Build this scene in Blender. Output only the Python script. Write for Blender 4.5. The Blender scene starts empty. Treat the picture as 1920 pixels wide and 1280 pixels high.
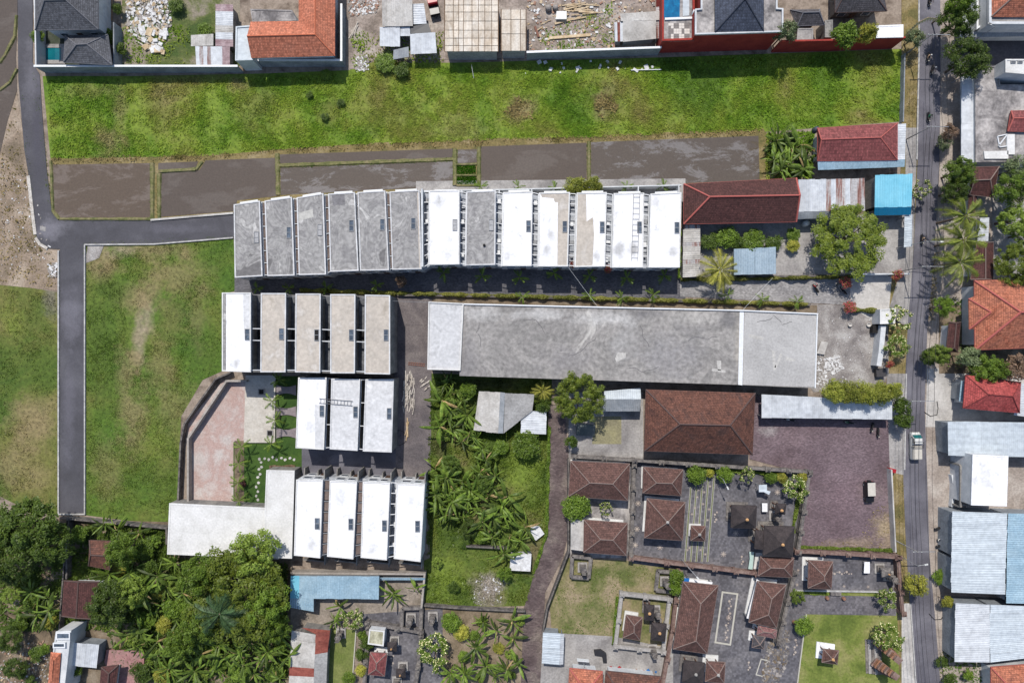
import bpy, bmesh, math, random
import numpy as np
from mathutils import Vector, Matrix
random.seed(11); NR = np.random.default_rng(5)
R = math.radians
scene = bpy.context.scene
COL = scene.collection

# ---------------------------------------------------------------- camera, sky, sun, exposure
H = 128.0                                   # drone height in metres; 10 photo pixels = 1 m on the ground
cam_data = bpy.data.cameras.new('camera'); cam = bpy.data.objects.new('camera', cam_data); COL.objects.link(cam)
cam.location = (0, 0, H); cam.rotation_euler = (0, 0, 0)
cam_data.sensor_width = 36; cam_data.lens = 24.0; cam_data.clip_start = 1; cam_data.clip_end = 5000
scene.camera = cam
SUN = Vector((-0.17, 0.66, 1.0)).normalized()         # towards the sun
w = bpy.data.worlds.new('World'); scene.world = w; w.use_nodes = True
nt = w.node_tree; bg = nt.nodes['Background']
sky = nt.nodes.new('ShaderNodeTexSky'); sky.sky_type = 'NISHITA'; sky.sun_disc = False
sky.sun_elevation = math.asin(SUN.z); sky.sun_rotation = math.atan2(SUN.x, SUN.y)
nt.links.new(sky.outputs[0], bg.inputs[0]); bg.inputs[1].default_value = 0.145
sd = bpy.data.lights.new('sun', 'SUN'); sd.energy = 4.4; sd.angle = R(0.53); sd.color = (1.0, 0.95, 0.875)
so = bpy.data.objects.new('sun', sd); COL.objects.link(so); so.rotation_euler = (-SUN).to_track_quat('-Z', 'Y').to_euler(); so.location = (0, 0, 150)
scene.view_settings.view_transform = 'Standard'; scene.view_settings.look = 'None'
scene.view_settings.exposure = 0.1; scene.view_settings.gamma = 1.0
scene.view_settings.use_curve_mapping = False

# ---------------------------------------------------------------- helpers
def lin(c): c /= 255.0; return c / 12.92 if c <= 0.04045 else ((c + 0.055) / 1.055) ** 2.4
def C(r, g, b, k=0.70): return (lin(r) * k, lin(g) * k, lin(b) * k, 1)
def P(px, py, z=0.0):
    s = (H - z) / H
    return Vector(((px - 960) / 10 * s, (640 - py) / 10 * s, z))
MATS = {}
def M(name, cols, scale=.4, detail=8, rough=.85, bump=0., bscale=5., fine=.35, fscale=3., rnd=0., tile=None, ramp=(.36, .64), spec=.3, stretch=None, dist=.4, metal=0., spots=()):
    if name in MATS: return MATS[name]
    m = bpy.data.materials.new(name); m.use_nodes = True; t = m.node_tree; N = t.nodes; L = t.links
    b = N['Principled BSDF']; b.inputs['Roughness'].default_value = rough; b.inputs['Specular IOR Level'].default_value = spec; b.inputs['Metallic'].default_value = metal
    g = N.new('ShaderNodeNewGeometry'); src = g.outputs['Position']
    if stretch:
        mp = N.new('ShaderNodeMapping'); mp.inputs['Scale'].default_value = stretch; L.new(src, mp.inputs[0]); src = mp.outputs[0]
    n1 = N.new('ShaderNodeTexNoise'); n1.inputs['Scale'].default_value = scale; n1.inputs['Detail'].default_value = detail; n1.inputs['Roughness'].default_value = .62; n1.inputs['Distortion'].default_value = dist
    L.new(src, n1.inputs['Vector'])
    r = N.new('ShaderNodeValToRGB'); L.new(n1.outputs[0], r.inputs[0]); e = r.color_ramp.elements
    e[0].position = ramp[0]; e[1].position = ramp[1]; e[0].color = cols[0]; e[1].color = cols[-1]
    for i in range(1, len(cols) - 1):
        x = e.new(ramp[0] + (ramp[1] - ramp[0]) * i / (len(cols) - 1)); x.color = cols[i]
    out = r.outputs[0]
    if spots:                                          # patches of other ground with ragged edges: (px, py, rx m, ry m, colour, strength)
        sn = N.new('ShaderNodeTexNoise'); sn.inputs['Scale'].default_value = .28; sn.inputs['Detail'].default_value = 8; sn.inputs['Roughness'].default_value = .7; L.new(g.outputs['Position'], sn.inputs['Vector'])
        for px, py, rx, ry, col, k in spots:
            q = P(px, py); mp = N.new('ShaderNodeMapping'); mp.vector_type = 'POINT'; mp.inputs['Location'].default_value = (-q.x / rx, -q.y / ry, 0); mp.inputs['Scale'].default_value = (1 / rx, 1 / ry, 0); L.new(g.outputs['Position'], mp.inputs[0])
            ln = N.new('ShaderNodeVectorMath'); ln.operation = 'LENGTH'; L.new(mp.outputs[0], ln.inputs[0])
            ad = N.new('ShaderNodeMath'); ad.operation = 'MULTIPLY_ADD'; ad.inputs[1].default_value = 3.2; ad.inputs[2].default_value = -1.6; L.new(sn.outputs[0], ad.inputs[0])
            a2 = N.new('ShaderNodeMath'); a2.operation = 'ADD'; L.new(ad.outputs[0], a2.inputs[0]); L.new(ln.outputs['Value'], a2.inputs[1])
            mr = N.new('ShaderNodeMapRange'); mr.inputs[1].default_value = .3; mr.inputs[2].default_value = 1.25; mr.inputs[3].default_value = k; mr.inputs[4].default_value = 0; L.new(a2.outputs[0], mr.inputs[0])
            mx = N.new('ShaderNodeMix'); mx.data_type = 'RGBA'; L.new(mr.outputs[0], mx.inputs[0]); L.new(out, mx.inputs[6]); mx.inputs[7].default_value = col; out = mx.outputs[2]
    def mul(a, bsock, fac):
        mx = N.new('ShaderNodeMix'); mx.data_type = 'RGBA'; mx.blend_type = 'MULTIPLY'; mx.inputs[0].default_value = fac
        L.new(a, mx.inputs[6]); L.new(bsock, mx.inputs[7]); return mx.outputs[2]
    if fine:
        n2 = N.new('ShaderNodeTexNoise'); n2.inputs['Scale'].default_value = fscale; n2.inputs['Detail'].default_value = 5; L.new(g.outputs['Position'], n2.inputs['Vector'])
        mr = N.new('ShaderNodeMapRange'); mr.inputs[1].default_value = .3; mr.inputs[2].default_value = .7; mr.inputs[3].default_value = .45; mr.inputs[4].default_value = 1.45
        mr.clamp = False; L.new(n2.outputs[0], mr.inputs[0]); out = mul(out, mr.outputs[0], fine)
    if rnd:
        oi = N.new('ShaderNodeObjectInfo'); mr = N.new('ShaderNodeMapRange'); mr.inputs[3].default_value = 1 - rnd; mr.inputs[4].default_value = 1 + rnd
        L.new(oi.outputs['Random'], mr.inputs[0]); out = mul(out, mr.outputs[0], 1)
    hsock = None
    if tile:
        uv = N.new('ShaderNodeTexCoord')
        if tile[0] == 'brick':
            bt = N.new('ShaderNodeTexBrick'); bt.inputs['Scale'].default_value = 1; bt.inputs['Brick Width'].default_value = tile[1]; bt.inputs['Row Height'].default_value = tile[2]
            bt.inputs['Mortar Size'].default_value = tile[3]; bt.inputs['Color1'].default_value = (1.2, 1.2, 1.2, 1); bt.inputs['Color2'].default_value = (.72, .72, .72, 1); k = tile[4]; bt.inputs['Mortar'].default_value = (k, k, k, 1)
            bt.inputs['Mortar Smooth'].default_value = .3
            L.new(uv.outputs['UV'], bt.inputs['Vector']); out = mul(out, bt.outputs[0], 1); hsock = bt.outputs['Color']
        else:
            wv = N.new('ShaderNodeTexWave'); wv.bands_direction = tile[2]; wv.inputs['Scale'].default_value = 1 / tile[1] * 0.31416; wv.inputs['Distortion'].default_value = 0
            L.new(uv.outputs['UV'], wv.inputs['Vector'])
            mr = N.new('ShaderNodeMapRange'); mr.inputs[3].default_value = tile[3]; mr.inputs[4].default_value = 1.12; L.new(wv.outputs[1], mr.inputs[0]); out = mul(out, mr.outputs[0], 1); hsock = wv.outputs[1]
    L.new(out, b.inputs['Base Color'])
    if bump or hsock:
        bp = N.new('ShaderNodeBump'); bp.inputs['Strength'].default_value = bump if bump else .4; bp.inputs['Distance'].default_value = .12
        if hsock: L.new(hsock, bp.inputs['Height'])
        else:
            n3 = N.new('ShaderNodeTexNoise'); n3.inputs['Scale'].default_value = bscale; n3.inputs['Detail'].default_value = 4; L.new(g.outputs['Position'], n3.inputs['Vector']); L.new(n3.outputs[0], bp.inputs['Height'])
        L.new(bp.outputs[0], b.inputs['Normal'])
    MATS[name] = m; return m
def leafmat(name, c1, c2, rnd=.25, trans=.3, scale=1.3, cols=None, **k):
    c1 = tuple(v * .95 for v in c1[:3]) + (1,); c2 = tuple(v * 1.45 for v in c2[:3]) + (1,); kw = dict(fine=.55, fscale=5, ramp=(.32, .66)); kw.update(k)
    m = M(name, cols or [c1, c2], scale=scale, rnd=rnd, rough=.5, spec=.3, **kw)
    t = m.node_tree; b = t.nodes['Principled BSDF']; o = t.nodes['Material Output']
    tr = t.nodes.new('ShaderNodeBsdfTranslucent'); mx = t.nodes.new('ShaderNodeMixShader'); mx.inputs[0].default_value = trans
    t.links.new(b.inputs['Base Color'].links[0].from_socket, tr.inputs[0]); t.links.new(b.outputs[0], mx.inputs[1]); t.links.new(tr.outputs[0], mx.inputs[2]); t.links.new(mx.outputs[0], o.inputs['Surface'])
    return m
def plain(name, c, rough=.6, metal=0., spec=.4, rnd=0.):
    return M(name, [c, c], fine=.15, rough=rough, metal=metal, spec=spec, rnd=rnd)

def org(o):
    v = Vector((0, 0, 0))
    while o is not None: v += o.location; o = o.parent
    return v
def tag(o, label=None, cat=None, group=None, kind=None):
    if label: o['label'] = label
    if cat: o['category'] = cat
    if group: o['group'] = group
    if kind: o['kind'] = kind
    return o
def thing(name, label, cat, loc=(0, 0, 0), group=None):
    o = bpy.data.objects.new(name, None); COL.objects.link(o); o.location = loc; o.empty_display_size = .3
    return tag(o, label, cat, group)
def ccw(pts):
    a = sum(pts[i - 1][0] * pts[i][1] - pts[i][0] * pts[i - 1][1] for i in range(len(pts)))
    return list(pts) if a > 0 else list(pts)[::-1]
def inset(pts, d):
    pts = ccw([Vector((p[0], p[1])) for p in pts]); n = len(pts); out = []
    for i in range(n):
        a, b, c = pts[i - 1], pts[i], pts[(i + 1) % n]
        e1 = (b - a).normalized(); e2 = (c - b).normalized(); n1 = Vector((-e1.y, e1.x)); n2 = Vector((-e2.y, e2.x))
        k = n1 + n2; den = max(.3, k.dot(n1)); out.append(b + k * (d / den))
    return out
class MB:
    def __init__(s): s.v = []; s.f = []; s.m = []
    def add(s, vs, fs, mi=0):
        o = len(s.v); s.v += [tuple(x) for x in vs]; s.f += [tuple(i + o for i in f) for f in fs]; s.m += [mi] * len(fs); return s
    def poly(s, pts, mi=0): return s.add(pts, [tuple(range(len(pts)))], mi)
    def prism(s, pts, z0, z1, mi=0, top=True, bottom=False):
        p = ccw(pts); n = len(p)
        vs = [(a[0], a[1], z0) for a in p] + [(a[0], a[1], z1) for a in p]
        fs = [(i, (i + 1) % n, n + (i + 1) % n, n + i) for i in range(n)]
        if top: fs.append(tuple(range(n, 2 * n)))
        if bottom: fs.append(tuple(range(n - 1, -1, -1)))
        return s.add(vs, fs, mi)
    def slab(s, pts3, t, mi=0):                       # any near-planar 3-D polygon, thickened downwards
        n = len(pts3); vs = [tuple(p) for p in pts3] + [(p[0], p[1], p[2] - t) for p in pts3]
        nz = sum(pts3[i - 1][0] * pts3[i][1] - pts3[i][0] * pts3[i - 1][1] for i in range(n))
        idx = list(range(n)) if nz > 0 else list(range(n - 1, -1, -1))
        fs = [tuple(idx), tuple(n + i for i in idx[::-1])] + [(idx[k - 1] + n, idx[k] + n, idx[k], idx[k - 1]) for k in range(n)]
        return s.add(vs, fs, mi)
    def ring(s, pts, d, z0, z1, mi=0):
        a = [Vector((p[0], p[1])) for p in ccw(pts)]; b = inset(a, d); n = len(a)
        vs = [(p.x, p.y, z0) for p in a] + [(p.x, p.y, z1) for p in a] + [(p.x, p.y, z1) for p in b] + [(p.x, p.y, z0) for p in b]
        fs = []
        for i in range(n):
            j = (i + 1) % n
            fs += [(i, j, n + j, n + i), (n + i, n + j, 2 * n + j, 2 * n + i), (2 * n + i, 2 * n + j, 3 * n + j, 3 * n + i)]
        return s.add(vs, fs, mi)
    def box(s, c, sz, rot=0, mi=0):
        x, y, z = sz[0] / 2, sz[1] / 2, sz[2] / 2; co, si = math.cos(rot), math.sin(rot)
        vs = []
        for dz in (-z, z):
            for dx, dy in ((-x, -y), (x, -y), (x, y), (-x, y)): vs.append((c[0] + dx * co - dy * si, c[1] + dx * si + dy * co, c[2] + dz))
        return s.add(vs, [(3, 2, 1, 0), (4, 5, 6, 7), (0, 1, 5, 4), (1, 2, 6, 5), (2, 3, 7, 6), (3, 0, 4, 7)], mi)
    def bar(s, p0, p1, wd, ht, mi=0):
        p0, p1 = Vector(p0), Vector(p1); d = (p1 - p0)
        if d.length < 1e-5: return s
        d.normalize(); u = Vector((0, 0, 1)).cross(d)
        u = Vector((1, 0, 0)) if u.length < 1e-4 else u.normalized(); v = d.cross(u)
        vs = [p + u * a * wd / 2 + v * b * ht / 2 for p in (p0, p1) for a, b in ((-1, -1), (1, -1), (1, 1), (-1, 1))]
        return s.add(vs, [(3, 2, 1, 0), (4, 5, 6, 7), (0, 1, 5, 4), (1, 2, 6, 5), (2, 3, 7, 6), (3, 0, 4, 7)], mi)
    def tube(s, pts, rad, n=6, mi=0, cap=True):
        pts = [Vector(p) for p in pts]
        if not hasattr(rad, '__len__'): rad = [rad] * len(pts)
        vs = []; fs = []
        for i, p in enumerate(pts):
            d = (pts[min(i + 1, len(pts) - 1)] - pts[max(i - 1, 0)]).normalized(); u = d.cross(Vector((0, 1, .13))).normalized(); v = d.cross(u)
            for k in range(n):
                a = 2 * math.pi * k / n; vs.append(p + u * math.cos(a) * rad[i] + v * math.sin(a) * rad[i])
        for i in range(len(pts) - 1):
            for k in range(n): fs.append((i * n + k, i * n + (k + 1) % n, (i + 1) * n + (k + 1) % n, (i + 1) * n + k))
        if cap: fs += [tuple(range(n - 1, -1, -1)), tuple(range((len(pts) - 1) * n, len(pts) * n))]
        return s.add(vs, fs, mi)
    def lathe(s, c, prof, n=10, mi=0):               # prof: (radius, z)
        vs = []; fs = []
        for r, z in prof:
            for k in range(n): a = 2 * math.pi * k / n; vs.append((c[0] + r * math.cos(a), c[1] + r * math.sin(a), c[2] + z))
        for i in range(len(prof) - 1):
            for k in range(n): fs.append((i * n + k, i * n + (k + 1) % n, (i + 1) * n + (k + 1) % n, (i + 1) * n + k))
        fs.append(tuple(range((len(prof) - 1) * n, len(prof) * n)))
        return s.add(vs, fs, mi)
    def build(s, name, mats, parent=None, uv=False, smooth=False, own=False):
        me = bpy.data.meshes.new(name); o = bpy.data.objects.new(name, me); COL.objects.link(o)
        off = Vector((0, 0, 0))
        if parent: o.parent = parent; off = org(parent)
        elif own and s.v:                               # origin at the base centre
            a = np.array(s.v); off = Vector(((a[:, 0].min() + a[:, 0].max()) / 2, (a[:, 1].min() + a[:, 1].max()) / 2, a[:, 2].min())); o.location = off
        me.from_pydata([(x - off.x, y - off.y, z - off.z) for x, y, z in s.v], [], s.f)
        if not isinstance(mats, (list, tuple)): mats = [mats]
        for m in mats: me.materials.append(m)
        if len(mats) > 1: me.polygons.foreach_set('material_index', s.m)
        if uv:
            l = me.uv_layers.new()
            for p in me.polygons:
                n = p.normal; u = Vector((0, 0, 1)).cross(n)
                u = Vector((1, 0, 0)) if u.length < .02 else u.normalized()
                v = n.cross(u)
                for li in p.loop_indices:
                    q = me.vertices[me.loops[li].vertex_index].co; l.data[li].uv = (q.dot(u), q.dot(v))
        if smooth:
            me.polygons.foreach_set('use_smooth', [True] * len(me.polygons))
        return o
def npmesh(name, V, F, mat, parent=None):            # fast mesh from numpy arrays (F: k x 3 or k x 4)
    me = bpy.data.meshes.new(name); k = F.shape[1]
    me.vertices.add(len(V)); me.vertices.foreach_set('co', np.ascontiguousarray(V, dtype=np.float32).ravel())
    me.loops.add(F.size); me.loops.foreach_set('vertex_index', F.astype(np.int32).ravel())
    me.polygons.add(len(F)); me.polygons.foreach_set('loop_start', np.arange(0, F.size, k, dtype=np.int32))
    me.update(calc_edges=True); me.materials.append(mat)
    o = bpy.data.objects.new(name, me); COL.objects.link(o)
    if parent: o.parent = parent
    return o
def copy_tree(o, parent=None):
    c = o.copy(); COL.objects.link(c)
    if parent is not None: c.parent = parent
    for ch in o.children: copy_tree(ch, c)
    return c
def drop(o):
    for ch in list(o.children): drop(ch)
    bpy.data.objects.remove(o)
def place(proto, loc, rz=0, sc=1, label=None, cat=None, group=None):
    c = copy_tree(proto); c.location = loc; c.rotation_euler = (0, 0, rz); c.scale = sc if hasattr(sc, '__len__') else (sc, sc, sc)
    return tag(c, label, cat, group)
ORD = ['first', 'second', 'third', 'fourth', 'fifth', 'sixth', 'seventh', 'eighth', 'ninth', 'tenth', 'eleventh', 'twelfth', 'thirteenth', 'fourteenth', 'fifteenth', 'sixteenth', 'seventeenth', 'eighteenth', 'nineteenth', 'twentieth']
def rank_labels(pts, phrase, rows=1):
    """one label for each point, counted row by row from the top of the picture and from the left"""
    order = sorted(range(len(pts)), key=lambda i: pts[i][1]); per = math.ceil(len(pts) / rows); lab = [None] * len(pts)
    for r in range(rows):
        row = sorted(order[r * per:(r + 1) * per], key=lambda i: pts[i][0])
        for k, i in enumerate(row):
            lab[i] = phrase + ', ' + (('%s row from top, ' % ORD[r]) if rows > 1 else '') + '%s from left' % ORD[k]
    return lab
# ---------------------------------------------------------------- materials of the ground
soil = M('soil', [C(132, 118, 104), C(165, 150, 136), C(112, 98, 86)], scale=.25, bump=.3, bscale=4)
soil_dark = M('dark_soil', [C(88, 78, 64), C(128, 112, 92), C(150, 136, 118)], scale=.3, bump=.4, bscale=4)
gravel = M('grey_gravel', [C(128, 122, 120), C(158, 152, 148), C(186, 182, 178)], scale=.3, bump=.5, bscale=9, fine=.5, fscale=5)
asphalt = M('asphalt', [C(96, 94, 102), C(112, 110, 118), C(128, 126, 134)], scale=.16, fine=.25, fscale=6, bump=.15, bscale=12)
asphalt_new = M('fresh_asphalt', [C(76, 75, 80), C(88, 87, 93), C(108, 107, 113)], scale=.13, fine=.22, fscale=5, bump=.15, bscale=12, ramp=(.3, .75), spots=[(100, 428, 3, 2.2, C(136, 134, 142), .7), (135, 590, 2.0, 5, C(124, 122, 131), .6), (130, 760, 1.2, 9, C(110, 108, 117), .6), (60, 150, 1.6, 6, C(122, 120, 128), .6), (330, 430, 7, .9, C(112, 110, 119), .5), (70, 260, .8, 9, C(82, 80, 90), .6)])
lane_brown = M('brown_block_lane', [C(92, 78, 78), C(112, 98, 96), C(136, 124, 116)], scale=.2, fine=.4, fscale=5, tile=('brick', .5, .25, .02, .75), bump=.15)
lot_purple = M('maroon_block_paving', [C(106, 89, 93), C(120, 103, 108), C(134, 117, 122)], scale=.12, fine=.4, fscale=3, tile=('brick', .42, .21, .02, .8), bump=.15, ramp=(.3, .7), spots=[(1660, 990, 2.2, 4, C(176, 158, 128), .8), (1600, 1018, 6, 1.2, C(160, 142, 122), .6), (1640, 920, 3, 2, C(150, 134, 132), .5), (1490, 820, 4, 2, C(146, 126, 130), .5), (1580, 920, 4, 5, C(140, 118, 124), .5), (1530, 880, 2, 4, C(104, 88, 94), .5), (1440, 808, 2, 1, C(176, 170, 168), .6)])
paver_dark = M('dark_court_paving', [C(96, 94, 99), C(110, 108, 113), C(128, 125, 128)], scale=.22, fine=.3, fscale=2, tile=('brick', .4, .4, .015, .8), bump=.1)
paver_walk = M('charcoal_walk_paving', [C(96, 95, 100), C(120, 118, 122)], scale=.3, tile=('brick', .42, .21, .02, .7), bump=.2)
paver_light = M('light_walk_paving', [C(150, 147, 147), C(172, 169, 168)], scale=.3, tile=('brick', .42, .21, .02, .75), bump=.2)
concrete_pale = M('pale_concrete', [C(172, 168, 164), C(198, 194, 189), C(214, 210, 205)], scale=.25, fine=.25)
concrete_mid = M('stained_concrete', [C(138, 134, 132), C(164, 160, 157), C(182, 178, 174)], scale=.22, fine=.35, bump=.1)
concrete_dirty = M('blotched_concrete', [C(112, 108, 108), C(160, 155, 153), C(196, 190, 186)], scale=.35, fine=.45, fscale=2.2)
red_yard = M('red_stained_yard', [C(188, 178, 171), C(200, 189, 183), C(188, 160, 151), C(204, 194, 188), C(182, 171, 163)], scale=.13, fine=.3, fscale=4, bump=.2, ramp=(.3, .75))
FG = [C(70, 102, 30), C(86, 114, 38), C(100, 118, 46), C(114, 118, 58), C(136, 126, 84)]
TAN, PINK, GRN, LIME = C(148, 132, 96), C(176, 156, 138), C(82, 104, 36), C(132, 152, 58)
SP_W = [(276, 590, 1.8, 3.4, PINK, .55), (262, 640, 1.4, 4.0, PINK, .6), (252, 675, 1.6, 2.5, TAN, .6), (250, 560, 3.5, 3, TAN, .7), (190, 500, 4, 3, TAN, .85), (290, 470, 8, 1.6, TAN, .7), (340, 520, 6, 4, TAN, .55), (190, 640, 4, 12, GRN, .8), (215, 545, 3, 3, GRN, .8), (385, 660, 3, 6, GRN, .6), (300, 900, 10, 5, GRN, .5), (250, 790, 3, 7, TAN, .65), (285, 545, 2.5, 4, TAN, .6), (235, 690, 2, 5, TAN, .6), (300, 690, 3, 5, TAN, .45), (320, 600, 3, 7, C(128, 120, 74), .5), (225, 470, 3, 1.6, PINK, .5), (400, 480, 3, 4, GRN, .5), (370, 590, 2, 6, TAN, .35), (200, 880, 3, 6, TAN, .35), (290, 830, 3, 4, LIME, .25), (200, 730, 3, 5, GRN, .6), (330, 760, 4, 6, TAN, .35)]
SP_E = [(60, 590, 4, 4, GRN, .6), (25, 600, 2.5, 3, LIME, .35), (60, 790, 4.5, 5, TAN, .8), (20, 870, 4, 5, TAN, .6), (80, 690, 3, 6, GRN, .6), (95, 560, 1.5, 4, C(128, 122, 112), .7)]
SP_N = [(265, 215, 1.6, 8, LIME, .6), (398, 210, 2.0, 8, LIME, .7), (205, 265, 3, 2.6, TAN, .7), (225, 215, 1.4, 4, TAN, .5), (300, 210, 3, 4, C(120, 124, 60), .6), (480, 200, 4, 6, C(120, 122, 62), .6), (175, 170, 6, 1.5, TAN, .35), (735, 215, 7, 4, C(122, 122, 62), .6), (860, 240, 6, 2.5, TAN, .4), (620, 215, 3, 3, C(124, 116, 62), .5), (1090, 190, 7, 4, C(70, 104, 28), .5), (1300, 195, 6, 4, C(84, 108, 44), .4), (450, 160, 2, 1.5, TAN, .6), (975, 205, 3.0, 2.6, TAN, .8), (1133, 196, 2.2, 2.4, TAN, .8)]
field_green = M('field_turf', FG, spots=SP_W, scale=.055, fine=.6, fscale=1.6, bump=.6, bscale=2.5, ramp=(.36, .70))
FL = [C(74, 104, 26), C(100, 130, 36), C(124, 142, 50), C(128, 128, 64), C(138, 126, 84)]
field_lush = M('lush_turf', FL, spots=SP_N, scale=.07, fine=.6, fscale=1.4, bump=.7, bscale=2.2, ramp=(.32, .74))
FD = [C(74, 100, 34), C(96, 112, 46), C(118, 118, 62), C(140, 130, 86)]
field_dry = M('half_dry_turf', FD, spots=SP_E, scale=.055, fine=.55, fscale=1.6, bump=.6, bscale=2.5, ramp=(.36, .66))
lawn = M('mown_lawn', [C(96, 112, 46), C(122, 134, 62), C(150, 148, 92)], scale=.2, fine=.4, fscale=2.5, bump=.3, bscale=8)
lawn_deep = M('deep_green_lawn', [C(52, 82, 28), C(72, 100, 36)], scale=.3, fine=.4, fscale=4, bump=.3, bscale=8)
verge_dry = M('dry_verge', [C(110, 104, 62), C(138, 122, 78), C(158, 142, 106)], scale=.3, fine=.5, fscale=3, bump=.5)
straw_ground = M('pale_straw_ground', [C(126, 112, 94), C(156, 138, 120), C(180, 164, 146)], scale=.16, fine=.5, fscale=3, bump=.4, bscale=5)
mud_rock = M('white_kerb_stone', [C(188, 180, 170), C(216, 210, 202)], scale=1.5, fine=.4)
def water(name, mud, mud2, lo, hi, rough=.12, sc=.16, nr=.62):
    m = M(name, [mud, mud, mud2, mud2], scale=sc, detail=14, fine=.2, rough=rough, spec=.5, stretch=(.6, 1.5, 1), ramp=(lo, hi), dist=.5)
    for n in m.node_tree.nodes:
        if n.type == 'TEX_NOISE' and n.inputs['Detail'].default_value == 14: n.inputs['Roughness'].default_value = nr
    return m
pw_brown = water('brown_paddy_water', C(106, 92, 78), C(124, 111, 100), .46, .62, nr=.72)
pw_dark = water('dark_paddy_water', C(100, 89, 79), C(110, 100, 91), .46, .66, .08)
pw_grey = water('silvery_paddy_water', C(102, 92, 82), C(132, 126, 122), .46, .6, .1, .2, nr=.8)
pool_mat = M('pool_water', [C(20, 104, 118), C(26, 122, 132)], scale=.5, fine=.1, rough=.05, spec=.5)
pool_blue = M('blue_pool_water', [C(10, 92, 140), C(20, 128, 176)], scale=.8, fine=.3, rough=.05, spec=.5)
white_line = plain('pale_line_stone', C(196, 192, 180), .8)
green_line = plain('moss_line', C(128, 138, 78), .9)
kerb_mat = M('kerb_concrete', [C(168, 166, 164), C(205, 203, 200)], scale=1., fine=.3)

LV = {}
def sheet(name, pts, lvl, mat, kind='structure', uv=False, parent=None):
    LV[lvl] = LV.get(lvl, -1) + 1; z = .02 * lvl + .0012 * LV[lvl]            # every sheet lies on a height of its own
    q = [P(x, y) for x, y in pts]; b = MB(); b.poly([(p.x, p.y, z) for p in (ccw(q))])
    o = b.build(name, mat, parent, uv=uv); 
    if kind and not parent: o['kind'] = kind
    return o
def rect(x0, y0, x1, y1): return [(x0, y0), (x1, y0), (x1, y1), (x0, y1)]

g = MB(); S = 3000; g.poly([(-S, -S, 0), (S, -S, 0), (S, S, 0), (-S, S, 0)]); g.build('ground', soil)['kind'] = 'structure'
NF = [(80, 143), (250, 143), (500, 138), (655, 132), (690, 118), (850, 118), (1240, 108), (1700, 92), (1692, 228), (1430, 248), (1100, 262), (900, 268), (700, 276), (520, 286), (380, 297), (95, 301)]
sheet('field', NF, 1, field_lush)
sheet('verge', [(95, 298), (380, 293), (520, 281), (700, 268), (900, 260), (1100, 255), (1430, 240), (1440, 255), (1440, 350), (860, 362), (440, 420), (285, 418), (95, 415)], 2, verge_dry)
for pts, mt in [([(98, 309), (283, 306), (282, 408), (115, 409), (103, 396)], pw_brown), ([(297, 306), (372, 303), (366, 317), (297, 320)], pw_dark),
        ([(302, 326), (374, 319), (386, 301), (516, 296), (519, 368), (445, 376), (440, 396), (302, 407)], pw_dark), ([(524, 290), (849, 279), (849, 296), (524, 307)], pw_dark),
        ([(526, 315), (850, 303), (850, 342), (780, 353), (526, 366)], pw_grey), ([(858, 281), (894, 280), (894, 305), (858, 307)], pw_grey),
        ([(902, 275), (1100, 268), (1100, 348), (902, 350)], pw_dark), ([(1108, 267), (1422, 255), (1424, 338), (1280, 344), (1108, 350)], pw_grey)]:
    sheet('paddy_water', pts, 3, mt)
# west side
sheet('paddy_water', [(-60, -60), (33, -60), (33, 30), (30, 110), (32, 170), (14, 230), (0, 290), (-60, 330)], 3, pw_dark)
sheet('waste_ground', [(-60, 330), (0, 290), (14, 230), (32, 172), (48, 280), (56, 340), (72, 455), (92, 468), (110, 470), (110, 545), (60, 540), (-60, 528)], 2, straw_ground)
sheet('field', [(-60, 528), (0, 530), (60, 540), (110, 548), (112, 965), (60, 960), (0, 930), (-60, 930)], 1, field_dry)
sheet('field', [(159, 457), (290, 455), (438, 443), (442, 545), (418, 552), (418, 695), (380, 712), (340, 780), (330, 965), (312, 985), (159, 965)], 1, field_green)
sheet('bare_patch', [(165, 459), (196, 459), (186, 484), (160, 494)], 3, gravel)
WROAD = [(33, -60), (62, -60), (62, 118), (75, 140), (80, 220), (88, 318), (98, 398), (110, 412), (285, 413), (440, 402), (440, 444), (290, 456), (159, 458), (159, 961), (113, 961), (113, 467), (92, 466), (78, 458), (70, 448), (56, 340), (46, 280), (35, 150)]
sheet('road', WROAD, 5, asphalt_new)
def kerb(name, pts, wd, ht, mat, lvl=0, kind='structure'):
    b = MB()
    q = [P(x, y) for x, y in pts]; ht += .11
    for i in range(len(q) - 1):
        d = (q[i + 1] - q[i]).normalized() * (wd * .45)
        b.bar(q[i] - (d if i else d * 0) + Vector((0, 0, ht / 2)), q[i + 1] + Vector((0, 0, ht / 2 + .002 * (i % 2))), wd, ht)
    o = b.build(name, mat); o['kind'] = kind; return o
kerb('kerb', [(111, 470), (111, 963)], .28, .18, kerb_mat); kerb('kerb', [(160.5, 459), (160.5, 963)], .22, .25, kerb_mat)
kerb('kerb', [(110, 963), (161, 963)], .25, .2, kerb_mat); kerb('kerb', [(160, 459), (290, 458), (438, 446)], .25, .22, kerb_mat)
kerb('kerb', [(284, 413), (438, 400)], .35, .25, concrete_pale)
kerb('kerb', [(54, 330), (62, 400), (67, 440)], .6, .1, mud_rock); kerb('kerb', [(68, 446), (76, 458), (90, 466)], .5, .14, mud_rock)
sheet('worn_patch', [(76, 424), (87, 426), (86, 434), (76, 432)], 6, concrete_mid)
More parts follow.
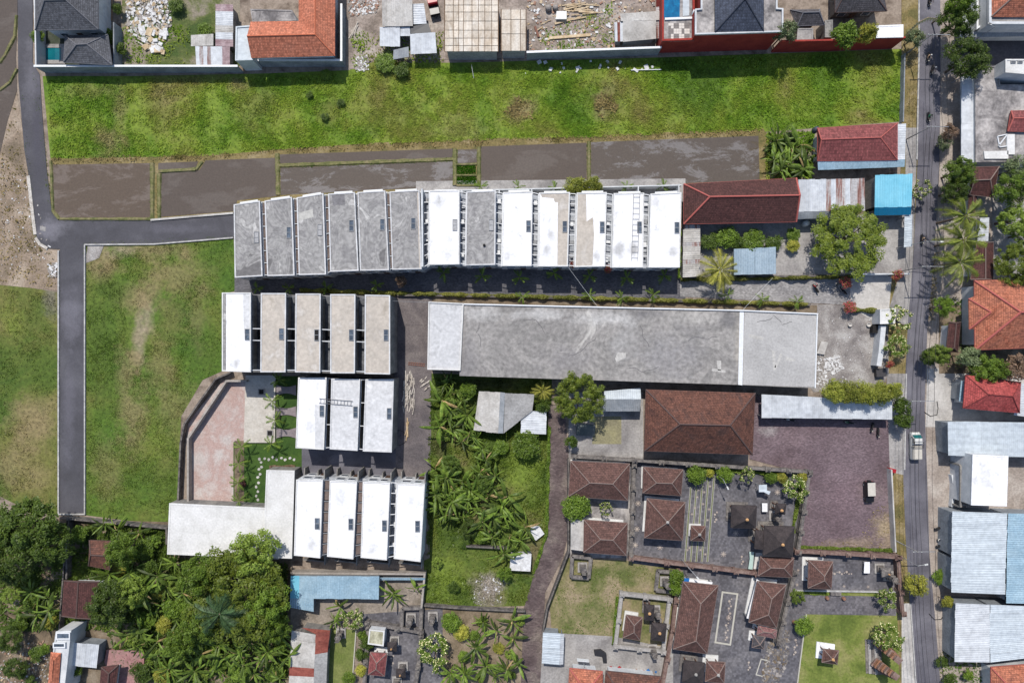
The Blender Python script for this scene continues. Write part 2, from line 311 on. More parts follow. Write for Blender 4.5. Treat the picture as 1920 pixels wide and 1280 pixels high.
# centre
sheet('walkway', [(440, 500), (800, 490), (1285, 495), (1285, 560), (805, 553), (745, 552), (440, 552)], 3, paver_walk, uv=True)
sheet('walkway', [(1275, 527), (1600, 518), (1600, 572), (1275, 556)], 3, paver_light, uv=True)
sheet('forecourt', [(1594, 516), (1706, 514), (1702, 600), (1640, 604), (1594, 575)], 4, concrete_pale)
sheet('back_strip', [(780, 340), (1285, 335), (1285, 380), (780, 375)], 3, concrete_mid)
sheet('gravel_yard', [(1300, 565), (1600, 572), (1665, 590), (1670, 690), (1655, 722), (1525, 735), (1500, 700)], 2, gravel)
sheet('lane', [(738, 548), (810, 553), (808, 895), (738, 893)], 3, M('dark_lane_gravel', [C(96, 90, 92), C(116, 108, 108), C(132, 124, 122)], scale=.25, fine=.45, fscale=5, bump=.4, bscale=8), uv=True)
sheet('alley', [(560, 836), (742, 836), (742, 900), (560, 900)], 3, asphalt)
sheet('alley', [(800, 553), (1532, 572), (1532, 590), (800, 572)], 2, soil_dark)
sheet('yard', [(352, 790), (420, 712), (462, 712), (462, 950), (352, 950)], 3, red_yard)
sheet('lawn', [(438, 828), (566, 820), (566, 885), (500, 890), (500, 955), (438, 955)], 4, lawn_deep)
sheet('lawn', [(515, 705), (562, 705), (562, 830), (515, 830)], 4, lawn_deep)
sheet('planting_bed', [(440, 826), (458, 826), (458, 955), (440, 955)], 5, soil_dark)
# banana plots and lane to the temple
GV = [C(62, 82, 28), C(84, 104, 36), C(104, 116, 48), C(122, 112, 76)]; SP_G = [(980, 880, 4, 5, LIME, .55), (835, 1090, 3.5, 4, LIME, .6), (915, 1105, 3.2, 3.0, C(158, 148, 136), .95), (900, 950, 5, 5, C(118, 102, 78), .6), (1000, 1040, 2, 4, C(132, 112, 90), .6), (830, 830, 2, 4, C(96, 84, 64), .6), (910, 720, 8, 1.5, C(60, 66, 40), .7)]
sheet('grove_floor', [(805, 700), (1035, 705), (1030, 1000), (985, 1135), (795, 1140), (795, 1050), (806, 1045)], 1, M('grove_turf', GV, spots=SP_G, scale=.12, fine=.6, fscale=1.8, bump=.6, bscale=3, ramp=(.32, .7)))
sheet('garden_soil', [(780, 1135), (985, 1140), (980, 1300), (780, 1300)], 2, M('brown_garden_soil', [C(112, 100, 78), C(140, 124, 104), C(160, 145, 124)], scale=.3, fine=.4))
sheet('lane', [(1026, 760), (1058, 756), (1066, 860), (1066, 1000), (1055, 1045), (1022, 1110), (1016, 1300), (976, 1300), (982, 1140), (1000, 1080), (1024, 1000), (1030, 900)], 4, lane_brown, uv=True)
sheet('yard', [(1066, 735), (1206, 735), (1206, 862), (1066, 862)], 3, concrete_mid)
sheet('yard', [(1115, 780), (1165, 780), (1165, 832), (1110, 832)], 4, M('mossy_patch', [C(140, 134, 108), C(158, 152, 116)], scale=.4, fine=.4))
sheet('parking_lot', [(1405, 740), (1665, 780), (1668, 880), (1672, 1030), (1490, 1030), (1520, 890), (1405, 860)], 4, lot_purple, uv=True)
# temple courts
sheet('temple_court', [(1180, 862), (1520, 885), (1495, 1062), (1310, 1072), (1185, 1055)], 5, paver_dark, uv=True)
sheet('temple_court', [(1270, 1060), (1495, 1072), (1490, 1160), (1505, 1165), (1490, 1300), (1245, 1300)], 4, paver_dark, uv=True)
sheet('temple_court', [(1485, 1040), (1682, 1040), (1682, 1108), (1485, 1105)], 5, paver_dark, uv=True)
sheet('yard', [(1068, 862), (1185, 862), (1182, 1045), (1068, 1045)], 4, concrete_dirty)
sheet('terrace_paving', [(1485, 1113), (1680, 1118), (1680, 1153), (1480, 1150)], 5, M('old_grey_paving', [C(100, 97, 102), C(124, 120, 123)], scale=.4, fine=.4, tile=('brick', .5, .5, .02, .8)), uv=True)
sheet('lawn', [(1480, 1100), (1685, 1104), (1695, 1300), (1480, 1300)], 3, lawn)
sheet('yard', [(1062, 1045), (1270, 1055), (1262, 1240), (1135, 1210), (1035, 1195), (1030, 1120)], 2, M('patchy_dry_lawn', [C(100, 108, 58), C(136, 130, 90), C(160, 144, 116)], scale=.22, fine=.45, fscale=2.5, ramp=(.38, .62)))
sheet('yard', [(1050, 1186), (1150, 1192), (1262, 1215), (1262, 1300), (1012, 1300), (1018, 1186)], 4, concrete_mid)
# south
sheet('orchard_ground', [(-60, 968), (320, 978), (320, 1040), (545, 1050), (545, 1300), (-60, 1300)], 1, soil_dark)
sheet('yard', [(545, 1076), (796, 1076), (796, 1160), (545, 1150)], 3, M('sandy_yard', [C(132, 122, 110), C(152, 141, 129), C(166, 154, 142)], scale=.4, fine=.45))
sheet('yard', [(545, 1135), (640, 1160), (640, 1180), (545, 1180)], 4, M('sandy_yard', []))
sheet('court', [(680, 1150), (830, 1140), (830, 1300), (680, 1300)], 4, paver_dark, uv=True)
sheet('lawn', [(622, 1175), (668, 1180), (660, 1300), (612, 1300)], 5, M('pale_lawn', [C(110, 122, 60), C(134, 140, 82)], scale=.3, fine=.4))
# north plots
sheet('building_plot', [(230, -60), (450, -60), (450, 124), (228, 124)], 1, M('grassy_plot', [C(72, 92, 40), C(104, 112, 62), C(150, 140, 124)], scale=.12, fine=.5, bump=.5, ramp=(.42, .58)))
sheet('building_plot', [(648, -60), (1240, -60), (1240, 100), (840, 112), (700, 112), (680, 130), (655, 130)], 2, M('rubbly_soil', [C(132, 120, 110), C(164, 150, 140), C(188, 178, 168)], scale=.3, fine=.5, fscale=2.5, bump=.5))
# east road
EL = [(1724, -60), (1722, 100), (1720, 300), (1712, 480), (1702, 600), (1697, 700), (1693, 900), (1697, 1000), (1705, 1130), (1716, 1300)]
ER = [(1762, -60), (1763, 160), (1760, 330), (1751, 480), (1738, 620), (1733, 760), (1738, 900), (1742, 1040), (1752, 1150), (1764, 1300)]
sheet('roadside', [(1690, -60), (1722, -60), (1722, 300), (1706, 600), (1694, 900), (1706, 1130), (1716, 1300), (1686, 1300), (1678, 1000), (1668, 880), (1665, 600), (1690, 300)], 3, verge_dry)
sheet('pavement', [(1698, 240), (1720, 240), (1712, 480), (1702, 610), (1660, 600), (1696, 480)], 4, concrete_mid)
sheet('pavement', [(1662, 700), (1697, 700), (1694, 890), (1668, 884)], 4, concrete_mid)
sheet('pavement', [(1690, 1130), (1706, 1130), (1718, 1300), (1690, 1300)], 4, concrete_pale)
sheet('roadside', [(1750, -60), (1990, -60), (1990, 1300), (1750, 1300), (1730, 760)], 2, M('dusty_shoulder', [C(146, 134, 124), C(172, 160, 150), C(192, 182, 172)], scale=.2, fine=.4))
sheet('forecourt', [(1738, 690), (1990, 690), (1990, 800), (1735, 800)], 3, concrete_pale)
sheet('driveway', [(1790, 72), (1990, 72), (1990, 130), (1790, 130)], 4, M('dark_drive', [C(78, 78, 84), C(100, 98, 104)], scale=.4))
sheet('courtyard', [(1860, 380), (1990, 380), (1990, 520), (1860, 520)], 3, concrete_mid)
sheet('garden', [(1760, 560), (1990, 640), (1990, 700), (1760, 700)], 4, soil_dark)
sheet('road', EL + ER[::-1], 6, asphalt)
kerb('kerb', [(1698, 700), (1695, 880)], .25, .12, kerb_mat); kerb('kerb', [(1718, 300), (1722, 100), (1722, -40)], .25, .12, kerb_mat)
kerb('kerb', [(1706, 1130), (1717, 1290)], .2, .14, kerb_mat)
# bunds between the paddies
bund_mat = M('bund_turf', [C(92, 98, 54), C(124, 122, 78), C(140, 130, 96)], scale=.8, fine=.5, fscale=3, bump=.5)
def bund(pts, wd, ht=.3):
    q = [P(x, y) for x, y in pts]; b = MB()
    for i in range(len(q) - 1):
        d = (q[i + 1] - q[i]); n = max(2, int(d.length / 1.5)); u = d.normalized(); v = Vector((-u.y, u.x, 0)); vs = []; fs = []
        for k in range(n + 1):
            c = q[i] + d * (k / n); ww = wd * random.uniform(.8, 1.2) / 2; h = ht * random.uniform(.8, 1.2)
            vs += [c - v * ww, c - v * ww * .5 + Vector((0, 0, h)), c + v * ww * .5 + Vector((0, 0, h)), c + v * ww]
        for k in range(n):
            for j in range(3): fs.append((k * 4 + j, k * 4 + 4 + j, k * 4 + 5 + j, k * 4 + 1 + j))
        b.add(vs, [f[::-1] for f in fs])
    o = b.build('paddy_bund', bund_mat); o['kind'] = 'structure'
for pts, wd in [([(286, 306), (286, 412)], 1.0), ([(299, 325), (299, 410)], .9), ([(299, 322), (368, 318), (380, 303)], .8), ([(520, 288), (522, 366)], .9), ([(522, 311), (850, 299)], .9),
                ([(853, 280), (853, 348)], .9), ([(898, 276), (898, 350)], .9), ([(1104, 266), (1104, 350)], .8), ([(96, 302), (100, 396), (112, 411), (284, 411)], .7), ([(856, 309), (894, 308)], .5), ([(856, 329), (894, 329)], .5), ([(856, 348), (896, 348)], .5),
                ([(32, 30), (28, 70), (10, 105), (0, 118)], .8), ([(33, 130), (20, 155), (0, 170)], .7)]:
    bund(pts, wd)
# lines laid in the temple court
for k in range(6):
    xt, xb = 1297 + k * 10.5, 1284 + k * 10.5
    y0 = 892 if k > 1 else 912
    t0 = (y0 - 888) / (1052 - 888); xa = xt + (xb - xt) * t0
    if k == 5: continue
    for dx, mt, wd in ((-1.6, white_line, .7), (0, green_line, 1.2), (1.6, white_line, .7)):
        sheet('court_line', [(xa + dx - wd / 2, y0), (xa + dx + wd / 2, y0), (xb + dx + wd / 2, 1052), (xb + dx - wd / 2, 1052)], 7, mt)
def outline(name, pts, wd, lvl, mat, z=0.):
    q = [P(x, y) for x, y in pts]; b = MB(); a = ccw(q); i_ = inset(a, wd); n = len(a)
    zz = z + .15 + .001 * lvl
    for k in range(n):
        j = (k + 1) % n; b.poly([(a[k].x, a[k].y, zz), (a[j].x, a[j].y, zz), (i_[j].x, i_[j].y, zz), (i_[k].x, i_[k].y, zz)])
    o = b.build(name, mat); o['kind'] = 'structure'; return o
outline('court_border', [(1353, 1107), (1384, 1111), (1370, 1209), (1339, 1204)], .32, 6, white_line)
outline('court_border', [(1426, 1233), (1440, 1236), (1432, 1268), (1416, 1264)], .2, 6, white_line)
def medallion(x, y, r=.5, petals=8):
    b = MB(); c = P(x, y); z = .16
    def disc(cx, cy, rr, n, z): b.poly([(cx + rr * math.cos(2 * math.pi * k / n), cy + rr * math.sin(2 * math.pi * k / n), z) for k in range(n)])
    b.lathe((c.x, c.y, z), [(r * .55, 0), (r * .3, .002)], 10)
    for k in range(petals):
        a = 2 * math.pi * k / petals; disc(c.x + r * .85 * math.cos(a), c.y + r * .85 * math.sin(a), r * .2, 6, z)
    o = b.build('medallion', M('medallion_stone', [C(176, 160, 150), C(196, 184, 172)], fine=.2)); o['kind'] = 'structure'
for x, y in ((1196, 943), (1194, 991), (1191, 1021), (1237, 1025), (1356, 1038), (1457, 922), (1379, 999), (1366, 1157)): medallion(x, y)
for x, y in ((1309, 918), (1303, 951), (1331, 911), (1297, 963), (1320, 922), (1318, 944), (1329, 954), (1307, 931), (1296, 985), (1288, 1030), (1313, 1030), (1322, 1038), (1292, 1026), (1326, 974)): medallion(x, y, .28, 6)
for x, y in ((1496, 1068), (1494, 1095), (1582, 1098), (1627, 1099), (1670, 1078), (1672, 1101)): medallion(x, y, .3, 6)
def scroll(x, y, L, ang=0):
    b = MB(); c = P(x, y); u = Vector((math.sin(ang), math.cos(ang), 0)); v = Vector((u.y, -u.x, 0)); n = int(L / .45)
    for k in range(n):
        p = c + u * (k - n / 2) * .45 + v * .22 * math.sin(k * 1.9); r = .17 * (1 + .4 * math.sin(k * 2.3))
        b.poly([(p.x + r * math.cos(-2 * math.pi * j / 8), p.y + r * math.sin(-2 * math.pi * j / 8), .158 + .0006 * (k % 3)) for j in range(8)][::-1])
    o = b.build('scrollwork', MATS['medallion_stone']); o['kind'] = 'structure'
scroll(1368, 1135, 3.6, .12); scroll(1362, 1180, 3.6, .12); scroll(1341, 966, 2.6, .1); scroll(1391, 1047, 2.2, .1); scroll(1404, 1245, 2.2, .15); scroll(1580, 1073, 4.2, 1.6); scroll(1491, 1210, 3.2, .2); scroll(735, 1235, 2.4, .05)
# ---------------------------------------------------------------- building materials
wall_white = M('white_render', [C(200, 204, 208), C(228, 230, 232)], scale=.5, fine=.15)
wall_grey = M('grey_render', [C(130, 136, 142), C(160, 166, 172)], scale=.5, fine=.3)
wall_raw = M('raw_concrete_wall', [C(120, 118, 116), C(160, 156, 150)], scale=.6, fine=.4, stretch=(1, 1, .3))
wall_red = M('red_painted_wall', [C(150, 52, 46), C(172, 66, 56)], scale=.5, fine=.25)
wall_dark = M('weathered_stone', [C(78, 74, 74), C(112, 106, 102), C(134, 128, 120)], scale=.9, fine=.5)
roof_white = M('white_coated_roof', [C(184, 184, 184, .7), C(232, 232, 233, .72), C(244, 244, 246, .72), C(252, 252, 254, .72)], scale=.5, detail=12, fine=.2, fscale=2.2, ramp=(.26, .5), dist=.8, spots=[(960 + (x - 960) * .949, 640 + (y - 640) * .949, r, r * 1.4, C(150, 148, 146), k) for x, y, r, k in ((1032, 440, .9, .6), (1026, 468, .8, .5), (1160, 470, 1.0, .6), (1190, 468, .9, .7), (1155, 400, .6, .4), (1262, 472, .8, .5), (1230, 380, .8, .3), (1118, 480, .9, .5), (1105, 445, .6, .4), (950, 480, .7, .3), (840, 480, .8, .25), (822, 380, .9, .25), (450, 680, .6, .5), (430, 605, .4, .6), (585, 1020, 1.0, .3), (640, 930, 1.2, .25), (700, 1030, 1.0, .3), (770, 940, 1.1, .3), (580, 800, 1.0, .3), (1850, 900, 2, .2))])
roof_grey = M('grey_screed_roof', [C(118, 116, 116), C(166, 164, 162), C(142, 140, 140), C(172, 170, 168), C(150, 148, 147), C(198, 196, 193)], scale=.2, detail=4, fine=.4, fscale=1.8, rnd=.05, ramp=(.34, .66), dist=1.4, stretch=(1, .75, 1))
roof_tan = M('tan_concrete_roof', [C(180, 170, 157), C(206, 196, 184), C(194, 185, 174), C(216, 210, 203)], scale=.25, fine=.25, fscale=2, rnd=.04, ramp=(.3, .7))
roof_pale = M('pale_concrete_roof', [C(190, 190, 191), C(222, 222, 223), C(210, 210, 211), C(236, 236, 237)], scale=.25, fine=.25, fscale=2, rnd=.05, ramp=(.3, .7))
roof_long = M('old_concrete_roof', [C(124, 121, 119), C(156, 152, 149), C(142, 139, 136), C(166, 162, 158), C(154, 150, 147), C(200, 196, 190)], scale=.12, detail=12, fine=.5, fscale=1.5, ramp=(.32, .7), dist=1.3, spots=[(900, 590, 4, 1.6, C(196, 194, 192), .7), (1000, 592, 5, 1.0, C(202, 200, 198), .7), (1130, 600, 6, 1.4, C(206, 204, 202), .7), (1200, 590, 3, 1.2, C(120, 118, 120), .7), (1300, 596, 5, 1.4, C(200, 196, 190), .6), (1370, 640, 1.2, 6, C(190, 182, 170), .6), (1350, 600, 2, 2, C(112, 110, 112), .7), (900, 640, 4, 4, C(176, 172, 168), .5), (1060, 680, 5, 3, C(140, 137, 138), .6), (1250, 660, 6, 4, C(148, 146, 148), .6), (880, 680, 2, 5, C(134, 131, 132), .6), (1160, 640, 3, 3, C(180, 178, 176), .5)])
roof_ivory = M('ivory_roof', [C(204, 202, 198), C(224, 223, 220), C(236, 235, 233)], scale=.3, fine=.2, ramp=(.25, .6))
frame_grey = plain('aluminium_frame', C(150, 152, 156), .5)
frame_white = plain('white_frame', C(224, 226, 228, .8), .5)
glass = M('dark_glass', [C(70, 80, 92), C(100, 112, 126)], scale=1.5, fine=.2, rough=.08, spec=.6, rnd=.25)
void = plain('shaft_dark', C(30, 28, 28), .9)  # near-black; also stands in for the shade inside shafts and the open hatch
door_brown = plain('brown_door', C(92, 66, 48), .5)
brown_panel = M('brown_deck_panel', [C(112, 98, 94), C(132, 118, 112)], scale=1., fine=.3, rnd=.1)
grey_floor = M('grey_well_floor', [C(150, 156, 166), C(196, 200, 206)], scale=.8, fine=.3)

def XY(q, z): return [P(x, y, z) for x, y in q]
def facade(parent, p0, p1, z0, items, wallside):
    """flat windows and doors set 3 cm proud of a wall running p0-p1; items: (t, width, zlow, height, kind)"""
    p0 = Vector((p0[0], p0[1], 0)); p1 = Vector((p1[0], p1[1], 0)); u = (p1 - p0).normalized(); nrm = Vector((u.y, -u.x, 0)) * wallside; L = (p1 - p0).length
    for t, wd, zl, ht, kind in items:
        c = p0 + u * L * t + nrm * .03; a = math.atan2(u.y, u.x)
        b = MB(); b.box((c.x, c.y, z0 + zl + ht / 2), (wd, .08, ht), a); o = b.build('door' if kind == 'd' else 'window', door_brown if kind == 'd' else frame_white, parent)
        c2 = c + nrm * .03
        b = MB(); b.box((c2.x, c2.y, z0 + zl + ht / 2), (wd - .2 if kind != 'd' else .06, .07, ht - .2 if kind != 'd' else .2), a); b.build('pane' if kind != 'd' else 'handle', glass if kind != 'd' else frame_grey, o)
def skylight(parent, x, y, h, w=.85, l=2.0, mat=None, rot=0):
    c = P(x, y, h); b = MB(); q = [(c.x - w / 2, c.y - l / 2), (c.x + w / 2, c.y - l / 2), (c.x + w / 2, c.y + l / 2), (c.x - w / 2, c.y + l / 2)]
    b.ring(q, .09, h - .02, h + .16); b.box((c.x, c.y, h + .07), (w - .18, .08, .14)); f = b.build('skylight', frame_grey, parent)
    for s in (-1, 1):
        b = MB(); b.box((c.x, c.y + s * (l / 4 - .03), h + .05), (w - .19, l / 2 - .14, .03)); b.build('pane', mat or glass, f)
def unit(label, q, h, rm, wm=wall_white, well=None, zwell=3.3, sky=None, group=None, beams=6, skymat=None, canopy=None, floor=None, beam_mat=None, glazed=None, patch=(), name='terraced_house', front=-1, rim=None):
    a = XY(q, h); ctr = sum(a, Vector()) / 4
    t = thing(name, label, 'house', (ctr.x, ctr.y, 0), group)
    b = MB(); b.prism(a, 0, h - .22); wl = b.build('wall', wm, t)
    b = MB(); b.prism(inset(a, -.05), h - .22, h); b.build('roof', rm, t)
    b = MB(); b.ring(inset(a, -.06), .22, h - .05, h + .10); b.build('parapet', rim or (rm if rm is not roof_white else roof_ivory), t)
    for pi, (pp, mt) in enumerate(patch):
        b = MB(); b.poly([(v.x, v.y, h + .004 + .004 * pi) for v in ccw(XY(pp, h))]); b.build('roof_patch', mt, t)
    if sky: skylight(t, sky[0], sky[1], h, mat=skymat)
    if canopy:
        n0, n1 = a[0], a[1]; u = (n1 - n0).normalized(); v = Vector((-u.y, u.x, 0)); s0 = n0 + u * .9; s1 = n1 - u * .5
        b = MB(); b.prism([s0, s1, s1 + v * canopy, s0 + v * canopy], h - .75, h - .5, bottom=True); b.build('canopy', frame_white, t)
    if well:
        wq = [a[1], P(*well[0], h), P(*well[1], h), a[2]]; wq = [Vector((p.x, p.y, 0)) for p in wq]
        b = MB(); b.prism(inset(wq, .02), 0, zwell); b.build('side_wing', floor or grey_floor, t)
        zb = h - .7
        for s, (e0, e1) in enumerate(((wq[0], wq[3]), (wq[1], wq[2]))):
            k = .12 if s == 0 else -.12; du = (wq[1] - wq[0]).normalized() * k
            b = MB(); b.bar(e0 + du + Vector((0, 0, zb)), e1 + du + Vector((0, 0, zb)), .12, .2); b.build('pergola_beam', beam_mat or frame_white, t)
        for i in range(beams):
            f = (i + .02) / (beams - 1) * .98; p0 = wq[0].lerp(wq[3], f); p1 = wq[1].lerp(wq[2], f); d = (p1 - p0).normalized() * .2
            b = MB(); b.bar(p0 + d + Vector((0, 0, zb)), p1 - d + Vector((0, 0, zb)), .12, .15); b.build('pergola_beam', beam_mat or frame_white, t)
        if not glazed and beams > 6:
            for f, wd, ht in ((.14, .7, .5), (.36, .5, .8), (.63, .8, .45), (.86, .5, .6)):
                f += random.uniform(-.05, .05); p = wq[0].lerp(wq[3], f).lerp(wq[1].lerp(wq[2], f), random.uniform(.4, .65)); b = MB(); b.box((p.x, p.y, zwell + ht / 2), (wd, random.uniform(.4, .9), ht)); b.build('air_conditioner', frame_white if random.random() < .6 else frame_grey, t)
        if glazed:
            for i in range(beams - 1):
                f0 = (i + .12) / (beams - 1) * .98; f1 = (i + .92) / (beams - 1) * .98
                quad = []
                for f, e in ((f0, .16), (f0, .84), (f1, .84), (f1, .16)):
                    l_ = wq[0].lerp(wq[3], f); r_ = wq[1].lerp(wq[2], f); quad.append(l_.lerp(r_, e))
                b = MB(); b.prism(quad, zb - .22, zb - .16, bottom=True); b.build('roof_panel', glazed, t)
    p0, p1 = (a[3], a[2]) if front < 0 else (a[0], a[1])
    facade(t, p0, p1, 0, [(.3, 1.4, .9, 1.5, 'w'), (.75, 1.0, .02, 2.2, 'd'), (.3, 1.6, 3.9, 1.6, 'w'), (.72, 1.4, 3.9, 1.6, 'w')], 1 if front < 0 else -1)
    return t
# ---- upper terrace, thirteen units
UP = [[(439, 384), (487, 377), (492, 517), (441, 520)], [(497, 377), (547, 370), (552, 516), (502, 517)], [(557, 371), (606, 363), (611, 514), (561, 515)],
      [(616, 364), (665, 361), (672, 507), (620, 509)], [(671, 361), (722, 358), (729, 506), (676, 507)], [(731, 360), (786, 357), (790, 504), (736, 505)],
      [(805, 358), (861, 357), (861, 495), (804, 496)], [(875, 360), (929, 358), (928, 496), (873, 497)], [(944, 361), (998, 359), (996, 498), (941, 498)],
      [(1011, 362), (1068, 361), (1064, 499), (1010, 499)], [(1082, 362), (1137, 361), (1134, 499), (1078, 500)], [(1151, 363), (1207, 362), (1205, 501), (1147, 501)], [(1220, 364), (1277, 361), (1274, 501), (1216, 501)]]
SKY = [(481, 445), (542, 436), (600, 431), (659, 423), (717, 421), (775, 419), (853, 422), (921, 422), (991, 424), (1059, 425), (1129, 426), (1199, 426), (1269, 427)]
UL = ['grey screed roofed terrace house at the far left end, against the black tarmac road', 'grey roofed terrace house second from left in the upper row', 'grey roofed terrace house third from left, pale smear near its upper edge',
      'grey roofed terrace house fourth from left, dark square stain at its top', 'grey roofed terrace house fifth from left in the upper row', 'grey roofed terrace house sixth from left, tan strip along its right edge',
      'clean white roofed terrace house right after the six grey ones', 'lone grey roofed terrace house standing among the white ones', 'clean white roofed terrace house just right of the lone grey one',
      'terrace house with white roof worn to bare concrete along its right third', 'terrace house with white roof worn to tan concrete along its left half', 'white roofed terrace house with a grey ladder lying along the roof', 'white roofed terrace house at the right end beside the maroon hip roof']
for i, q in enumerate(UP):
    rm = roof_grey if i < 6 or i == 7 else roof_white
    if i < 12:
        nx = UP[i + 1]; well = (nx[0], nx[3])
    else: well = None
    patch = ()
    if i == 9: patch = [([(1046, 378), (1067, 362), (1064, 497), (1045, 497)], roof_tan), ([(1014, 364), (1066, 363), (1066, 382), (1040, 379), (1038, 372), (1016, 370)], roof_tan)]
    if i == 10: patch = [([(1083, 365), (1099, 364), (1100, 415), (1112, 407), (1114, 440), (1111, 498), (1079, 499)], roof_tan)]
    if i == 5: patch = [([(782, 361), (786, 360), (790, 502), (786, 503)], roof_tan)]
    if i == 3: patch = [([(622, 365), (646, 364), (647, 384), (624, 385)], M('damp_stain', [C(118, 116, 118), C(140, 138, 140)], scale=1, fine=.3))]
    if i == 2: patch = [([(558, 400), (586, 392), (588, 407), (560, 414)], M('pale_smear', [C(190, 188, 182), C(204, 202, 196)], scale=1, fine=.3))]
    unit(UL[i], q, 6.5, rm, well=well, sky=SKY[i], canopy=.45 if i != 6 else .3, group='units of the upper terrace', beams=7 if i < 5 else 8, zwell=4.3 if i >= 5 else 4.6,
         glazed=brown_panel if i < 5 else None, patch=patch, skymat=glass if i not in (0, 2, 6, 7) else M('milky_pane', [C(168, 168, 170), C(186, 186, 188)]), rim=roof_pale if i < 6 or i == 7 else None)
b = MB(); b.ring([P(790, 356, 6.5), P(793, 356, 6.5), P(793, 500, 6.5), P(790, 500, 6.5)][::1], .05, .02, 6.4)
# rear garden wall of the white units
def wall(name, label, pts, h, th, mat, cap=None, zref=None, group=None, cat='wall', base=0.0):
    z = h if zref is None else zref
    q = [P(x, y, z) for x, y in pts]; q = [Vector((p.x, p.y, 0)) for p in q]; left = []; right = []
    for i, p in enumerate(q):
        d0 = (q[i] - q[i - 1]).normalized() if i else (q[1] - q[0]).normalized(); d1 = (q[i + 1] - q[i]).normalized() if i < len(q) - 1 else d0
        d = (d0 + d1).normalized(); nn = Vector((-d.y, d.x, 0)); k = th / 2 / max(.4, nn.dot(Vector((-d0.y, d0.x, 0)))); left.append(p + nn * k); right.append(p - nn * k)
    poly = right + left[::-1]; b = MB(); b.prism(poly, base, h)
    o = b.build(name, mat, own=True); tag(o, label, cat, group)
    if cap:
        b = MB(); b.prism(inset(poly, -.06), h - .06, h + .07, bottom=True); b.build('coping', cap, o)
    return o
wall('garden_wall', 'white rear garden wall between the paddies and the white roofed terrace', [(793, 358), (960, 355), (1150, 350), (1278, 347)], 2.4, .2, wall_white)
for k, (x, y0, y1) in enumerate([(866, 356, 362), (936, 355, 362), (997, 354, 362), (1197, 350, 363), (1273, 345, 363)]):
    wall('partition_wall', 'short white partition wall behind the terrace, %s from left' % ORD[k], [(x, y0), (x, y1)], 2.6, .2, wall_white, group='rear partition walls')
wall('party_wall', 'tall white party wall between the grey and the white terrace units', [(791, 354), (792, 500)], 6.7, .3, wall_white)
# ---- middle left row of five, taller
ML = [[(417, 549), (470, 549), (470, 697), (417, 695)], [(490, 550), (536, 550), (535, 697), (489, 697)], [(555, 551), (601, 551), (600, 698), (554, 697)], [(620, 552), (666, 552), (665, 699), (620, 699)], [(685, 553), (731, 554), (731, 701), (684, 700)]]
LL = ['tall white roofed terrace house at the edge of the grass field', 'tan roofed terrace house just right of the tall white roofed one', 'tan roofed terrace house with an open black roof hatch, middle of five', 'tan roofed terrace house with grey cracks, fourth of the middle row', 'tan roofed terrace house at the right end of its row, beside the gravel lane']
dark_well = M('dark_grey_well', [C(86, 88, 92), C(124, 126, 130)], scale=.8, fine=.5, stretch=(1, 1, .4))  # darker mottled grey for the wings in the gaps between units
for i, q in enumerate(ML):
    nx = ML[i + 1] if i < 4 else None
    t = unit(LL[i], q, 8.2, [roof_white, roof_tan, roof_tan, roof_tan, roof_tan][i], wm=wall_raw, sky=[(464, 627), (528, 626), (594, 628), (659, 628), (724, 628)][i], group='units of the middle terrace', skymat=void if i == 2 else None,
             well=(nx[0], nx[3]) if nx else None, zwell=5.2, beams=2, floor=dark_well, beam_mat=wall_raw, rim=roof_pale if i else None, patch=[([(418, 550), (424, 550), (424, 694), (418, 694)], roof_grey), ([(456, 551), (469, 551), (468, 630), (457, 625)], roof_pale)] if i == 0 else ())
    if nx:
        a = XY(q, 8.2); nb = XY(nx, 8.2)
        for f in (.45, .60, .98):
            b = MB(); p0 = a[1].lerp(a[2], f); p1 = nb[0].lerp(nb[3], f); p0.z = p1.z = 7.4; b.bar(p0, p1, .16, .5); b.build('cross_wall', wall_white, t)
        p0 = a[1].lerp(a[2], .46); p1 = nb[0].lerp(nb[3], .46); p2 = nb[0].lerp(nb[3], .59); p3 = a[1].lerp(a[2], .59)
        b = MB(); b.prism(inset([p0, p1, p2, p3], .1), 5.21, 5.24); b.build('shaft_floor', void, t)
# ---- centre block of three
CB = [[(560, 708), (612, 708), (607, 842), (555, 839)], [(622, 710), (675, 711), (670, 844), (619, 841)], [(686, 711), (738, 711), (734, 847), (681, 845)]]
CL = ['terrace house with white and pale grey roof, leftmost of the centre three', 'pale grey roofed terrace house in the middle of the centre three, under the ladder', 'pale concrete roofed terrace house, rightmost of the centre three, beside the timber pile']
for i, q in enumerate(CB):
    nx = CB[i + 1] if i < 2 else None
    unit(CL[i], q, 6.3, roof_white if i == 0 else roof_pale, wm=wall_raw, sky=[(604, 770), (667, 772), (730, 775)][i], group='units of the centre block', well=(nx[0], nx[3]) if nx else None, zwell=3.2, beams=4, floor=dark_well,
         patch=[([(590, 758), (610, 760), (607, 841), (591, 840)], roof_pale)] if i == 0 else ())
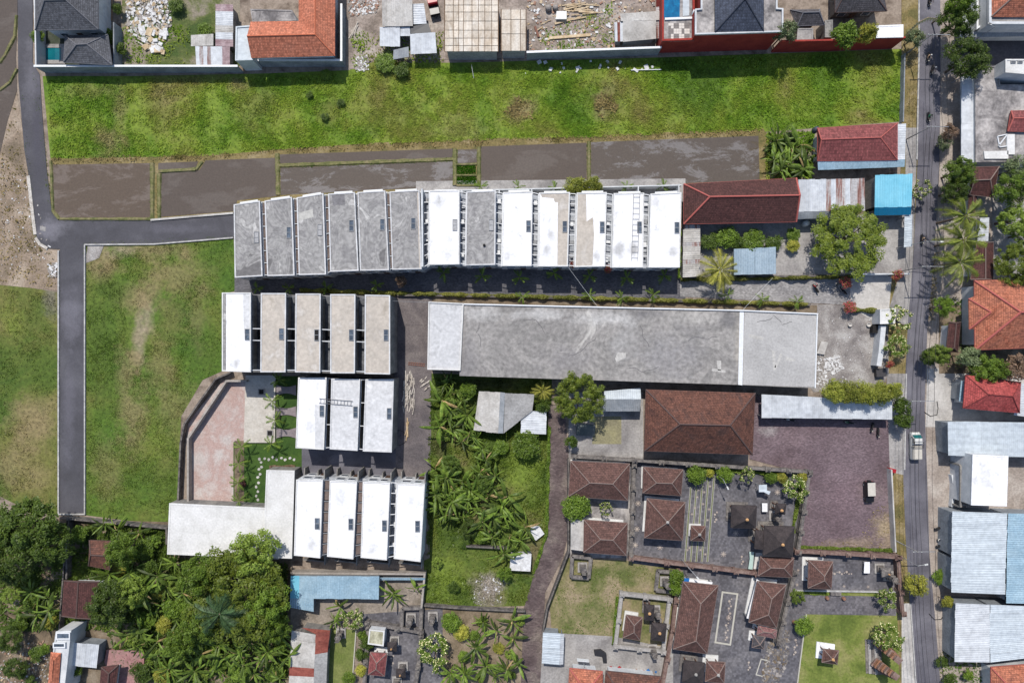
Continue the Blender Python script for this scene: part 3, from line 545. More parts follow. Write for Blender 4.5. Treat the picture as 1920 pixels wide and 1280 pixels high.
# ---- lower row of four
LO = [[(556, 899), (605, 900), (600, 1045), (552, 1040)], [(619, 901), (669, 903), (662, 1047), (614, 1042)], [(681, 903), (731, 905), (725, 1049), (677, 1044)], [(744, 906), (796, 908), (788, 1052), (739, 1046)]]
for i, q in enumerate(LO):
    nx = LO[i + 1] if i < 3 else None
    t = unit('pure white roofed terrace house, %s of the lower row above the blue shed' % ['leftmost', 'second', 'third', 'rightmost'][i], q, 6.5, roof_white, wm=wall_white, sky=[(595, 981), (658, 982), (721, 985), (783, 986)][i], group='units of the lower terrace', well=(nx[0], nx[3]) if nx else None, zwell=3.4, beams=8, beam_mat=frame_grey if i < 2 else frame_white, front=1,
             glazed=brown_panel if i < 2 else None)
    a = XY(q, 6.5); u = (a[1] - a[0]).normalized(); v = Vector((-u.y, u.x, 0))
    for k, s in enumerate((0.02, .98, .55)):                         # fins and yard walls towards the alley and the rear
        p = a[0].lerp(a[1], s); L = 1.6 if s > .9 else (1.3 if s < .1 else .9)
        b = MB(); b.prism([p - u * .1, p + u * .1, p + u * .1 + v * L, p - u * .1 + v * L], 0, 5.2 if s > .9 else 2.2); b.build('fin_wall', wall_raw, t)
    p = a[3].lerp(a[2], .95); b = MB(); b.prism([p - u * .1, p + u * .1, p + u * .1 - v * 2.6, p - u * .1 - v * 2.6], 0, 2.5); b.build('fin_wall', wall_raw, t)
    p0 = a[3] - v * 2.5; p1 = a[2] - v * 2.5; b = MB(); b.bar(p0 + Vector((0, 0, .6 - 6.5)), p1 - u * .2 + Vector((0, 0, .6 - 6.5)), .2, 1.2); b.build('yard_wall', wall_raw, t)

def flat(name, label, cat, pts, h, wm, rm, par=.2, pw=.25, group=None, rim=None, win=()):
    a = XY(pts, h); c = sum(a, Vector()) / len(a); t = thing(name, label, cat, (c.x, c.y, 0), group)
    b = MB(); b.prism(a, 0, h - .15); b.build('wall', wm, t)
    b = MB(); b.prism(inset(a, -.04), h - .15, h, bottom=True); b.build('roof', rm, t)
    if par:
        b = MB(); b.ring(inset(a, -.05), pw, h - .05, h + par); b.build('parapet', rim or rm, t)
    for e, items in win: facade(t, a[e], a[(e + 1) % len(a)], 0, items, 1)
    return t
W2 = [(.2, 1.4, .9, 1.4, 'w'), (.5, 1.0, .02, 2.1, 'd'), (.8, 1.4, .9, 1.4, 'w')]
# ---- the long concrete building
t = flat('long_building', 'very long low building with cracked grey concrete roof in the middle of the picture', 'building', [(868, 571), (1390, 582), (1532, 589), (1528, 727), (1390, 721), (862, 704)], 5.4, wall_raw, roof_long, par=.0)
for pts, mt, nm in [([(1387, 582), (1395, 582), (1392, 722), (1384, 721)], frame_white, 'joint_strip'), ([(1396, 584), (1531, 590), (1527, 725), (1393, 721)], M('light_concrete_roof', [C(168, 166, 164), C(190, 188, 186), C(200, 198, 196)], scale=.12, fine=.25, ramp=(.3, .7)), 'roof_bay'),
        ]:
    b = MB(); b.poly([(v.x, v.y, 5.404 + (.004 if nm == 'joint_strip' else 0)) for v in ccw(XY(pts, 5.4))]); b.build(nm, mt, t)
q = [P(868, 570, 5.4), P(1390, 582, 5.4), P(1533, 588.5, 5.4)]
for i, p in enumerate(q[:-1]):
    b = MB(); b.bar(p + Vector((0, 0, .12)), q[i + 1] + Vector((0, 0, .12)), .22, .35); b.build('parapet', frame_white, t)
b = MB(); b.bar(P(1532, 590, 5.5), P(1528, 727, 5.5), .2, .3); b.build('parapet', frame_white, t)
crk = plain('crack_line', C(104, 102, 104), .9)
for k, (x0, y0, ang, n) in enumerate([(1065, 668, .35, 14), (1200, 610, -.8, 9), (980, 600, -.3, 12), (1290, 640, .6, 12), (900, 650, 1.2, 9), (1420, 604, -.1, 16), (1180, 690, .1, 12)]):
    b = MB(); x, y, a = x0, y0, ang
    for i in range(n):
        a += random.uniform(-.6, .6); x1, y1 = x + 5 * math.cos(a), y - 5 * math.sin(a)
        if abs(a - ang) > 1: a = ang
        u = Vector((math.cos(a), math.sin(a), 0)); v = Vector((-u.y, u.x, 0)) * .045; p0, p1 = P(x, y, 5.4), P(x1, y1, 5.4)
        b.poly([(q.x, q.y, 5.413 + .0006 * (i % 3)) for q in (p0 - v, p1 - v, p1 + v, p0 + v)]); x, y = x1, y1
    b.build('crack', crk, t)
patchm = M('cement_patch', [C(190, 187, 182), C(204, 201, 196)], scale=1, fine=.3)
for pts in ([(1447, 658), (1453, 657), (1455, 693), (1450, 694)], [(1463, 662), (1467, 664), (1456, 690), (1452, 688)], [(1474, 668), (1491, 674), (1490, 678), (1473, 675)], [(1404, 626), (1432, 632), (1430, 638), (1404, 632)], [(1336, 690), (1360, 694), (1360, 699), (1334, 695)], [(1158, 661), (1174, 661), (1173, 670), (1156, 679), (1153, 672)], [(1344, 676), (1352, 676), (1352, 694), (1346, 694)]):
    b = MB(); b.poly([(v.x, v.y, 5.41) for v in ccw(XY(pts, 5.4))]); b.build('roof_patch', patchm, t)
t = flat('annex', 'pale concrete flat roofed annex at the left end of the long building', 'building', [(804, 566), (869, 569), (863, 694), (802, 692)], 5.6, wall_raw, roof_pale, par=.22, pw=.2, rim=roof_ivory)
# ---- flat roofs at lower left
t = flat('flat_roofed_building', 'wide ivory flat roofed building left of the lower white terrace', 'building', [(318, 943), (524, 953), (521, 1047), (314, 1038)], 3.6, wall_raw, roof_ivory, par=.06, pw=.3)
t2 = flat('flat_roofed_building', 'narrow pale flat roofed building between the ivory roof and the lower terrace', 'building', [(500, 881), (552, 882), (547, 1046), (496, 1044), (497, 950)], 4.0, wall_raw, roof_ivory, par=.06, pw=.25)
t = thing('patio', 'pale concrete patio platform with two square black shafts beside the red stained yard', 'patio', tuple(P(490, 765)))
b = MB(); b.prism([P(462, 703), P(518, 703), P(517, 829), P(459, 829)], 0, .45); b.build('slab', M('patio_concrete', [C(196, 188, 176), C(214, 208, 198)], scale=.4, fine=.25), t)
for x, y in ((492, 734), (508, 811)):
    c = P(x, y); b = MB(); b.ring([(c.x - .6, c.y - .6), (c.x + .6, c.y - .6), (c.x + .6, c.y + .6), (c.x - .6, c.y + .6)], .15, .44, .6); f = b.build('shaft_rim', concrete_mid, t); b = MB(); b.box((c.x, c.y, .46), (.85, .85, .02)); b.build('shaft_shade_panel', void, f)  # solid black plate on the slab painted as the shade down each shaft
for k, y in enumerate((731, 771, 811)):
    tt = thing('garden_bridge', 'arched grey path slab crossing the lawn strip, %s from top' % ORD[k], 'path', tuple(P(538, y)), 'path slabs to the centre block')
    n = 8; b = MB(); pts = []
    for j in range(n + 1): pts.append(P(519 + j * 37 / n, y - 10 + 4 * math.sin(math.pi * j / n)))
    for j in range(n, -1, -1): pts.append(P(519 + j * 37 / n, y + 10 - 4 * math.sin(math.pi * j / n)))
    b.prism(pts, 0, .3 + .01); b.build('slab', M('mauve_grey_path', [C(136, 126, 128), C(154, 144, 146)], scale=.5, fine=.3), tt)
# retaining walls round the red yard
wall('retaining_wall', 'pale inner retaining wall curving round the red stained yard', [(352, 948), (352, 822), (424, 714), (462, 714)], 1.6, .35, M('beige_wall', [C(158, 150, 142), C(184, 176, 168)], scale=.6, fine=.3))
wall('boundary_wall', 'dark curved outer boundary wall along the grass field', [(333, 945), (338, 830), (345, 795), (372, 755), (404, 710), (432, 698)], 1.4, .3, wall_dark)
# boundary walls of the north plots
wall('boundary_wall', 'long grey boundary wall behind the villas along the bright field', [(64, 124), (135, 124), (360, 124), (445, 124)], 2.9, .25, wall_grey, frame_white)
wall('boundary_wall', 'white garden wall of the pool villa beside the black tarmac road', [(64, 0), (66, 60), (67, 122)], 2.8, .25, wall_white)
wall('boundary_wall', 'grey wall wrapping the orange roofed house', [(443, 113), (640, 113), (640, 8)], 2.8, .25, wall_grey, frame_white)
wall('boundary_wall', 'grey wall right of the slate roofed villa', [(213, 122), (213, 42)], 2.6, .2, wall_grey)
wall('boundary_wall', 'straight grey concrete wall between building site and bright field', [(988, 98), (1240, 89)], 3.2, .25, wall_grey, frame_white)
wall('boundary_wall', 'red wall with pale coping below the white rooftop, along the field', [(1464, 77), (1560, 75), (1698, 70)], 4.6, .3, wall_red)
wall('boundary_wall', 'long black stone wall edging the orchard below the grass field', [(124, 1085), (126, 972), (312, 990), (312, 1020)], 1.6, .35, wall_dark)
wall('boundary_wall', 'thin dark wall beside the maroon orchard roof', [(110, 1180), (117, 1090), (126, 975)], 1.6, .25, wall_dark)
wall('boundary_wall', 'stone wall with moss along the banana grove, below the tin shed', [(874, 1024), (950, 1028)], 1.2, .3, wall_dark)
wall('boundary_wall', 'low stone wall between banana grove and brown garden', [(795, 1135), (860, 1140), (985, 1146)], 1.2, .3, wall_dark)
wall('boundary_wall', 'stone wall between white lower terrace and the blue tin shed', [(545, 1074), (796, 1076), (790, 1140)], 1.8, .35, M('beige_wall', []))
wall('boundary_wall', 'grey wall along the temple lane, left of the dry yard', [(1066, 860), (1066, 1035), (1026, 1140), (1018, 1185)], 1.8, .25, wall_dark)
wall('boundary_wall', 'white kerb wall between walkway and mango tree garden', [(1602, 514), (1706, 513)], 2.0, .25, wall_white)
wall('boundary_wall', 'white street wall of the gravel yard beside the flowering bushes', [(1657, 610), (1652, 660), (1648, 686)], 2.2, .9, wall_white)
wall('boundary_wall', 'thin pale wall along the street side of the maroon car park', [(1672, 880), (1676, 960), (1680, 1035)], 1.6, .25, concrete_pale)
wall('boundary_wall', 'roadside wall along the bright field, beside the upper road', [(1697, 100), (1694, 228)], 1.3, .2, wall_grey)
# ---------------------------------------------------------------- pitched and sheet roofs
def tilemat(name, a, b_, c=None, row=.33, wdt=.28, k=.5): return M(name, [a, b_] + ([c] if c else []), scale=.45, detail=9, fine=.6, fscale=2.2, tile=('brick', wdt, row, .04, k), bump=.5, rough=.8, ramp=(.3, .7))
tile_slate = tilemat('slate_grey_tiles', C(100, 101, 107), C(120, 121, 127))
tile_navy = tilemat('navy_grey_tiles', C(70, 77, 94), C(90, 97, 114), row=.5)
tile_orange = tilemat('orange_tiles', C(206, 122, 92), C(218, 140, 112), row=.45, k=.6)
tile_terra = tilemat('terracotta_tiles', C(182, 104, 78), C(206, 130, 102), C(160, 100, 84))
tile_maroon = tilemat('maroon_tiles', C(88, 56, 54), C(106, 68, 64))
tile_red = tilemat('brick_red_tiles', C(142, 78, 78), C(160, 94, 92), row=.6, k=.55)
tile_scarlet = tilemat('scarlet_tiles', C(184, 80, 78), C(200, 98, 94))
tile_brown = tilemat('old_brown_tiles', C(88, 60, 54), C(126, 84, 70), C(98, 72, 66))
tile_temple = tilemat('temple_tiles', C(98, 72, 66), C(120, 88, 80), C(108, 82, 77))
tile_charcoal = tilemat('charcoal_tiles', C(84, 82, 86), C(104, 100, 104))
thatch = M('black_palm_thatch', [C(62, 56, 57), C(80, 72, 72)], scale=1.2, fine=.6, fscale=7, bump=.8, bscale=9, rough=.95)
cap_dark = plain('dark_ridge', C(96, 76, 72), .8); cap_pale = plain('pale_ridge', C(142, 124, 117), .8); cap_coral = plain('coral_ridge', C(186, 100, 92), .8); cap_slate = plain('slate_ridge', C(120, 120, 126), .8)
gold = plain('ochre_finial', C(206, 160, 110), .6)
tin_pale = M('pale_tin', [C(192, 195, 199), C(208, 212, 217), C(220, 224, 228)], scale=.5, detail=10, fine=.25, fscale=1.5, ramp=(.3, .6), rough=.45, rnd=.05)
tin_blue = M('sky_blue_tin', [C(118, 196, 222), C(138, 210, 232)], scale=.4, fine=.1, rough=.4, rnd=.05)
tin_lblue = M('powder_blue_tin', [C(150, 180, 198), C(172, 199, 214)], scale=.4, fine=.3, rough=.45, rnd=.06)
tin_deep = plain('deep_blue_tin', C(20, 140, 186), .4)
tin_grey = M('grey_tin', [C(140, 146, 152), C(170, 174, 178)], scale=.3, fine=.25, rough=.5, rnd=.08)
tin_ice = M('ice_blue_tin', [C(186, 195, 203), C(200, 209, 216), C(211, 220, 226)], scale=.45, detail=10, fine=.25, fscale=1.5, ramp=(.3, .6), stretch=(.3, 2.5, 1), rough=.45, rnd=.05)
tin_rust = M('rusty_tin', [C(128, 84, 74), C(158, 124, 116), C(184, 178, 176), C(196, 194, 194)], scale=.6, fine=.4, rough=.7, rnd=.12, stretch=(3, .25, 1), ramp=(.36, .56))
tin_rust2 = M('rust_red_tin', [C(128, 64, 54), C(158, 92, 78)], scale=.8, fine=.4, rough=.7, rnd=.2)
asbestos = M('asbestos_sheet', [C(172, 168, 162), C(198, 194, 188), C(208, 205, 200)], scale=.4, fine=.3, rnd=.06)
asb_grey = M('grey_asbestos', [C(148, 147, 146), C(172, 171, 170)], scale=.5, fine=.35, rnd=.08)
ply = M('plywood', [C(200, 184, 164), C(222, 210, 194), C(236, 228, 216)], scale=.6, fine=.3, rnd=.12, stretch=(1, .3, 1))
timber = M('sawn_timber', [C(190, 164, 128), C(220, 200, 168)], scale=1., fine=.3, rnd=.15)
pink_tin = M('pink_faded_tin', [C(150, 122, 126), C(190, 170, 172)], scale=.6, fine=.3, rnd=.12)

def face_roof(parent, faces, mat, thick=.12, name='roof'):
    b = MB(); 
    for f in faces:
        pts = [P(*p) for p in f]; n = (pts[1] - pts[0]).cross(pts[2] - pts[0])
        if n.z < 0: pts = pts[::-1]
        b.poly(pts)
        b.poly([p - Vector((0, 0, thick)) for p in pts[::-1]])
    return b.build(name, mat, parent, uv=True)
def fascia(parent, loop, mat, t=.22):
    b = MB(); q = [P(*p) for p in loop]; n = len(q)
    for i in range(n):
        a, c = q[i], q[(i + 1) % n]; b.bar(a - Vector((0, 0, t / 2)), c - Vector((0, 0, t / 2)), .08, t)
    return b.build('fascia', mat, parent)
def caps(parent, lines, mat, r=.13):
    for p0, p1 in lines:
        b = MB(); b.tube([P(*p0) + Vector((0, 0, .03)), P(*p1) + Vector((0, 0, .03))], r, 6); b.build('ridge_cap', mat, parent)
def hip(name, label, cat, eave, ze, ridge, zr, mat, wm=wall_white, cap=cap_dark, over=.9, group=None, walls=True, finial=None, posts=False, plinth=None, capr=.13, items=True, base=0.):
    e = [(x, y, ze) for x, y in eave]; c = sum([P(*p) for p in e], Vector()) / 4
    t = thing(name, label, cat, (c.x, c.y, base), group)
    r0 = (*ridge[0], zr); r1 = (*ridge[-1], zr); TL, TR, BR, BL = e
    if ridge[0] == ridge[-1]: faces = [[TL, TR, r0], [TR, BR, r0], [BR, BL, r0], [BL, TL, r0]]; lines = [(k, r0) for k in e]
    else:
        d0 = P(*r1) - P(*r0)
        if abs(d0.x) > abs(d0.y): faces = [[TL, TR, r1, r0], [TR, BR, r1], [BR, BL, r0, r1], [BL, TL, r0]]; lines = [(TL, r0), (BL, r0), (TR, r1), (BR, r1), (r0, r1)]
        else: faces = [[TL, TR, r0], [TR, BR, r1, r0], [BR, BL, r1], [BL, TL, r0, r1]]; lines = [(TL, r0), (TR, r0), (BL, r1), (BR, r1), (r0, r1)]
    rf = face_roof(t, faces, mat)
    fascia(rf, e, cap if mat is not thatch else thatch, .2 if mat is not thatch else .35)
    if capr: caps(rf, lines, cap, capr)
    q = [P(*p) for p in e]; s = min((q[1] - q[0]).length, (q[3] - q[0]).length); ov = min(over, s * .28); wq = inset(q, ov)
    if walls:
        b = MB(); b.prism(wq, base, ze - .05, top=False); wl = b.build('wall', wm, t)
        if items and s > 4: facade(t, wq[0], wq[1], 0, W2, 1)
    if posts:
        for p in wq:
            b = MB(); b.bar((p.x, p.y, base + .3), (p.x, p.y, ze), .16, .16); b.build('post', posts, t)
    if plinth:
        b = MB(); b.prism(inset(q, ov * .3), base, base + .35); b.prism(inset(q, ov * .85), base + .35, base + .6); b.build('plinth', plinth, t)
    if finial:
        p = P(*r0); b = MB(); b.lathe((p.x, p.y, p.z - .05), [(.28, 0), (.3, .12), (.14, .25), (.2, .38), (.05, .6)], 8); b.build('finial', finial, rf)
    return t
def sheets(parent, TL, TR, BR, BL, n, mats, axis='x', corr=True, period=.33, amp=.022, name='sheet', jit=.02):
    q = [P(*TL), P(*TR), P(*BR), P(*BL)]
    for i in range(n):
        f0, f1 = i / n, (i + 1.0) / n
        if axis == 'x': a, b_, c, d = q[0].lerp(q[1], f0), q[0].lerp(q[1], f1), q[3].lerp(q[2], f1), q[3].lerp(q[2], f0)
        else: a, b_, c, d = q[0].lerp(q[3], f0), q[0].lerp(q[3], f1), q[1].lerp(q[2], f1), q[1].lerp(q[2], f0)
        dz = Vector((0, 0, random.uniform(-jit, jit))); wdt = (b_ - a).length
        k = max(2, min(60, int(wdt / period * 4))) if corr else 1
        j0, j1 = random.uniform(-.008, .008), random.uniform(-.008, .008); d0, d1 = (d - a) * j0, (d - a) * j1
        top = []; bot = []
        for s in range(k + 1):
            o = Vector((0, 0, amp * math.sin(2 * math.pi * s / 4) if corr else 0)) + dz
            top.append(a.lerp(b_, s / k) + o - d0); bot.append(d.lerp(c, s / k) + o + d1)
        b = MB(); fs = [(s, s + 1, k + 2 + s, k + 1 + s) for s in range(k)]
        nz = (top[1] - top[0]).cross(bot[0] - top[0]).z
        b.add(top + bot, fs if nz > 0 else [f[::-1] for f in fs])
        mt = mats(i) if callable(mats) else mats
        b.build(name, mt, parent, smooth=False)
def shed(label, quads, wm=wall_grey, name='tin_shed', cat='shed', group=None, wall_in=.3, open_=False):
    """quads: list of (TL,TR,BR,BL,n,mats,axis); walls or posts under the first ones' outline"""
    q0 = quads[0]; c = sum([P(*p) for p in q0[:4]], Vector()) / 4; t = thing(name, label, cat, (c.x, c.y, 0), group)
    for q in quads:
        sheets(t, *q[:7], **(q[7] if len(q) > 7 else {}))
        pts = [P(*p) for p in q[:4]]; w_ = inset(pts, wall_in); zs = min(p.z for p in pts) - .12
        if open_:
            for p in w_:
                b = MB(); b.bar((p.x, p.y, 0), (p.x, p.y, zs), .14, .14); b.build('post', frame_grey, t)
            for i in range(4):
                b = MB(); p0, p1 = w_[i], w_[(i + 1) % 4]; b.bar((p0.x, p0.y, zs - .05), (p1.x, p1.y, zs - .05), .1, .16); b.build('rafter', frame_grey, t)
        else:
            b = MB(); b.prism(w_, 0, zs, top=False); b.build('wall', wm, t)
    return t
# ---- north-west villas
hip('villa', 'large slate grey hip roofed villa at the top left corner', 'house', [(66, -60), (184, -62), (184, 55), (66, 57)], 5.5, [(83, 1), (123, 0)], 8.2, tile_slate, cap=cap_slate, capr=.1)
hip('pavilion', 'smaller slate grey hip roofed pavilion beside the teal pool', 'pavilion', [(122, 67), (202, 65), (210, 122), (119, 117)], 3.6, [(143, 84), (163, 83)], 5.2, tile_slate, cap=cap_slate, capr=.1, wm=wall_dark)
t = thing('swimming_pool', 'small teal swimming pool with grey surround beside the slate pavilion', 'pool', tuple(P(103, 103)))
b = MB(); b.ring([P(80, 84), P(124, 84), P(124, 121), P(80, 121)], .7, 0, .3); b.build('pool_surround', concrete_mid, t); b = MB(); b.prism([P(86, 89), P(120, 89), P(120, 117), P(86, 117)], 0, .2); b.build('pool_water', pool_mat, t)
sheet('deck', [(68, 58), (214, 58), (214, 122), (68, 122)], 3, M('dark_garden', [C(52, 64, 40), C(90, 92, 84)], scale=.3))
sheet('deck', [(186, 0), (212, 0), (212, 40), (186, 40)], 5, M('timber_deck', [C(150, 118, 92), C(168, 142, 112)], scale=.5, stretch=(6, .3, 1), fine=.3))
# orange roofed L-shaped house
t = thing('orange_house', 'L shaped house with bright orange tiled roof at the top', 'house', tuple(P(560, 60)))
ze, zr = 5.0, 7.0
rf = face_roof(t, [[(463, 68, zr), (591, 65, zr), (628, 105, ze), (471, 109, ze)], [(470, 41, ze), (560, 40, ze), (591, 65, zr), (463, 68, zr)], [(591, 65, zr), (591, -70, zr), (629, -70, ze), (628, 105, ze)], [(560, 40, ze), (560, -70, ze), (591, -70, zr), (591, 65, zr)]], tile_orange)
caps(rf, [((463, 68, zr), (591, 65, zr)), ((591, 65, zr), (628, 105, ze)), ((591, 65, zr), (591, -70, zr))], plain('orange_ridge', C(214, 120, 86), .8), .1)
b = MB(); b.prism([P(476, 46, ze), P(566, 46, ze), P(566, -70, ze), P(620, -70, ze), P(620, 98, ze), P(476, 102, ze)], 0, ze - .1, top=False); b.build('wall', wall_white, t)
facade(t, P(480, 102, ze), P(618, 98, ze), 0, [(.15, 1.6, 1, 1.5, 'w'), (.5, 1.6, 1, 1.5, 'w'), (.85, 1.6, 1, 1.5, 'w')], 1)
flat('terrace_roof', 'pale blue grey flat terrace left of the orange roof', 'terrace', [(443, 51), (470, 49), (474, 113), (442, 114)], 4.6, wall_white, tin_ice, par=.15)
flat('flat_roofed_building', 'dark stained flat roof enclosed by the orange L shaped house', 'building', [(470, 18), (548, 20), (556, 39), (474, 41)], 4.0, wall_white, concrete_dirty, par=.1)
# sheds of the plots
shed('patched white and pink tin shed above the white rubble, upper of two', [((404, 8, 2.8), (437, 9, 2.8), (437, 88, 2.5), (404, 87, 2.5), 6, lambda i: [pink_tin, tin_pale, tin_pale, asbestos, tin_pale, pink_tin][i], 'y')], wm=wall_raw)
shed('patched tin shed with rust streaked strips against the grey wall', [((358, 66, 2.6), (400, 64, 2.6), (400, 86, 2.5), (358, 87, 2.5), 3, asbestos, 'x'), ((366, 87, 2.5), (431, 88, 2.5), (431, 123, 2.3), (368, 125, 2.3), 9, lambda i: [tin_pale, tin_rust, tin_pale, tin_rust, tin_pale, tin_pale, tin_pale, pink_tin, pink_tin][i], 'x')], wm=wall_raw)
shed('grey corrugated workshop shed at the top, left of the red truck', [((716, -10, 3.4), (773, -8, 3.4), (774, 49, 3.0), (717, 50, 3.0), 7, asbestos, 'x')])
shed('pale tin lean-to right of the grey workshop shed', [((774, 8, 2.8), (795, 7, 2.8), (800, 45, 2.6), (775, 46, 2.6), 3, tin_pale, 'y')])
shed('clean white tin roof below the grey workshop shed', [((712, 51, 2.8), (750, 50, 2.8), (750, 88, 2.5), (712, 87, 2.5), 4, tin_pale, 'x')], open_=True)
shed('small white tin roof between two larger white ones', [((750, 51, 2.6), (769, 50, 2.6), (769, 68, 2.5), (750, 68, 2.5), 2, tin_pale, 'x')], open_=True)
shed('largest clean white tin roof beside the plywood deck', [((769, 64, 3.0), (816, 61, 3.0), (819, 100, 2.7), (770, 102, 2.7), 5, tin_pale, 'x')], open_=True)
shed('black tarpaulin roof behind the largest white tin roof', [((770, 50, 2.7), (803, 44, 2.7), (809, 62, 2.6), (770, 63, 2.6), 1, plain('black_tarp', C(52, 54, 60), .4), 'x', dict(corr=False))], open_=True)
shed('tiny crooked grey tin shelter by the field bushes', [((738, 94, 2.2), (766, 88, 2.2), (767, 107, 2.0), (737, 112, 2.0), 3, tin_grey, 'x')], open_=True)
shed('white sheet roofed shed with rusty side strips by the red wall', [((1163, 26, 3.), (1238, 21, 3.), (1238, 38, 2.9), (1164, 40, 2.9), 3, asbestos, 'x', dict(corr=False)), ((1168, 40, 2.9), (1230, 38, 2.9), (1230, 73, 2.6), (1168, 79, 2.6), 3, asbestos, 'x', dict(corr=False)), ((1152, 42, 2.6), (1168, 42, 2.6), (1168, 78, 2.5), (1153, 78, 2.5), 3, lambda i: [tin_pale, tin_rust2, tin_pale][i], 'x'), ((1230, 14, 2.7), (1239, 13, 2.7), (1239, 72, 2.5), (1231, 73, 2.5), 2, tin_rust, 'y')])
# plywood formwork decks
def deck(label, cols, rows, z, wallpts):
    c = P((cols[0] + cols[-1]) / 2, (rows[0] + rows[-1]) / 2, z); t = thing('formwork_deck', label, 'building', (c.x, c.y, 0))
    for i in range(len(cols) - 1):
        for j in range(len(rows) - 1):
            g = .55; b = MB(); b.prism([P(cols[i] + g, rows[j] + g, z), P(cols[i + 1] - g, rows[j] + g, z), P(cols[i + 1] - g, rows[j + 1] - g, z), P(cols[i] + g, rows[j + 1] - g, z)], z - .1, z + random.uniform(-.02, .03)); b.build('plywood_panel', ply, t)
    for x in cols:
        b = MB(); b.bar(P(x, rows[0], z - .08), P(x, rows[-1], z - .08), .2, .12); b.build('joist', M('dark_joist', [C(92, 72, 54), C(120, 94, 70)]), t)
    b = MB(); b.prism([P(x, y, z) for x, y in wallpts], 0, z - .2); b.build('block_wall', M('block_wall', [C(150, 150, 152), C(178, 178, 180)], scale=.5, fine=.4), t)
    return t
deck('large pale plywood formwork deck on grey block walls', [834, 850, 860, 869, 885, 897, 909, 922, 934], [-12, 0, 10, 23, 40, 57, 72, 86, 97], 3.9, [(838, -12), (931, -12), (931, 96), (838, 96)])
deck('narrow plywood formwork deck with pale timber rim beside the larger deck', [940, 958, 976, 986], [18, 37, 64, 96], 3.4, [(942, 18), (984, 18), (984, 95), (942, 95)])
# ---- red house with rooftop terraces
t = flat('red_house', 'tall red walled house with blotched concrete roof terraces and navy roof', 'house', [(1303, 19), (1314, 18), (1314, -60), (1456, -60), (1456, 17), (1467, 18), (1467, 61), (1303, 66)], 7.2, wall_red, concrete_dirty, par=.35, pw=.25, rim=wall_white)
rf = face_roof(t, [[(1340, -70, 7.6), (1397, -2, 10.2), (1397, -70, 10.2)], [(1340, -70, 7.6), (1341, 60, 7.6), (1397, -2, 10.2), (1397, -70, 10.2)], [(1341, 60, 7.6), (1432, 58, 7.6), (1397, -2, 10.2)], [(1432, 58, 7.6), (1432, -70, 7.6), (1397, -70, 10.2), (1397, -2, 10.2)]][1:], tile_navy)
caps(rf, [((1341, 60, 7.6), (1397, -2, 10.2)), ((1432, 58, 7.6), (1397, -2, 10.2))], tile_navy, .12); fascia(rf, [(1341, 60, 7.6), (1432, 58, 7.6), (1432, -60, 7.6), (1341, -60, 7.6)], tile_navy, .35)
t = flat('pool_terrace', 'lower red walled terrace with blue pool and chequered tile floor', 'terrace', [(1241, -60), (1301, -60), (1301, 76), (1241, 78)], 5.0, wall_red, concrete_dirty, par=.35, pw=.35, rim=wall_red)
b = MB(); b.prism([P(1244, -50, 5), P(1276, -50, 5), P(1274, 34, 5), P(1244, 36, 5)], 4.95, 5.08); b.build('pool_water', pool_blue, t)
b = MB(); b.prism([P(1246, 35, 5), P(1297, 33, 5), P(1297, 37, 5), P(1246, 39, 5)], 4.95, 5.3); b.build('pool_edge', frame_white, t)
b = MB(); b.prism([P(1297, 24, 5), P(1302, 24, 5), P(1302, 75, 5), P(1297, 75, 5)], 4.95, 6.1); b.build('screen_wall', frame_white, t)
b = MB(); b.prism([P(1280, -50, 5), P(1292, -50, 5), P(1292, 30, 5), P(1280, 31, 5)], 4.95, 5.12); b.build('deck', tin_ice, t)
tile_w = plain('cream_tile', C(220, 212, 204), .5); tile_d = plain('grey_tile', C(120, 112, 110), .5)
for i in range(8):
    for j in range(6):
        x0, y0 = 1253 + i * 5, 44 + j * 5; b = MB(); b.prism([P(x0 + .2, y0 + .2, 5), P(x0 + 4.8, y0 + .2, 5), P(x0 + 4.8, y0 + 4.8, 5), P(x0 + .2, y0 + 4.8, 5)], 5.0, 5.03)
        b.build('floor_tile', tile_w if ((i // 2 + j // 2) % 2 == 0 and random.random() < .85) or (2 <= i < 5 and 2 <= j < 4) else tile_d, t)
# garden compound east of the red house
hip('garden_shrine', 'small charcoal hip roof behind the red wall with grey tree', 'pavilion', [(1482, 19), (1537, 18), (1546, 47), (1495, 49)], 4.2, [(1506, 24), (1536, 23)], 5.4, tile_charcoal, wm=wall_dark, cap=cap_slate, capr=.1)
hip('compound_house', 'wide charcoal hip roof at the top edge, behind the golden shrubs', 'house', [(1566, -50), (1650, -52), (1663, 21), (1566, 24)], 4.2, [(1590, -22), (1630, -24)], 6.4, tile_charcoal, wm=wall_dark, cap=cap_dark, capr=.1)
flat('store_room', 'small square concrete roof behind the red wall', 'building', [(1496, 54), (1524, 54), (1524, 75), (1494, 76)], 3.8, wall_dark, concrete_mid, par=.08)
flat('gate_block', 'narrow dark concrete slab right of the charcoal hip roof', 'building', [(1547, 39), (1561, 38), (1561, 70), (1547, 70)], 3.8, wall_dark, wall_raw, par=.05)
flat('gate_roof', 'bright white flat roof on the red wall beside the road', 'building', [(1642, 49), (1693, 47), (1693, 70), (1643, 71)], 4.9, wall_white, roof_white, par=.06)
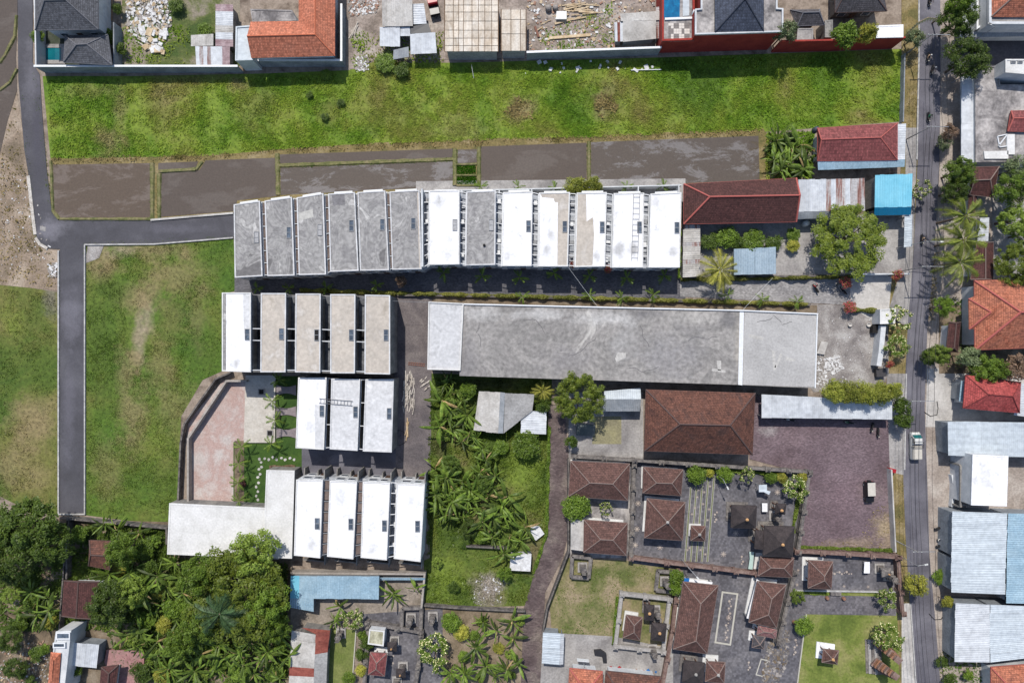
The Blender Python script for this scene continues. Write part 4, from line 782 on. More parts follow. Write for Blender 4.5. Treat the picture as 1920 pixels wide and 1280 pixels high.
# ---- houses between the paddies and the road
t = hip('roadside_house', 'brick red hip roofed house at the upper roadside with pale blue metal eaves', 'house', [(1533, 240), (1683, 231), (1683, 300), (1533, 302)], 4.0, [(1540, 262), (1651, 258)], 5.6, tile_red, wm=wall_white, cap=cap_coral, capr=.1)
sheets(t, (1683, 233, 3.9), (1699, 232, 3.7), (1697, 300, 3.7), (1683, 300, 3.9), 5, tin_pale, 'y'); sheets(t, (1533, 303, 3.85), (1697, 299, 3.85), (1696, 313, 3.4), (1534, 319, 3.4), 10, tin_lblue, 'x')
hip('maroon_house', 'long maroon hip roofed house at the right end of the upper terrace', 'house', [(1282, 345), (1493, 334), (1493, 416), (1282, 420)], 4.0, [(1331, 369), (1500, 366)], 6.4, tile_maroon, cap=cap_coral, capr=.16)
shed('wide pale tin roof with rust streaked half, between maroon house and blue roof', [((1497, 337, 4.4), (1549, 336, 4.4), (1549, 396, 3.9), (1497, 397, 3.9), 5, tin_pale, 'x'), ((1549, 336, 4.4), (1621, 334, 4.4), (1622, 395, 3.9), (1549, 396, 3.9), 8, lambda i: [tin_rust, tin_pale, tin_rust, tin_rust, tin_pale, tin_rust, tin_rust, tin_rust][i], 'x'), ((1494, 397, 3.9), (1585, 396, 3.9), (1585, 408, 3.2), (1493, 411, 3.2), 6, tin_grey, 'x')])
shed('vivid sky blue tin roof beside the road', [((1641, 328, 4.6), (1711, 326, 4.6), (1709, 388, 4.4), (1640, 389, 4.4), 8, tin_blue, 'x'), ((1640, 389, 4.4), (1709, 388, 4.4), (1708, 403, 3.3), (1639, 404, 3.3), 8, tin_deep, 'x')], wm=wall_raw)
shed('long narrow pale blue roadside awning below the sky blue roof', [((1696, 404, 3.0), (1711, 402, 2.8), (1710, 462, 2.8), (1695, 464, 3.0), 6, tin_ice, 'y')], open_=True)
shed('narrow weathered asbestos roof between white terrace and palm garden', [((1281, 421, 3.0), (1313, 421, 3.0), (1313, 518, 2.7), (1280, 520, 2.7), 12, lambda i: asbestos if i % 4 else tin_rust, 'y')], wm=wall_raw)
shed('blue grey corrugated garden shed in front of the palm', [((1376, 467, 2.8), (1455, 463, 2.8), (1455, 514, 2.5), (1376, 515, 2.5), 6, M('blue_grey_tin', [C(152, 172, 186), C(172, 190, 202)], scale=.4, fine=.25, rough=.5, rnd=.05), 'x')])
sheet('garden', [(1312, 405), (1530, 405), (1530, 518), (1312, 520)], 3, concrete_mid); sheet('garden', [(1525, 405), (1700, 400), (1700, 514), (1525, 516)], 3, concrete_mid)
wall('garden_kerb', 'hedge wall along the block paved walkway under the palm', [(1278, 520), (1604, 516)], .8, .35, wall_dark)
wall('garden_kerb', 'low planter wall between walkway and the long building', [(745, 553), (900, 555), (1200, 562), (1520, 571)], .7, .4, wall_dark)
flat('gate_post_house', 'small white roofed guard box at the street gate with flowering bushes', 'building', [(1650, 580), (1679, 578), (1677, 606), (1650, 607)], 2.9, wall_white, roof_ivory, par=.1)
shed('long pale grey tin roof of the car park shelter below the bamboo', [((1428, 739, 3.4), (1673, 752, 3.4), (1673, 786, 3.0), (1428, 783, 3.0), 13, tin_pale, 'x')], open_=True)
shed('dark grey ribbed tin roof beside the big round tree', [((1133, 733, 3.1), (1201, 727, 3.1), (1202, 748, 3.5), (1132, 748, 3.5), 5, tin_ice, 'x'), ((1131, 748, 3.5), (1202, 748, 3.5), (1200, 771, 2.9), (1130, 771, 2.9), 5, tin_grey, 'x')])
hip('community_hall', 'big brown tiled hip roofed hall left of the maroon car park', 'hall', [(1211, 730), (1416, 737), (1411, 852), (1208, 845)], 5.0, [(1275, 795), (1369, 797)], 8.6, tile_brown, wm=wall_dark, cap=cap_dark, capr=.14)
shed('white and grey asbestos roofed shack in the banana grove', [((898, 733, 2.8), (938, 735, 3.2), (934, 812, 3.2), (888, 806, 2.8), 4, asbestos, 'x', dict(corr=False)), ((947, 737, 3.2), (1002, 739, 2.8), (998, 770, 2.8), (944, 812, 3.2), 4, asb_grey, 'x', dict(corr=False)), ((938, 735, 3.25), (947, 736, 3.25), (943, 812, 3.25), (934, 812, 3.25), 1, tin_grey, 'x', dict(corr=False)), ((978, 769, 2.6), (1025, 772, 2.4), (1024, 814, 2.4), (976, 812, 2.6), 5, tin_pale, 'y')], wm=wall_raw)
# ---- blue shed and neighbours at the bottom
shed('powder blue tin roofed shed below the lower white terrace', [((545, 1079, 3.2), (711, 1080, 3.2), (710, 1123, 2.8), (544, 1121, 2.8), 10, lambda i: tin_blue if i == 0 else tin_lblue, 'x'), ((544, 1121, 2.8), (588, 1121, 2.8), (588, 1146, 2.5), (543, 1138, 2.5), 3, tin_lblue, 'x')])
shed('low blue lean-to strip along the wall right of the blue shed', [((713, 1082, 2.0), (797, 1083, 2.0), (796, 1087, 1.8), (713, 1087, 1.8), 6, tin_lblue, 'x')])
shed('patched concrete sheet roof with rust red panels at the bottom edge', [((547, 1181, 3.0), (592, 1189, 3.3), (587, 1300, 3.3), (540, 1300, 3.0), 7, lambda i: asbestos if i not in (4,) else tin_rust2, 'y', dict(corr=False)), ((592, 1186, 3.3), (619, 1182, 2.9), (614, 1222, 2.9), (590, 1226, 3.3), 5, tin_rust2, 'y', dict(corr=False)), ((590, 1226, 3.3), (614, 1222, 2.9), (611, 1300, 2.9), (587, 1300, 3.3), 4, asb_grey, 'y', dict(corr=False)), ((565, 1176, 2.8), (619, 1181, 2.8), (619, 1188, 2.8), (592, 1188, 2.8), 4, tin_rust2, 'x')], wm=wall_raw)
shed('long white blue tin roof beside the brown lane at the bottom', [((1018, 1185, 3.0), (1051, 1187, 3.0), (1049, 1246, 2.7), (1016, 1243, 2.7), 6, tin_ice, 'y'), ((1051, 1187, 3.0), (1058, 1188, 2.6), (1056, 1245, 2.4), (1049, 1246, 2.7), 3, tin_pale, 'y')])
hip('orange_cottage', 'orange tiled cottage cut by the bottom edge beside a basketball hoop court', 'house', [(1068, 1252), (1130, 1258), (1128, 1320), (1064, 1320)], 4.0, [(1090, 1284), (1110, 1284)], 5.4, tile_terra, cap=cap_coral)
hip('brown_cottage', 'brown tiled roof cut by the bottom edge, behind the laundry', 'house', [(1136, 1257), (1240, 1268), (1240, 1330), (1130, 1330)], 4.0, [(1160, 1296), (1220, 1300)], 5.6, tile_brown)
# ---- orchard houses lower left
hip('orchard_house', 'maroon tiled gable roof half hidden by the dark round tree', 'house', [(120, 1088), (186, 1090), (182, 1160), (116, 1154)], 3.4, [(147, 1090), (143, 1158)], 4.2, tile_maroon, wm=wall_white, cap=cap_dark)
hip('orchard_hut', 'small brown roofed hut buried among orchard trees', 'house', [(168, 1012), (208, 1014), (206, 1068), (166, 1060)], 3.2, [(170, 1040), (205, 1042)], 4.2, tile_brown, cap=cap_dark)
t = flat('narrow_house', 'narrow white house with glass topped roof lights and orange roof strip, lower left', 'house', [(106, 1183), (134, 1181), (120, 1300), (90, 1300)], 4.6, wall_white, wall_white, par=.15)
face = face_roof(t, [[(95, 1222, 4.9), (100, 1238, 5.8), (96, 1290, 5.7), (90, 1280, 4.9)], [(95, 1222, 4.9), (114, 1224, 4.9), (100, 1238, 5.7)], [(114, 1224, 4.9), (109, 1290, 4.9), (96, 1290, 5.7), (100, 1238, 5.7)]], tile_orange)
for (x0, y0, x1, y1) in ((107, 1184, 133, 1197), (101, 1203, 124, 1213)):
    b = MB(); q = [P(x0, y0, 4.7), P(x1, y0, 4.7), P(x1, y1, 4.7), P(x0, y1, 4.7)]; b.ring(q, .2, 4.6, 5.0); f = b.build('roof_light', frame_white, t); b = MB(); b.prism(inset(q, .2), 4.6, 4.85); b.build('pane', glass, f)
shed('pale grey tin roof right of the narrow white house', [((138, 1204, 3.2), (186, 1208, 3.0), (181, 1252, 2.8), (134, 1247, 3.0), 4, tin_pale, 'x')])
hip('dark_cottage', 'dark brown small roof with white ridge sheet at the bottom left', 'house', [(190, 1250), (222, 1246), (212, 1320), (184, 1320)], 3.0, [(204, 1262), (200, 1310)], 3.8, tile_maroon, cap=cap_dark)
flat('pink_court', 'pink paved family shrine platform at the bottom left', 'platform', [(200, 1218), (270, 1220), (268, 1300), (228, 1300), (196, 1240)], .5, plain('pink_wall', C(170, 110, 112)), M('pink_paving', [C(156, 112, 112), C(178, 136, 134), C(150, 122, 116)], scale=.6, fine=.3), par=0)
# ---- east of the road
t = flat('east_house', 'white parapeted house with brown tiled roof at the top right corner', 'house', [(1852, -60), (1990, -60), (1990, 47), (1852, 47)], 6.5, wall_white, concrete_mid, par=.45, pw=.45, rim=wall_white)
rf = face_roof(t, [[(1858, -60, 6.9), (1858, 32, 6.9), (1898, -4, 8.6), (1898, -60, 8.6)], [(1858, 32, 6.9), (1990, 33, 6.9), (1990, -4, 8.6), (1898, -4, 8.6)]], tile_terra); caps(rf, [((1858, 32, 6.9), (1898, -4, 8.6))], cap_pale, .12)
flat('side_terrace', 'beige side terrace with air conditioner, left of the white parapeted house', 'terrace', [(1830, -40), (1852, -40), (1852, 40), (1830, 56)], 4.2, wall_white, M('beige_wall', []), par=.3, pw=.3, rim=frame_white)
shed('white tin roadside awning under the two dark trees', [((1806, 0, 3.0), (1818, 0, 3.0), (1817, 69, 2.8), (1800, 70, 2.8), 5, tin_pale, 'y')], open_=True)
shed('long slate grey tin gutter roof below the white parapeted house', [((1818, 60, 3.6), (1990, 57, 3.6), (1990, 68, 3.3), (1817, 70, 3.3), 8, tin_grey, 'x')], open_=True)
t = flat('workshop', 'wide blotched concrete flat roof behind the long roadside awning', 'building', [(1828, 126), (1870, 126), (1874, 160), (1990, 160), (1990, 302), (1829, 304)], 4.2, wall_white, concrete_dirty, par=.15, pw=.15)
shed('long pale tin roadside awning in front of the blotched flat roof', [((1803, 140, 3.4), (1828, 139, 3.7), (1828, 304, 3.7), (1802, 304, 3.4), 16, tin_pale, 'y', dict(corr=False))], open_=True)
t = flat('stair_house', 'white rooftop stair block with two slot windows, upper right', 'building', [(1885, 112), (1990, 112), (1990, 145), (1885, 136)], 7.0, wall_white, roof_ivory, par=.12)
for x in (1899, 1912): skylight(t, x, 117, 7.0, w=.9, l=.5)
t = thing('roof_frame', 'white timber frame and slabs lying on the blotched flat roof', 'frame', tuple(P(1878, 285, 4.2)))
for p0, p1 in (((1870, 256), (1888, 252)), ((1870, 256), (1874, 276)), ((1874, 276), (1888, 274)), ((1872, 274), (1887, 254)), ((1888, 252), (1888, 274))):
    b = MB(); b.bar(P(*p0, 4.35), P(*p1, 4.35), .18, .2); b.build('frame_bar', frame_white, t)
for pts in ([(1888, 252), (1902, 252), (1902, 290), (1888, 290)], [(1844, 284), (1890, 283), (1890, 298), (1846, 298)]):
    b = MB(); b.prism([P(*p, 4.4) for p in pts], 4.2, 4.5); b.build('slab', roof_ivory, t)
hip('red_lean_to', 'dark red ribbed roof corner at the right edge, upper right', 'house', [(1896, 208), (1990, 205), (1990, 248), (1890, 246)], 4.8, [(1900, 222), (1980, 222)], 5.4, tile_red, cap=cap_coral)
hip('brown_house', 'brown hip roofed house tucked between green trees right of the road', 'house', [(1824, 313), (1874, 312), (1862, 370), (1818, 365)], 3.8, [(1827, 338), (1857, 337)], 5.2, tile_maroon, cap=cap_pale, capr=.1)
hip('brown_wing', 'small brown roof wing below the brown hip roofed house', 'house', [(1817, 366), (1832, 367), (1828, 400), (1816, 400)], 3.2, [(1825, 368), (1825, 398)], 3.7, tile_maroon, cap=cap_dark, items=False)
shed('pale tin roof between the coconut palms and leafy yard', [((1838, 408, 3.2), (1855, 408, 3.0), (1853, 452, 3.0), (1832, 453, 3.2), 5, tin_pale, 'y')])
hip('gable_house', 'dark maroon gable roof right of the coconut palms', 'house', [(1832, 454), (1863, 454), (1862, 524), (1820, 524)], 3.6, [(1848, 455), (1848, 523)], 4.6, tile_maroon, cap=cap_pale, capr=.08)
t = hip('terracotta_house', 'large terracotta hip roofed house at the right edge', 'house', [(1827, 526), (1990, 522), (1990, 650), (1828, 656)], 5.0, [(1914, 585), (1950, 584)], 8.6, tile_terra, cap=cap_coral, capr=.2)
rf = face_roof(t, [[(1816, 560, 4.9), (1858, 585, 6.8), (1817, 617, 4.9)], [(1816, 560, 4.9), (1826, 556, 4.9), (1866, 584, 6.9), (1858, 585, 6.8)], [(1817, 617, 4.9), (1858, 585, 6.8), (1866, 586, 6.9), (1828, 617, 4.9)]], tile_terra, name='porch_roof'); caps(rf, [((1816, 560, 4.9), (1858, 585, 6.8)), ((1817, 617, 4.9), (1858, 585, 6.8))], cap_coral, .16)
hip('gate_house', 'narrow long maroon gable roof beside the road, left of the terracotta house', 'house', [(1780, 604), (1801, 604), (1796, 660), (1774, 660)], 3.2, [(1793, 606), (1789, 652)], 4.0, tile_maroon, cap=cap_dark, items=False)
t = hip('scarlet_house', 'scarlet hip roofed house below the green trees at the right', 'house', [(1811, 703), (1914, 716), (1912, 774), (1806, 765)], 4.2, [(1853, 739), (1899, 743)], 6.0, tile_scarlet, cap=tile_scarlet, capr=.1)
shed('blue grey roof strip at the left side of the scarlet house', [((1802, 714, 3.2), (1808, 714, 3.2), (1806, 752, 3.0), (1798, 752, 3.0), 4, tin_lblue, 'y')])
shed('white tin roof edge right of the scarlet house', [((1915, 718, 3.6), (1990, 720, 3.6), (1990, 790, 3.3), (1900, 778, 3.3), 5, tin_pale, 'y')])
shed('wide ice white ribbed tin roof below the scarlet house', [((1777, 790, 4.4), (1990, 792, 4.4), (1990, 858, 4.0), (1778, 854, 4.0), 14, tin_ice, 'x')])
t = flat('white_box_building', 'dazzling white flat roofed box on a concrete frame at the right', 'building', [(1824, 852), (1890, 855), (1887, 948), (1821, 946)], 6.2, wall_white, roof_white, par=.05)
for k, x in enumerate((1801, 1814)):
    b = MB(); b.bar(P(x, 872, 3.2), P(x, 950, 3.2), .35, .35); b.build('beam', wall_raw, t)
for k in range(6):
    b = MB(); b.bar(P(1801, 876 + k * 14, 3.1), P(1822, 876 + k * 14, 3.1), .2, .25); b.build('beam', wall_raw, t)
for x, y in ((1801, 872), (1801, 950)):
    p = P(x, y, 3.2); b = MB(); b.bar((p.x, p.y, 0), (p.x, p.y, 3.1), .3, .3); b.build('post', wall_raw, t)
wall('low_wall', 'curved white low wall in front of the white box building', [(1786, 890), (1790, 915), (1786, 950)], 1.0, .4, wall_white)
shed('big ice blue tin roof of the lower right warehouse, left bay', [((1785, 958, 4.6), (1889, 962, 5.2), (1886, 1045, 5.2), (1784, 1045, 4.6), 8, tin_ice, 'y'), ((1784, 1045, 4.6), (1886, 1045, 5.2), (1885, 1114, 5.0), (1783, 1110, 4.4), 7, tin_ice, 'y')], name='warehouse', cat='warehouse')
shed('ribbed pale blue warehouse roof bay cut by the right edge', [((1890, 962, 5.2), (1990, 964, 4.6), (1990, 1132, 4.6), (1886, 1130, 5.2), 14, tin_lblue, 'y')], name='warehouse', cat='warehouse')
shed('pale grey tin warehouse roof nearest the lower right corner', [((1791, 1130, 4.2), (1856, 1133, 4.8), (1856, 1241, 4.8), (1790, 1240, 4.2), 8, tin_pale, 'y'), ((1856, 1133, 4.8), (1990, 1138, 4.2), (1990, 1225, 4.2), (1856, 1241, 4.8), 7, tin_ice, 'y')], name='warehouse', cat='warehouse')
hip('corner_house', 'terracotta roof at the lower right corner below the tin warehouses', 'house', [(1858, 1250), (1990, 1240), (1990, 1340), (1860, 1340)], 4.0, [(1895, 1290), (1960, 1288)], 6.0, tile_terra, cap=cap_coral)
# ---------------------------------------------------------------- temple compound
stone = M('temple_stone', [C(92, 88, 88), C(124, 118, 114), C(146, 140, 134)], scale=1.2, fine=.5, fscale=5)
stone_red = M('temple_red_brick', [C(112, 88, 82), C(136, 112, 104), C(152, 132, 122)], scale=1., fine=.4)
stone_pale = M('pale_temple_stone', [C(160, 156, 152), C(186, 182, 178)], scale=1., fine=.35)
brick_orange = M('orange_temple_brick', [C(140, 98, 74), C(164, 120, 94), C(118, 88, 72)], scale=1., fine=.4)
def temple_wall(label, pts, h=2.0, mat=stone, pil=True, cap=None, group='layered walls of the temple', closed=False, step=4.5):
    q = [P(x, y, h) for x, y in pts]; q = [Vector((p.x, p.y, 0)) for p in q]; c = sum(q, Vector()) / len(q)
    t = thing('temple_wall', label, 'wall', (c.x, c.y, 0), group); segs = list(zip(q, q[1:] + ([q[0]] if closed else [])))
    if not closed: segs = segs[:len(q) - 1]
    for k, (a, b_) in enumerate(segs):
        dz = Vector((0, 0, .003 * (k % 3)))
        b = MB(); b.bar(a + Vector((0, 0, h * .42)) + dz, b_ + Vector((0, 0, h * .42)) + dz, .35, h * .84); b.build('wall_panel', mat, t)
        b = MB(); b.bar(a + Vector((0, 0, h * .86)) + dz, b_ + Vector((0, 0, h * .86)) + dz, .72, .14); b.bar(a + Vector((0, 0, h * .95)) + dz, b_ + Vector((0, 0, h * .95)) + dz, .48, .2); b.build('coping', cap or mat, t)
        if pil:
            n = max(1, round((b_ - a).length / step))
            for i in range(n + (1 if k == len(segs) - 1 and not closed else 0)):
                p = a.lerp(b_, i / n); ang = math.atan2((b_ - a).y, (b_ - a).x); b = MB()
                b.box((p.x, p.y, h * .55), (.62, .62, h * 1.1), ang); b.box((p.x, p.y, h * 1.13), (.92, .92, .16), ang); b.box((p.x, p.y, h * 1.13 + .2), (.6, .6, .24), ang); b.lathe((p.x, p.y, h * 1.13 + .32), [(.28, 0), (.18, .2), (.05, .45)], 6)
                b.build('pillar', cap or mat, t)
    return t
temple_wall('grey layered wall along the top of the temple court, below the big hall', [(1076, 856), (1190, 863), (1290, 870), (1400, 877), (1518, 885)], 2.0)
temple_wall('grey layered wall with pillars between temple court and car park', [(1518, 888), (1508, 960), (1497, 1036)], 2.0)
temple_wall('dark inner wall between the two upper temple courts', [(1189, 872), (1186, 960), (1183, 1042)], 1.8)
temple_wall('reddish wall closing the bottom of the main temple court', [(1183, 1046), (1250, 1055), (1340, 1066), (1420, 1076)], 2.0, stone_red)
temple_wall('reddish wall between the car park and the small east court', [(1494, 1034), (1590, 1039), (1682, 1045)], 2.0, stone_red)
temple_wall('dark reddish street wall of the small east court', [(1686, 1045), (1690, 1110), (1694, 1150)], 2.0, stone_red)
temple_wall('weathered brown wall at the left of the lower temple court', [(1274, 1072), (1262, 1180), (1242, 1290)], 1.8, stone_red)
temple_wall('grey wall right of the lower temple court, along the dark path', [(1491, 1074), (1478, 1130), (1460, 1205)], 1.8, stone)
temple_wall('thick grey ring wall with corner pillars of the small square shrine yard', [(1166, 1114), (1256, 1124), (1244, 1222), (1154, 1212)], 1.6, stone_pale, closed=True, cap=stone_pale)
temple_wall('low dark square enclosure at the top left of the dry yard', [(1073, 1043), (1108, 1046), (1104, 1084), (1071, 1082)], 1.2, stone, closed=True, pil=False, group='low stone enclosures')
temple_wall('low dark square enclosure beside the bright hedge of the dry yard', [(1234, 1071), (1262, 1073), (1260, 1110), (1230, 1107)], 1.2, stone, closed=True, pil=False, group='low stone enclosures')
temple_wall('dark ring wall of the small family shrine in the south', [(754, 1141), (790, 1140), (788, 1182), (752, 1180)], 1.4, stone, closed=True, pil=False, group='low stone enclosures')
temple_wall('long dark wall along the top of the south family temple', [(688, 1168), (745, 1178), (790, 1186)], 1.6, stone)
temple_wall('dark right wall of the south family temple', [(790, 1190), (784, 1250), (778, 1290)], 1.6, stone)
temple_wall('dark left wall of the south family temple beside the green strip', [(690, 1175), (686, 1240), (682, 1290)], 1.6, stone)
PW = dict(walls=False, posts=plain('carved_post', C(110, 72, 52)), plinth=roof_ivory)
def S(label, eave, ze, ridge, zr, mat=tile_temple, fin=gold, cap=cap_pale, capr=.08, **k):
    kw = dict(PW); kw['plinth'] = stone if mat is thatch else roof_ivory; kw.update(k); return hip('temple_pavilion', label, 'pavilion', eave, ze, ridge, zr, mat, cap=cap, capr=capr, finial=fin, **kw)
S('brown hip roofed pavilion at the top left corner of the temple', [(1070, 864), (1181, 869), (1177, 938), (1066, 930)], 3.6, [(1106, 905), (1149, 907)], 5.4, fin=None, walls=True, wm=wall_white)
S('brown hip roofed pavilion at the left bottom of the temple, beside a grey slab', [(1095, 974), (1177, 980), (1174, 1041), (1094, 1035)], 3.4, [(1126, 1011), (1149, 1012)], 5.0, fin=None, walls=True, wm=wall_white)
S('brown pavilion with short ridge just above the large pyramid roof', [(1206, 875), (1281, 880), (1277, 929), (1205, 924)], 3.4, [(1231, 905), (1260, 906)], 4.8, fin=None)
S('large brown pyramid roofed pavilion in the main temple court', [(1213, 934), (1285, 941), (1280, 1013), (1208, 1008)], 3.8, [(1252, 979)] * 2, 6.4, fin=stone_pale)
S('tiny brown pyramid roofed pavilion standing on the striped paving', [(1296, 985), (1323, 986), (1322, 1014), (1295, 1013)], 2.6, [(1312, 1002)] * 2, 3.8, fin=stone_pale)
S('black thatched pyramid shrine right of the striped paving', [(1372, 947), (1419, 948), (1417, 990), (1371, 989)], 4.2, [(1401, 974)] * 2, 6.4, mat=thatch, capr=.0)
S('largest black thatched pyramid shrine by the car park wall', [(1434, 986), (1490, 987), (1486, 1044), (1431, 1041)], 4.6, [(1468, 1021)] * 2, 7.2, mat=thatch, capr=.0)
S('black thatched lean-to roof attached left of the largest thatched shrine', [(1417, 994), (1436, 995), (1434, 1030), (1415, 1028)], 4.2, [(1424, 1011)] * 2, 4.8, mat=thatch, capr=.0, fin=None)
S('tiny black thatched shrine with ochre finial beside the white slabs', [(1456, 944), (1474, 945), (1472, 964), (1454, 963)], 3.6, [(1466, 957)] * 2, 4.8, mat=thatch, capr=.0)
S('brown hip roofed gate pavilion just below the largest thatched shrine', [(1426, 1043), (1489, 1045), (1485, 1082), (1421, 1079)], 3.4, [(1446, 1064), (1470, 1065)], 4.6, fin=None)
S('brown pyramid pavilion in the small east court', [(1516, 1050), (1562, 1052), (1559, 1104), (1515, 1102)], 3.6, [(1546, 1080), (1546, 1088)], 5.2, fin=None)
S('longest brown hip roofed pavilion in the lower temple court', [(1281, 1090), (1347, 1097), (1326, 1225), (1262, 1216)], 3.6, [(1314, 1131), (1305, 1201)], 5.4, fin=None)
S('brown hip roofed pavilion with white edge right of the bordered carpet paving', [(1420, 1089), (1474, 1096), (1456, 1177), (1404, 1166)], 3.6, [(1447, 1122), (1441, 1152)], 5.2, fin=None)
S('small pinkish tiled roof below the white edged pavilion', [(1422, 1172), (1457, 1180), (1455, 1197), (1419, 1189)], 3.0, [(1432, 1184), (1447, 1186)], 3.6, mat=tilemat('pinkish_tiles', C(150, 106, 106), C(168, 124, 122)), fin=None)
S('small charcoal pyramid roof near the rubble edge of the lower court', [(1413, 1191), (1435, 1193), (1432, 1216), (1410, 1213)], 3.0, [(1425, 1208)] * 2, 4.0, mat=tile_charcoal, fin=None)
S('black thatched shrine at the bottom edge of the lower court', [(1283, 1238), (1322, 1243), (1318, 1283), (1279, 1278)], 4.0, [(1305, 1264)] * 2, 5.8, mat=thatch, capr=.0, fin=stone_pale)
S('brown pyramid pavilion at the bottom edge beside the thatched shrine', [(1325, 1239), (1360, 1241), (1358, 1280), (1322, 1277)], 3.6, [(1347, 1265)] * 2, 5.0, fin=stone_pale)
t = S('small brown pyramid shrine on a white stepped plinth in the lawn', [(1544, 1216), (1573, 1219), (1570, 1245), (1541, 1241)], 3.0, [(1562, 1236)] * 2, 4.3, plinth=None)
b = MB(); b.prism([P(1530, 1201), P(1564, 1206), P(1562, 1235), P(1528, 1231)], .1, .35); b.prism([P(1536, 1207), P(1558, 1210), P(1556, 1229), P(1534, 1226)], .35, .7); b.build('plinth', roof_white, t)
S('brown pavilion inside the ring walled shrine yard', [(1174, 1152), (1205, 1157), (1200, 1200), (1168, 1195)], 3.0, [(1189, 1172), (1189, 1185)], 4.2, fin=None)
S('small thatched shrine at the top inside the ring walled yard', [(1209, 1133), (1227, 1135), (1226, 1163), (1208, 1161)], 3.2, [(1218, 1150)] * 2, 4.4, mat=thatch, capr=.0)
S('small thatched shrine at the right inside the ring walled yard', [(1223, 1167), (1250, 1170), (1247, 1202), (1221, 1199)], 3.2, [(1237, 1187)] * 2, 4.6, mat=thatch, capr=.0)
S('brick red hip roofed pavilion in the south family temple', [(694, 1222), (726, 1224), (721, 1267), (690, 1264)], 3.2, [(706, 1243), (705, 1254)], 4.4, mat=tile_red, fin=None)
flat('cream_pavilion', 'cream stained flat roofed pavilion in the south family temple', 'pavilion', [(693, 1179), (721, 1182), (719, 1210), (690, 1206)], 3.2, wall_white, M('stained_cream_roof', [C(150, 146, 120), C(206, 202, 176)], scale=.8, fine=.4), par=.1, rim=roof_ivory)
flat('slab_roof', 'plain pale slab roof left of the lower left temple pavilion', 'building', [(1071, 974), (1095, 974), (1093, 1032), (1071, 1029)], 2.6, wall_white, concrete_pale, par=.05)
# stone towers
def tower(label, x, y, h=3.0, r=.7, roofm=None, name='stone_shrine', group='carved stone shrines'):
    c = P(x, y); t = thing(name, label, 'shrine', (c.x, c.y, 0), group)
    b = MB(); b.box((c.x, c.y, .2), (r * 2.6, r * 2.6, .4)); b.build('plinth', stone_pale, t)
    b = MB(); z = .4; k = 1.
    for s, hh in ((1.7, .18), (1.3, .22), (1.5, .14), (1.0, .2), (1.25, .12)):
        b.box((c.x, c.y, z + hh * h / 2 * .9), (r * s, r * s, hh * h * .9)); z += hh * h * .9
    for s in (-1, 1):
        b.box((c.x + s * r * .65, c.y, z * .75), (r * .3, r * .5, z * .5))
    b.build('shaft', stone, t)
    if roofm:
        b = MB(); q = r * 1.25; b.add([(c.x - q, c.y - q, z), (c.x + q, c.y - q, z), (c.x + q, c.y + q, z), (c.x - q, c.y + q, z), (c.x, c.y, z + 1.1)], [(0, 1, 4), (1, 2, 4), (2, 3, 4), (3, 0, 4), (3, 2, 1, 0)]); b.build('roof', roofm, t); b = MB(); b.lathe((c.x, c.y, z + .9), [(.2, 0), (.16, .2), (.04, .45)], 6); b.build('finial', gold, t)
    else:
        b = MB(); b.box((c.x, c.y - r * .5, z + .35), (r * 1.1, r * .2, .9)); b.build('seat_back', stone, t)
    return t
for (x, y, rf_, lb) in [(1092, 1062, None, 'carved stone shrine inside the top left enclosure of the dry yard'), (1246, 1088, None, 'dark stone shrine inside the enclosure beside the bright hedge'), (771, 1157, None, 'carved shrine with white trim in the dark ring walled yard'), (812, 1154, None, 'weathered shrine on concrete right of the dark ring walled yard'),
        (740, 1200, thatch, 'dark thatched offering shrine right of the cream pavilion'), (756, 1248, thatch, 'larger dark thatched shrine with pale plinth, right in the south family temple'), (640, 1185, None, 'dark carved shrine on pale plinth at the head of the green strip'), (745, 1275, None, 'stone shrine at the bottom edge of the south family temple'),
        (1222, 1215, None, 'grey carved gate shrine at the bottom of the ring wall'), (1647, 1064, stone, 'carved stone shrine at the right end of the small east court'), (1664, 1078, None, 'broken stone shrine by the street wall of the east court'), (1450, 966, None, 'small dark shrine between the white slabs and thatched roof'), (1228, 1142, None, 'small pale stepped altar inside the ring walled yard')]:
    tower(lb, x, y, roofm=rf_)
# altars, tables and signs in white
def slab_thing(name, label, cat, pts, z0, z1, mat, group=None, posts=True):
    a = XY(pts, z1); c = sum(a, Vector()) / len(a); t = thing(name, label, cat, (c.x, c.y, 0), group)
    b = MB(); b.prism(a, z1 - .12, z1, bottom=True); b.build('top', mat, t)
    if posts:
        for p in inset(a, .15):
            b = MB(); b.bar((p.x, p.y, z0), (p.x, p.y, z1 - .11), .1, .1); b.build('leg', frame_grey, t)
    return t
slab_thing('altar_table', 'bright white slab table left of the tiny thatched shrine', 'table', [(1429, 943), (1439, 943), (1439, 959), (1429, 959)], 0, 1.2, roof_white)
slab_thing('altar_table', 'bent pale blue slab awning at the top of the main court', 'awning', [(1423, 909), (1438, 908), (1438, 919), (1445, 921), (1442, 927), (1432, 922), (1423, 922)], 0, 2.4, tin_ice)
slab_thing('altar_table', 'bright white table in the small east court', 'table', [(1621, 1053), (1631, 1053), (1631, 1074), (1620, 1074)], 0, 1.2, roof_white)
slab_thing('altar_table', 'mint green and white folding table by the thatched lean-to', 'table', [(1405, 1034), (1414, 1034), (1413, 1046), (1411, 1067), (1403, 1066), (1406, 1047)], 0, 1.0, plain('mint_panel', C(190, 214, 206)))
slab_thing('lean_roof', 'white strip roof edge along the left of the white edged pavilion', 'awning', [(1419, 1085), (1424, 1088), (1405, 1160), (1400, 1158)], 0, 2.6, roof_white)
slab_thing('lean_roof', 'white strip awning at the top of the longest pavilion', 'awning', [(1293, 1085), (1336, 1091), (1335, 1096), (1292, 1090)], 0, 2.4, roof_white)
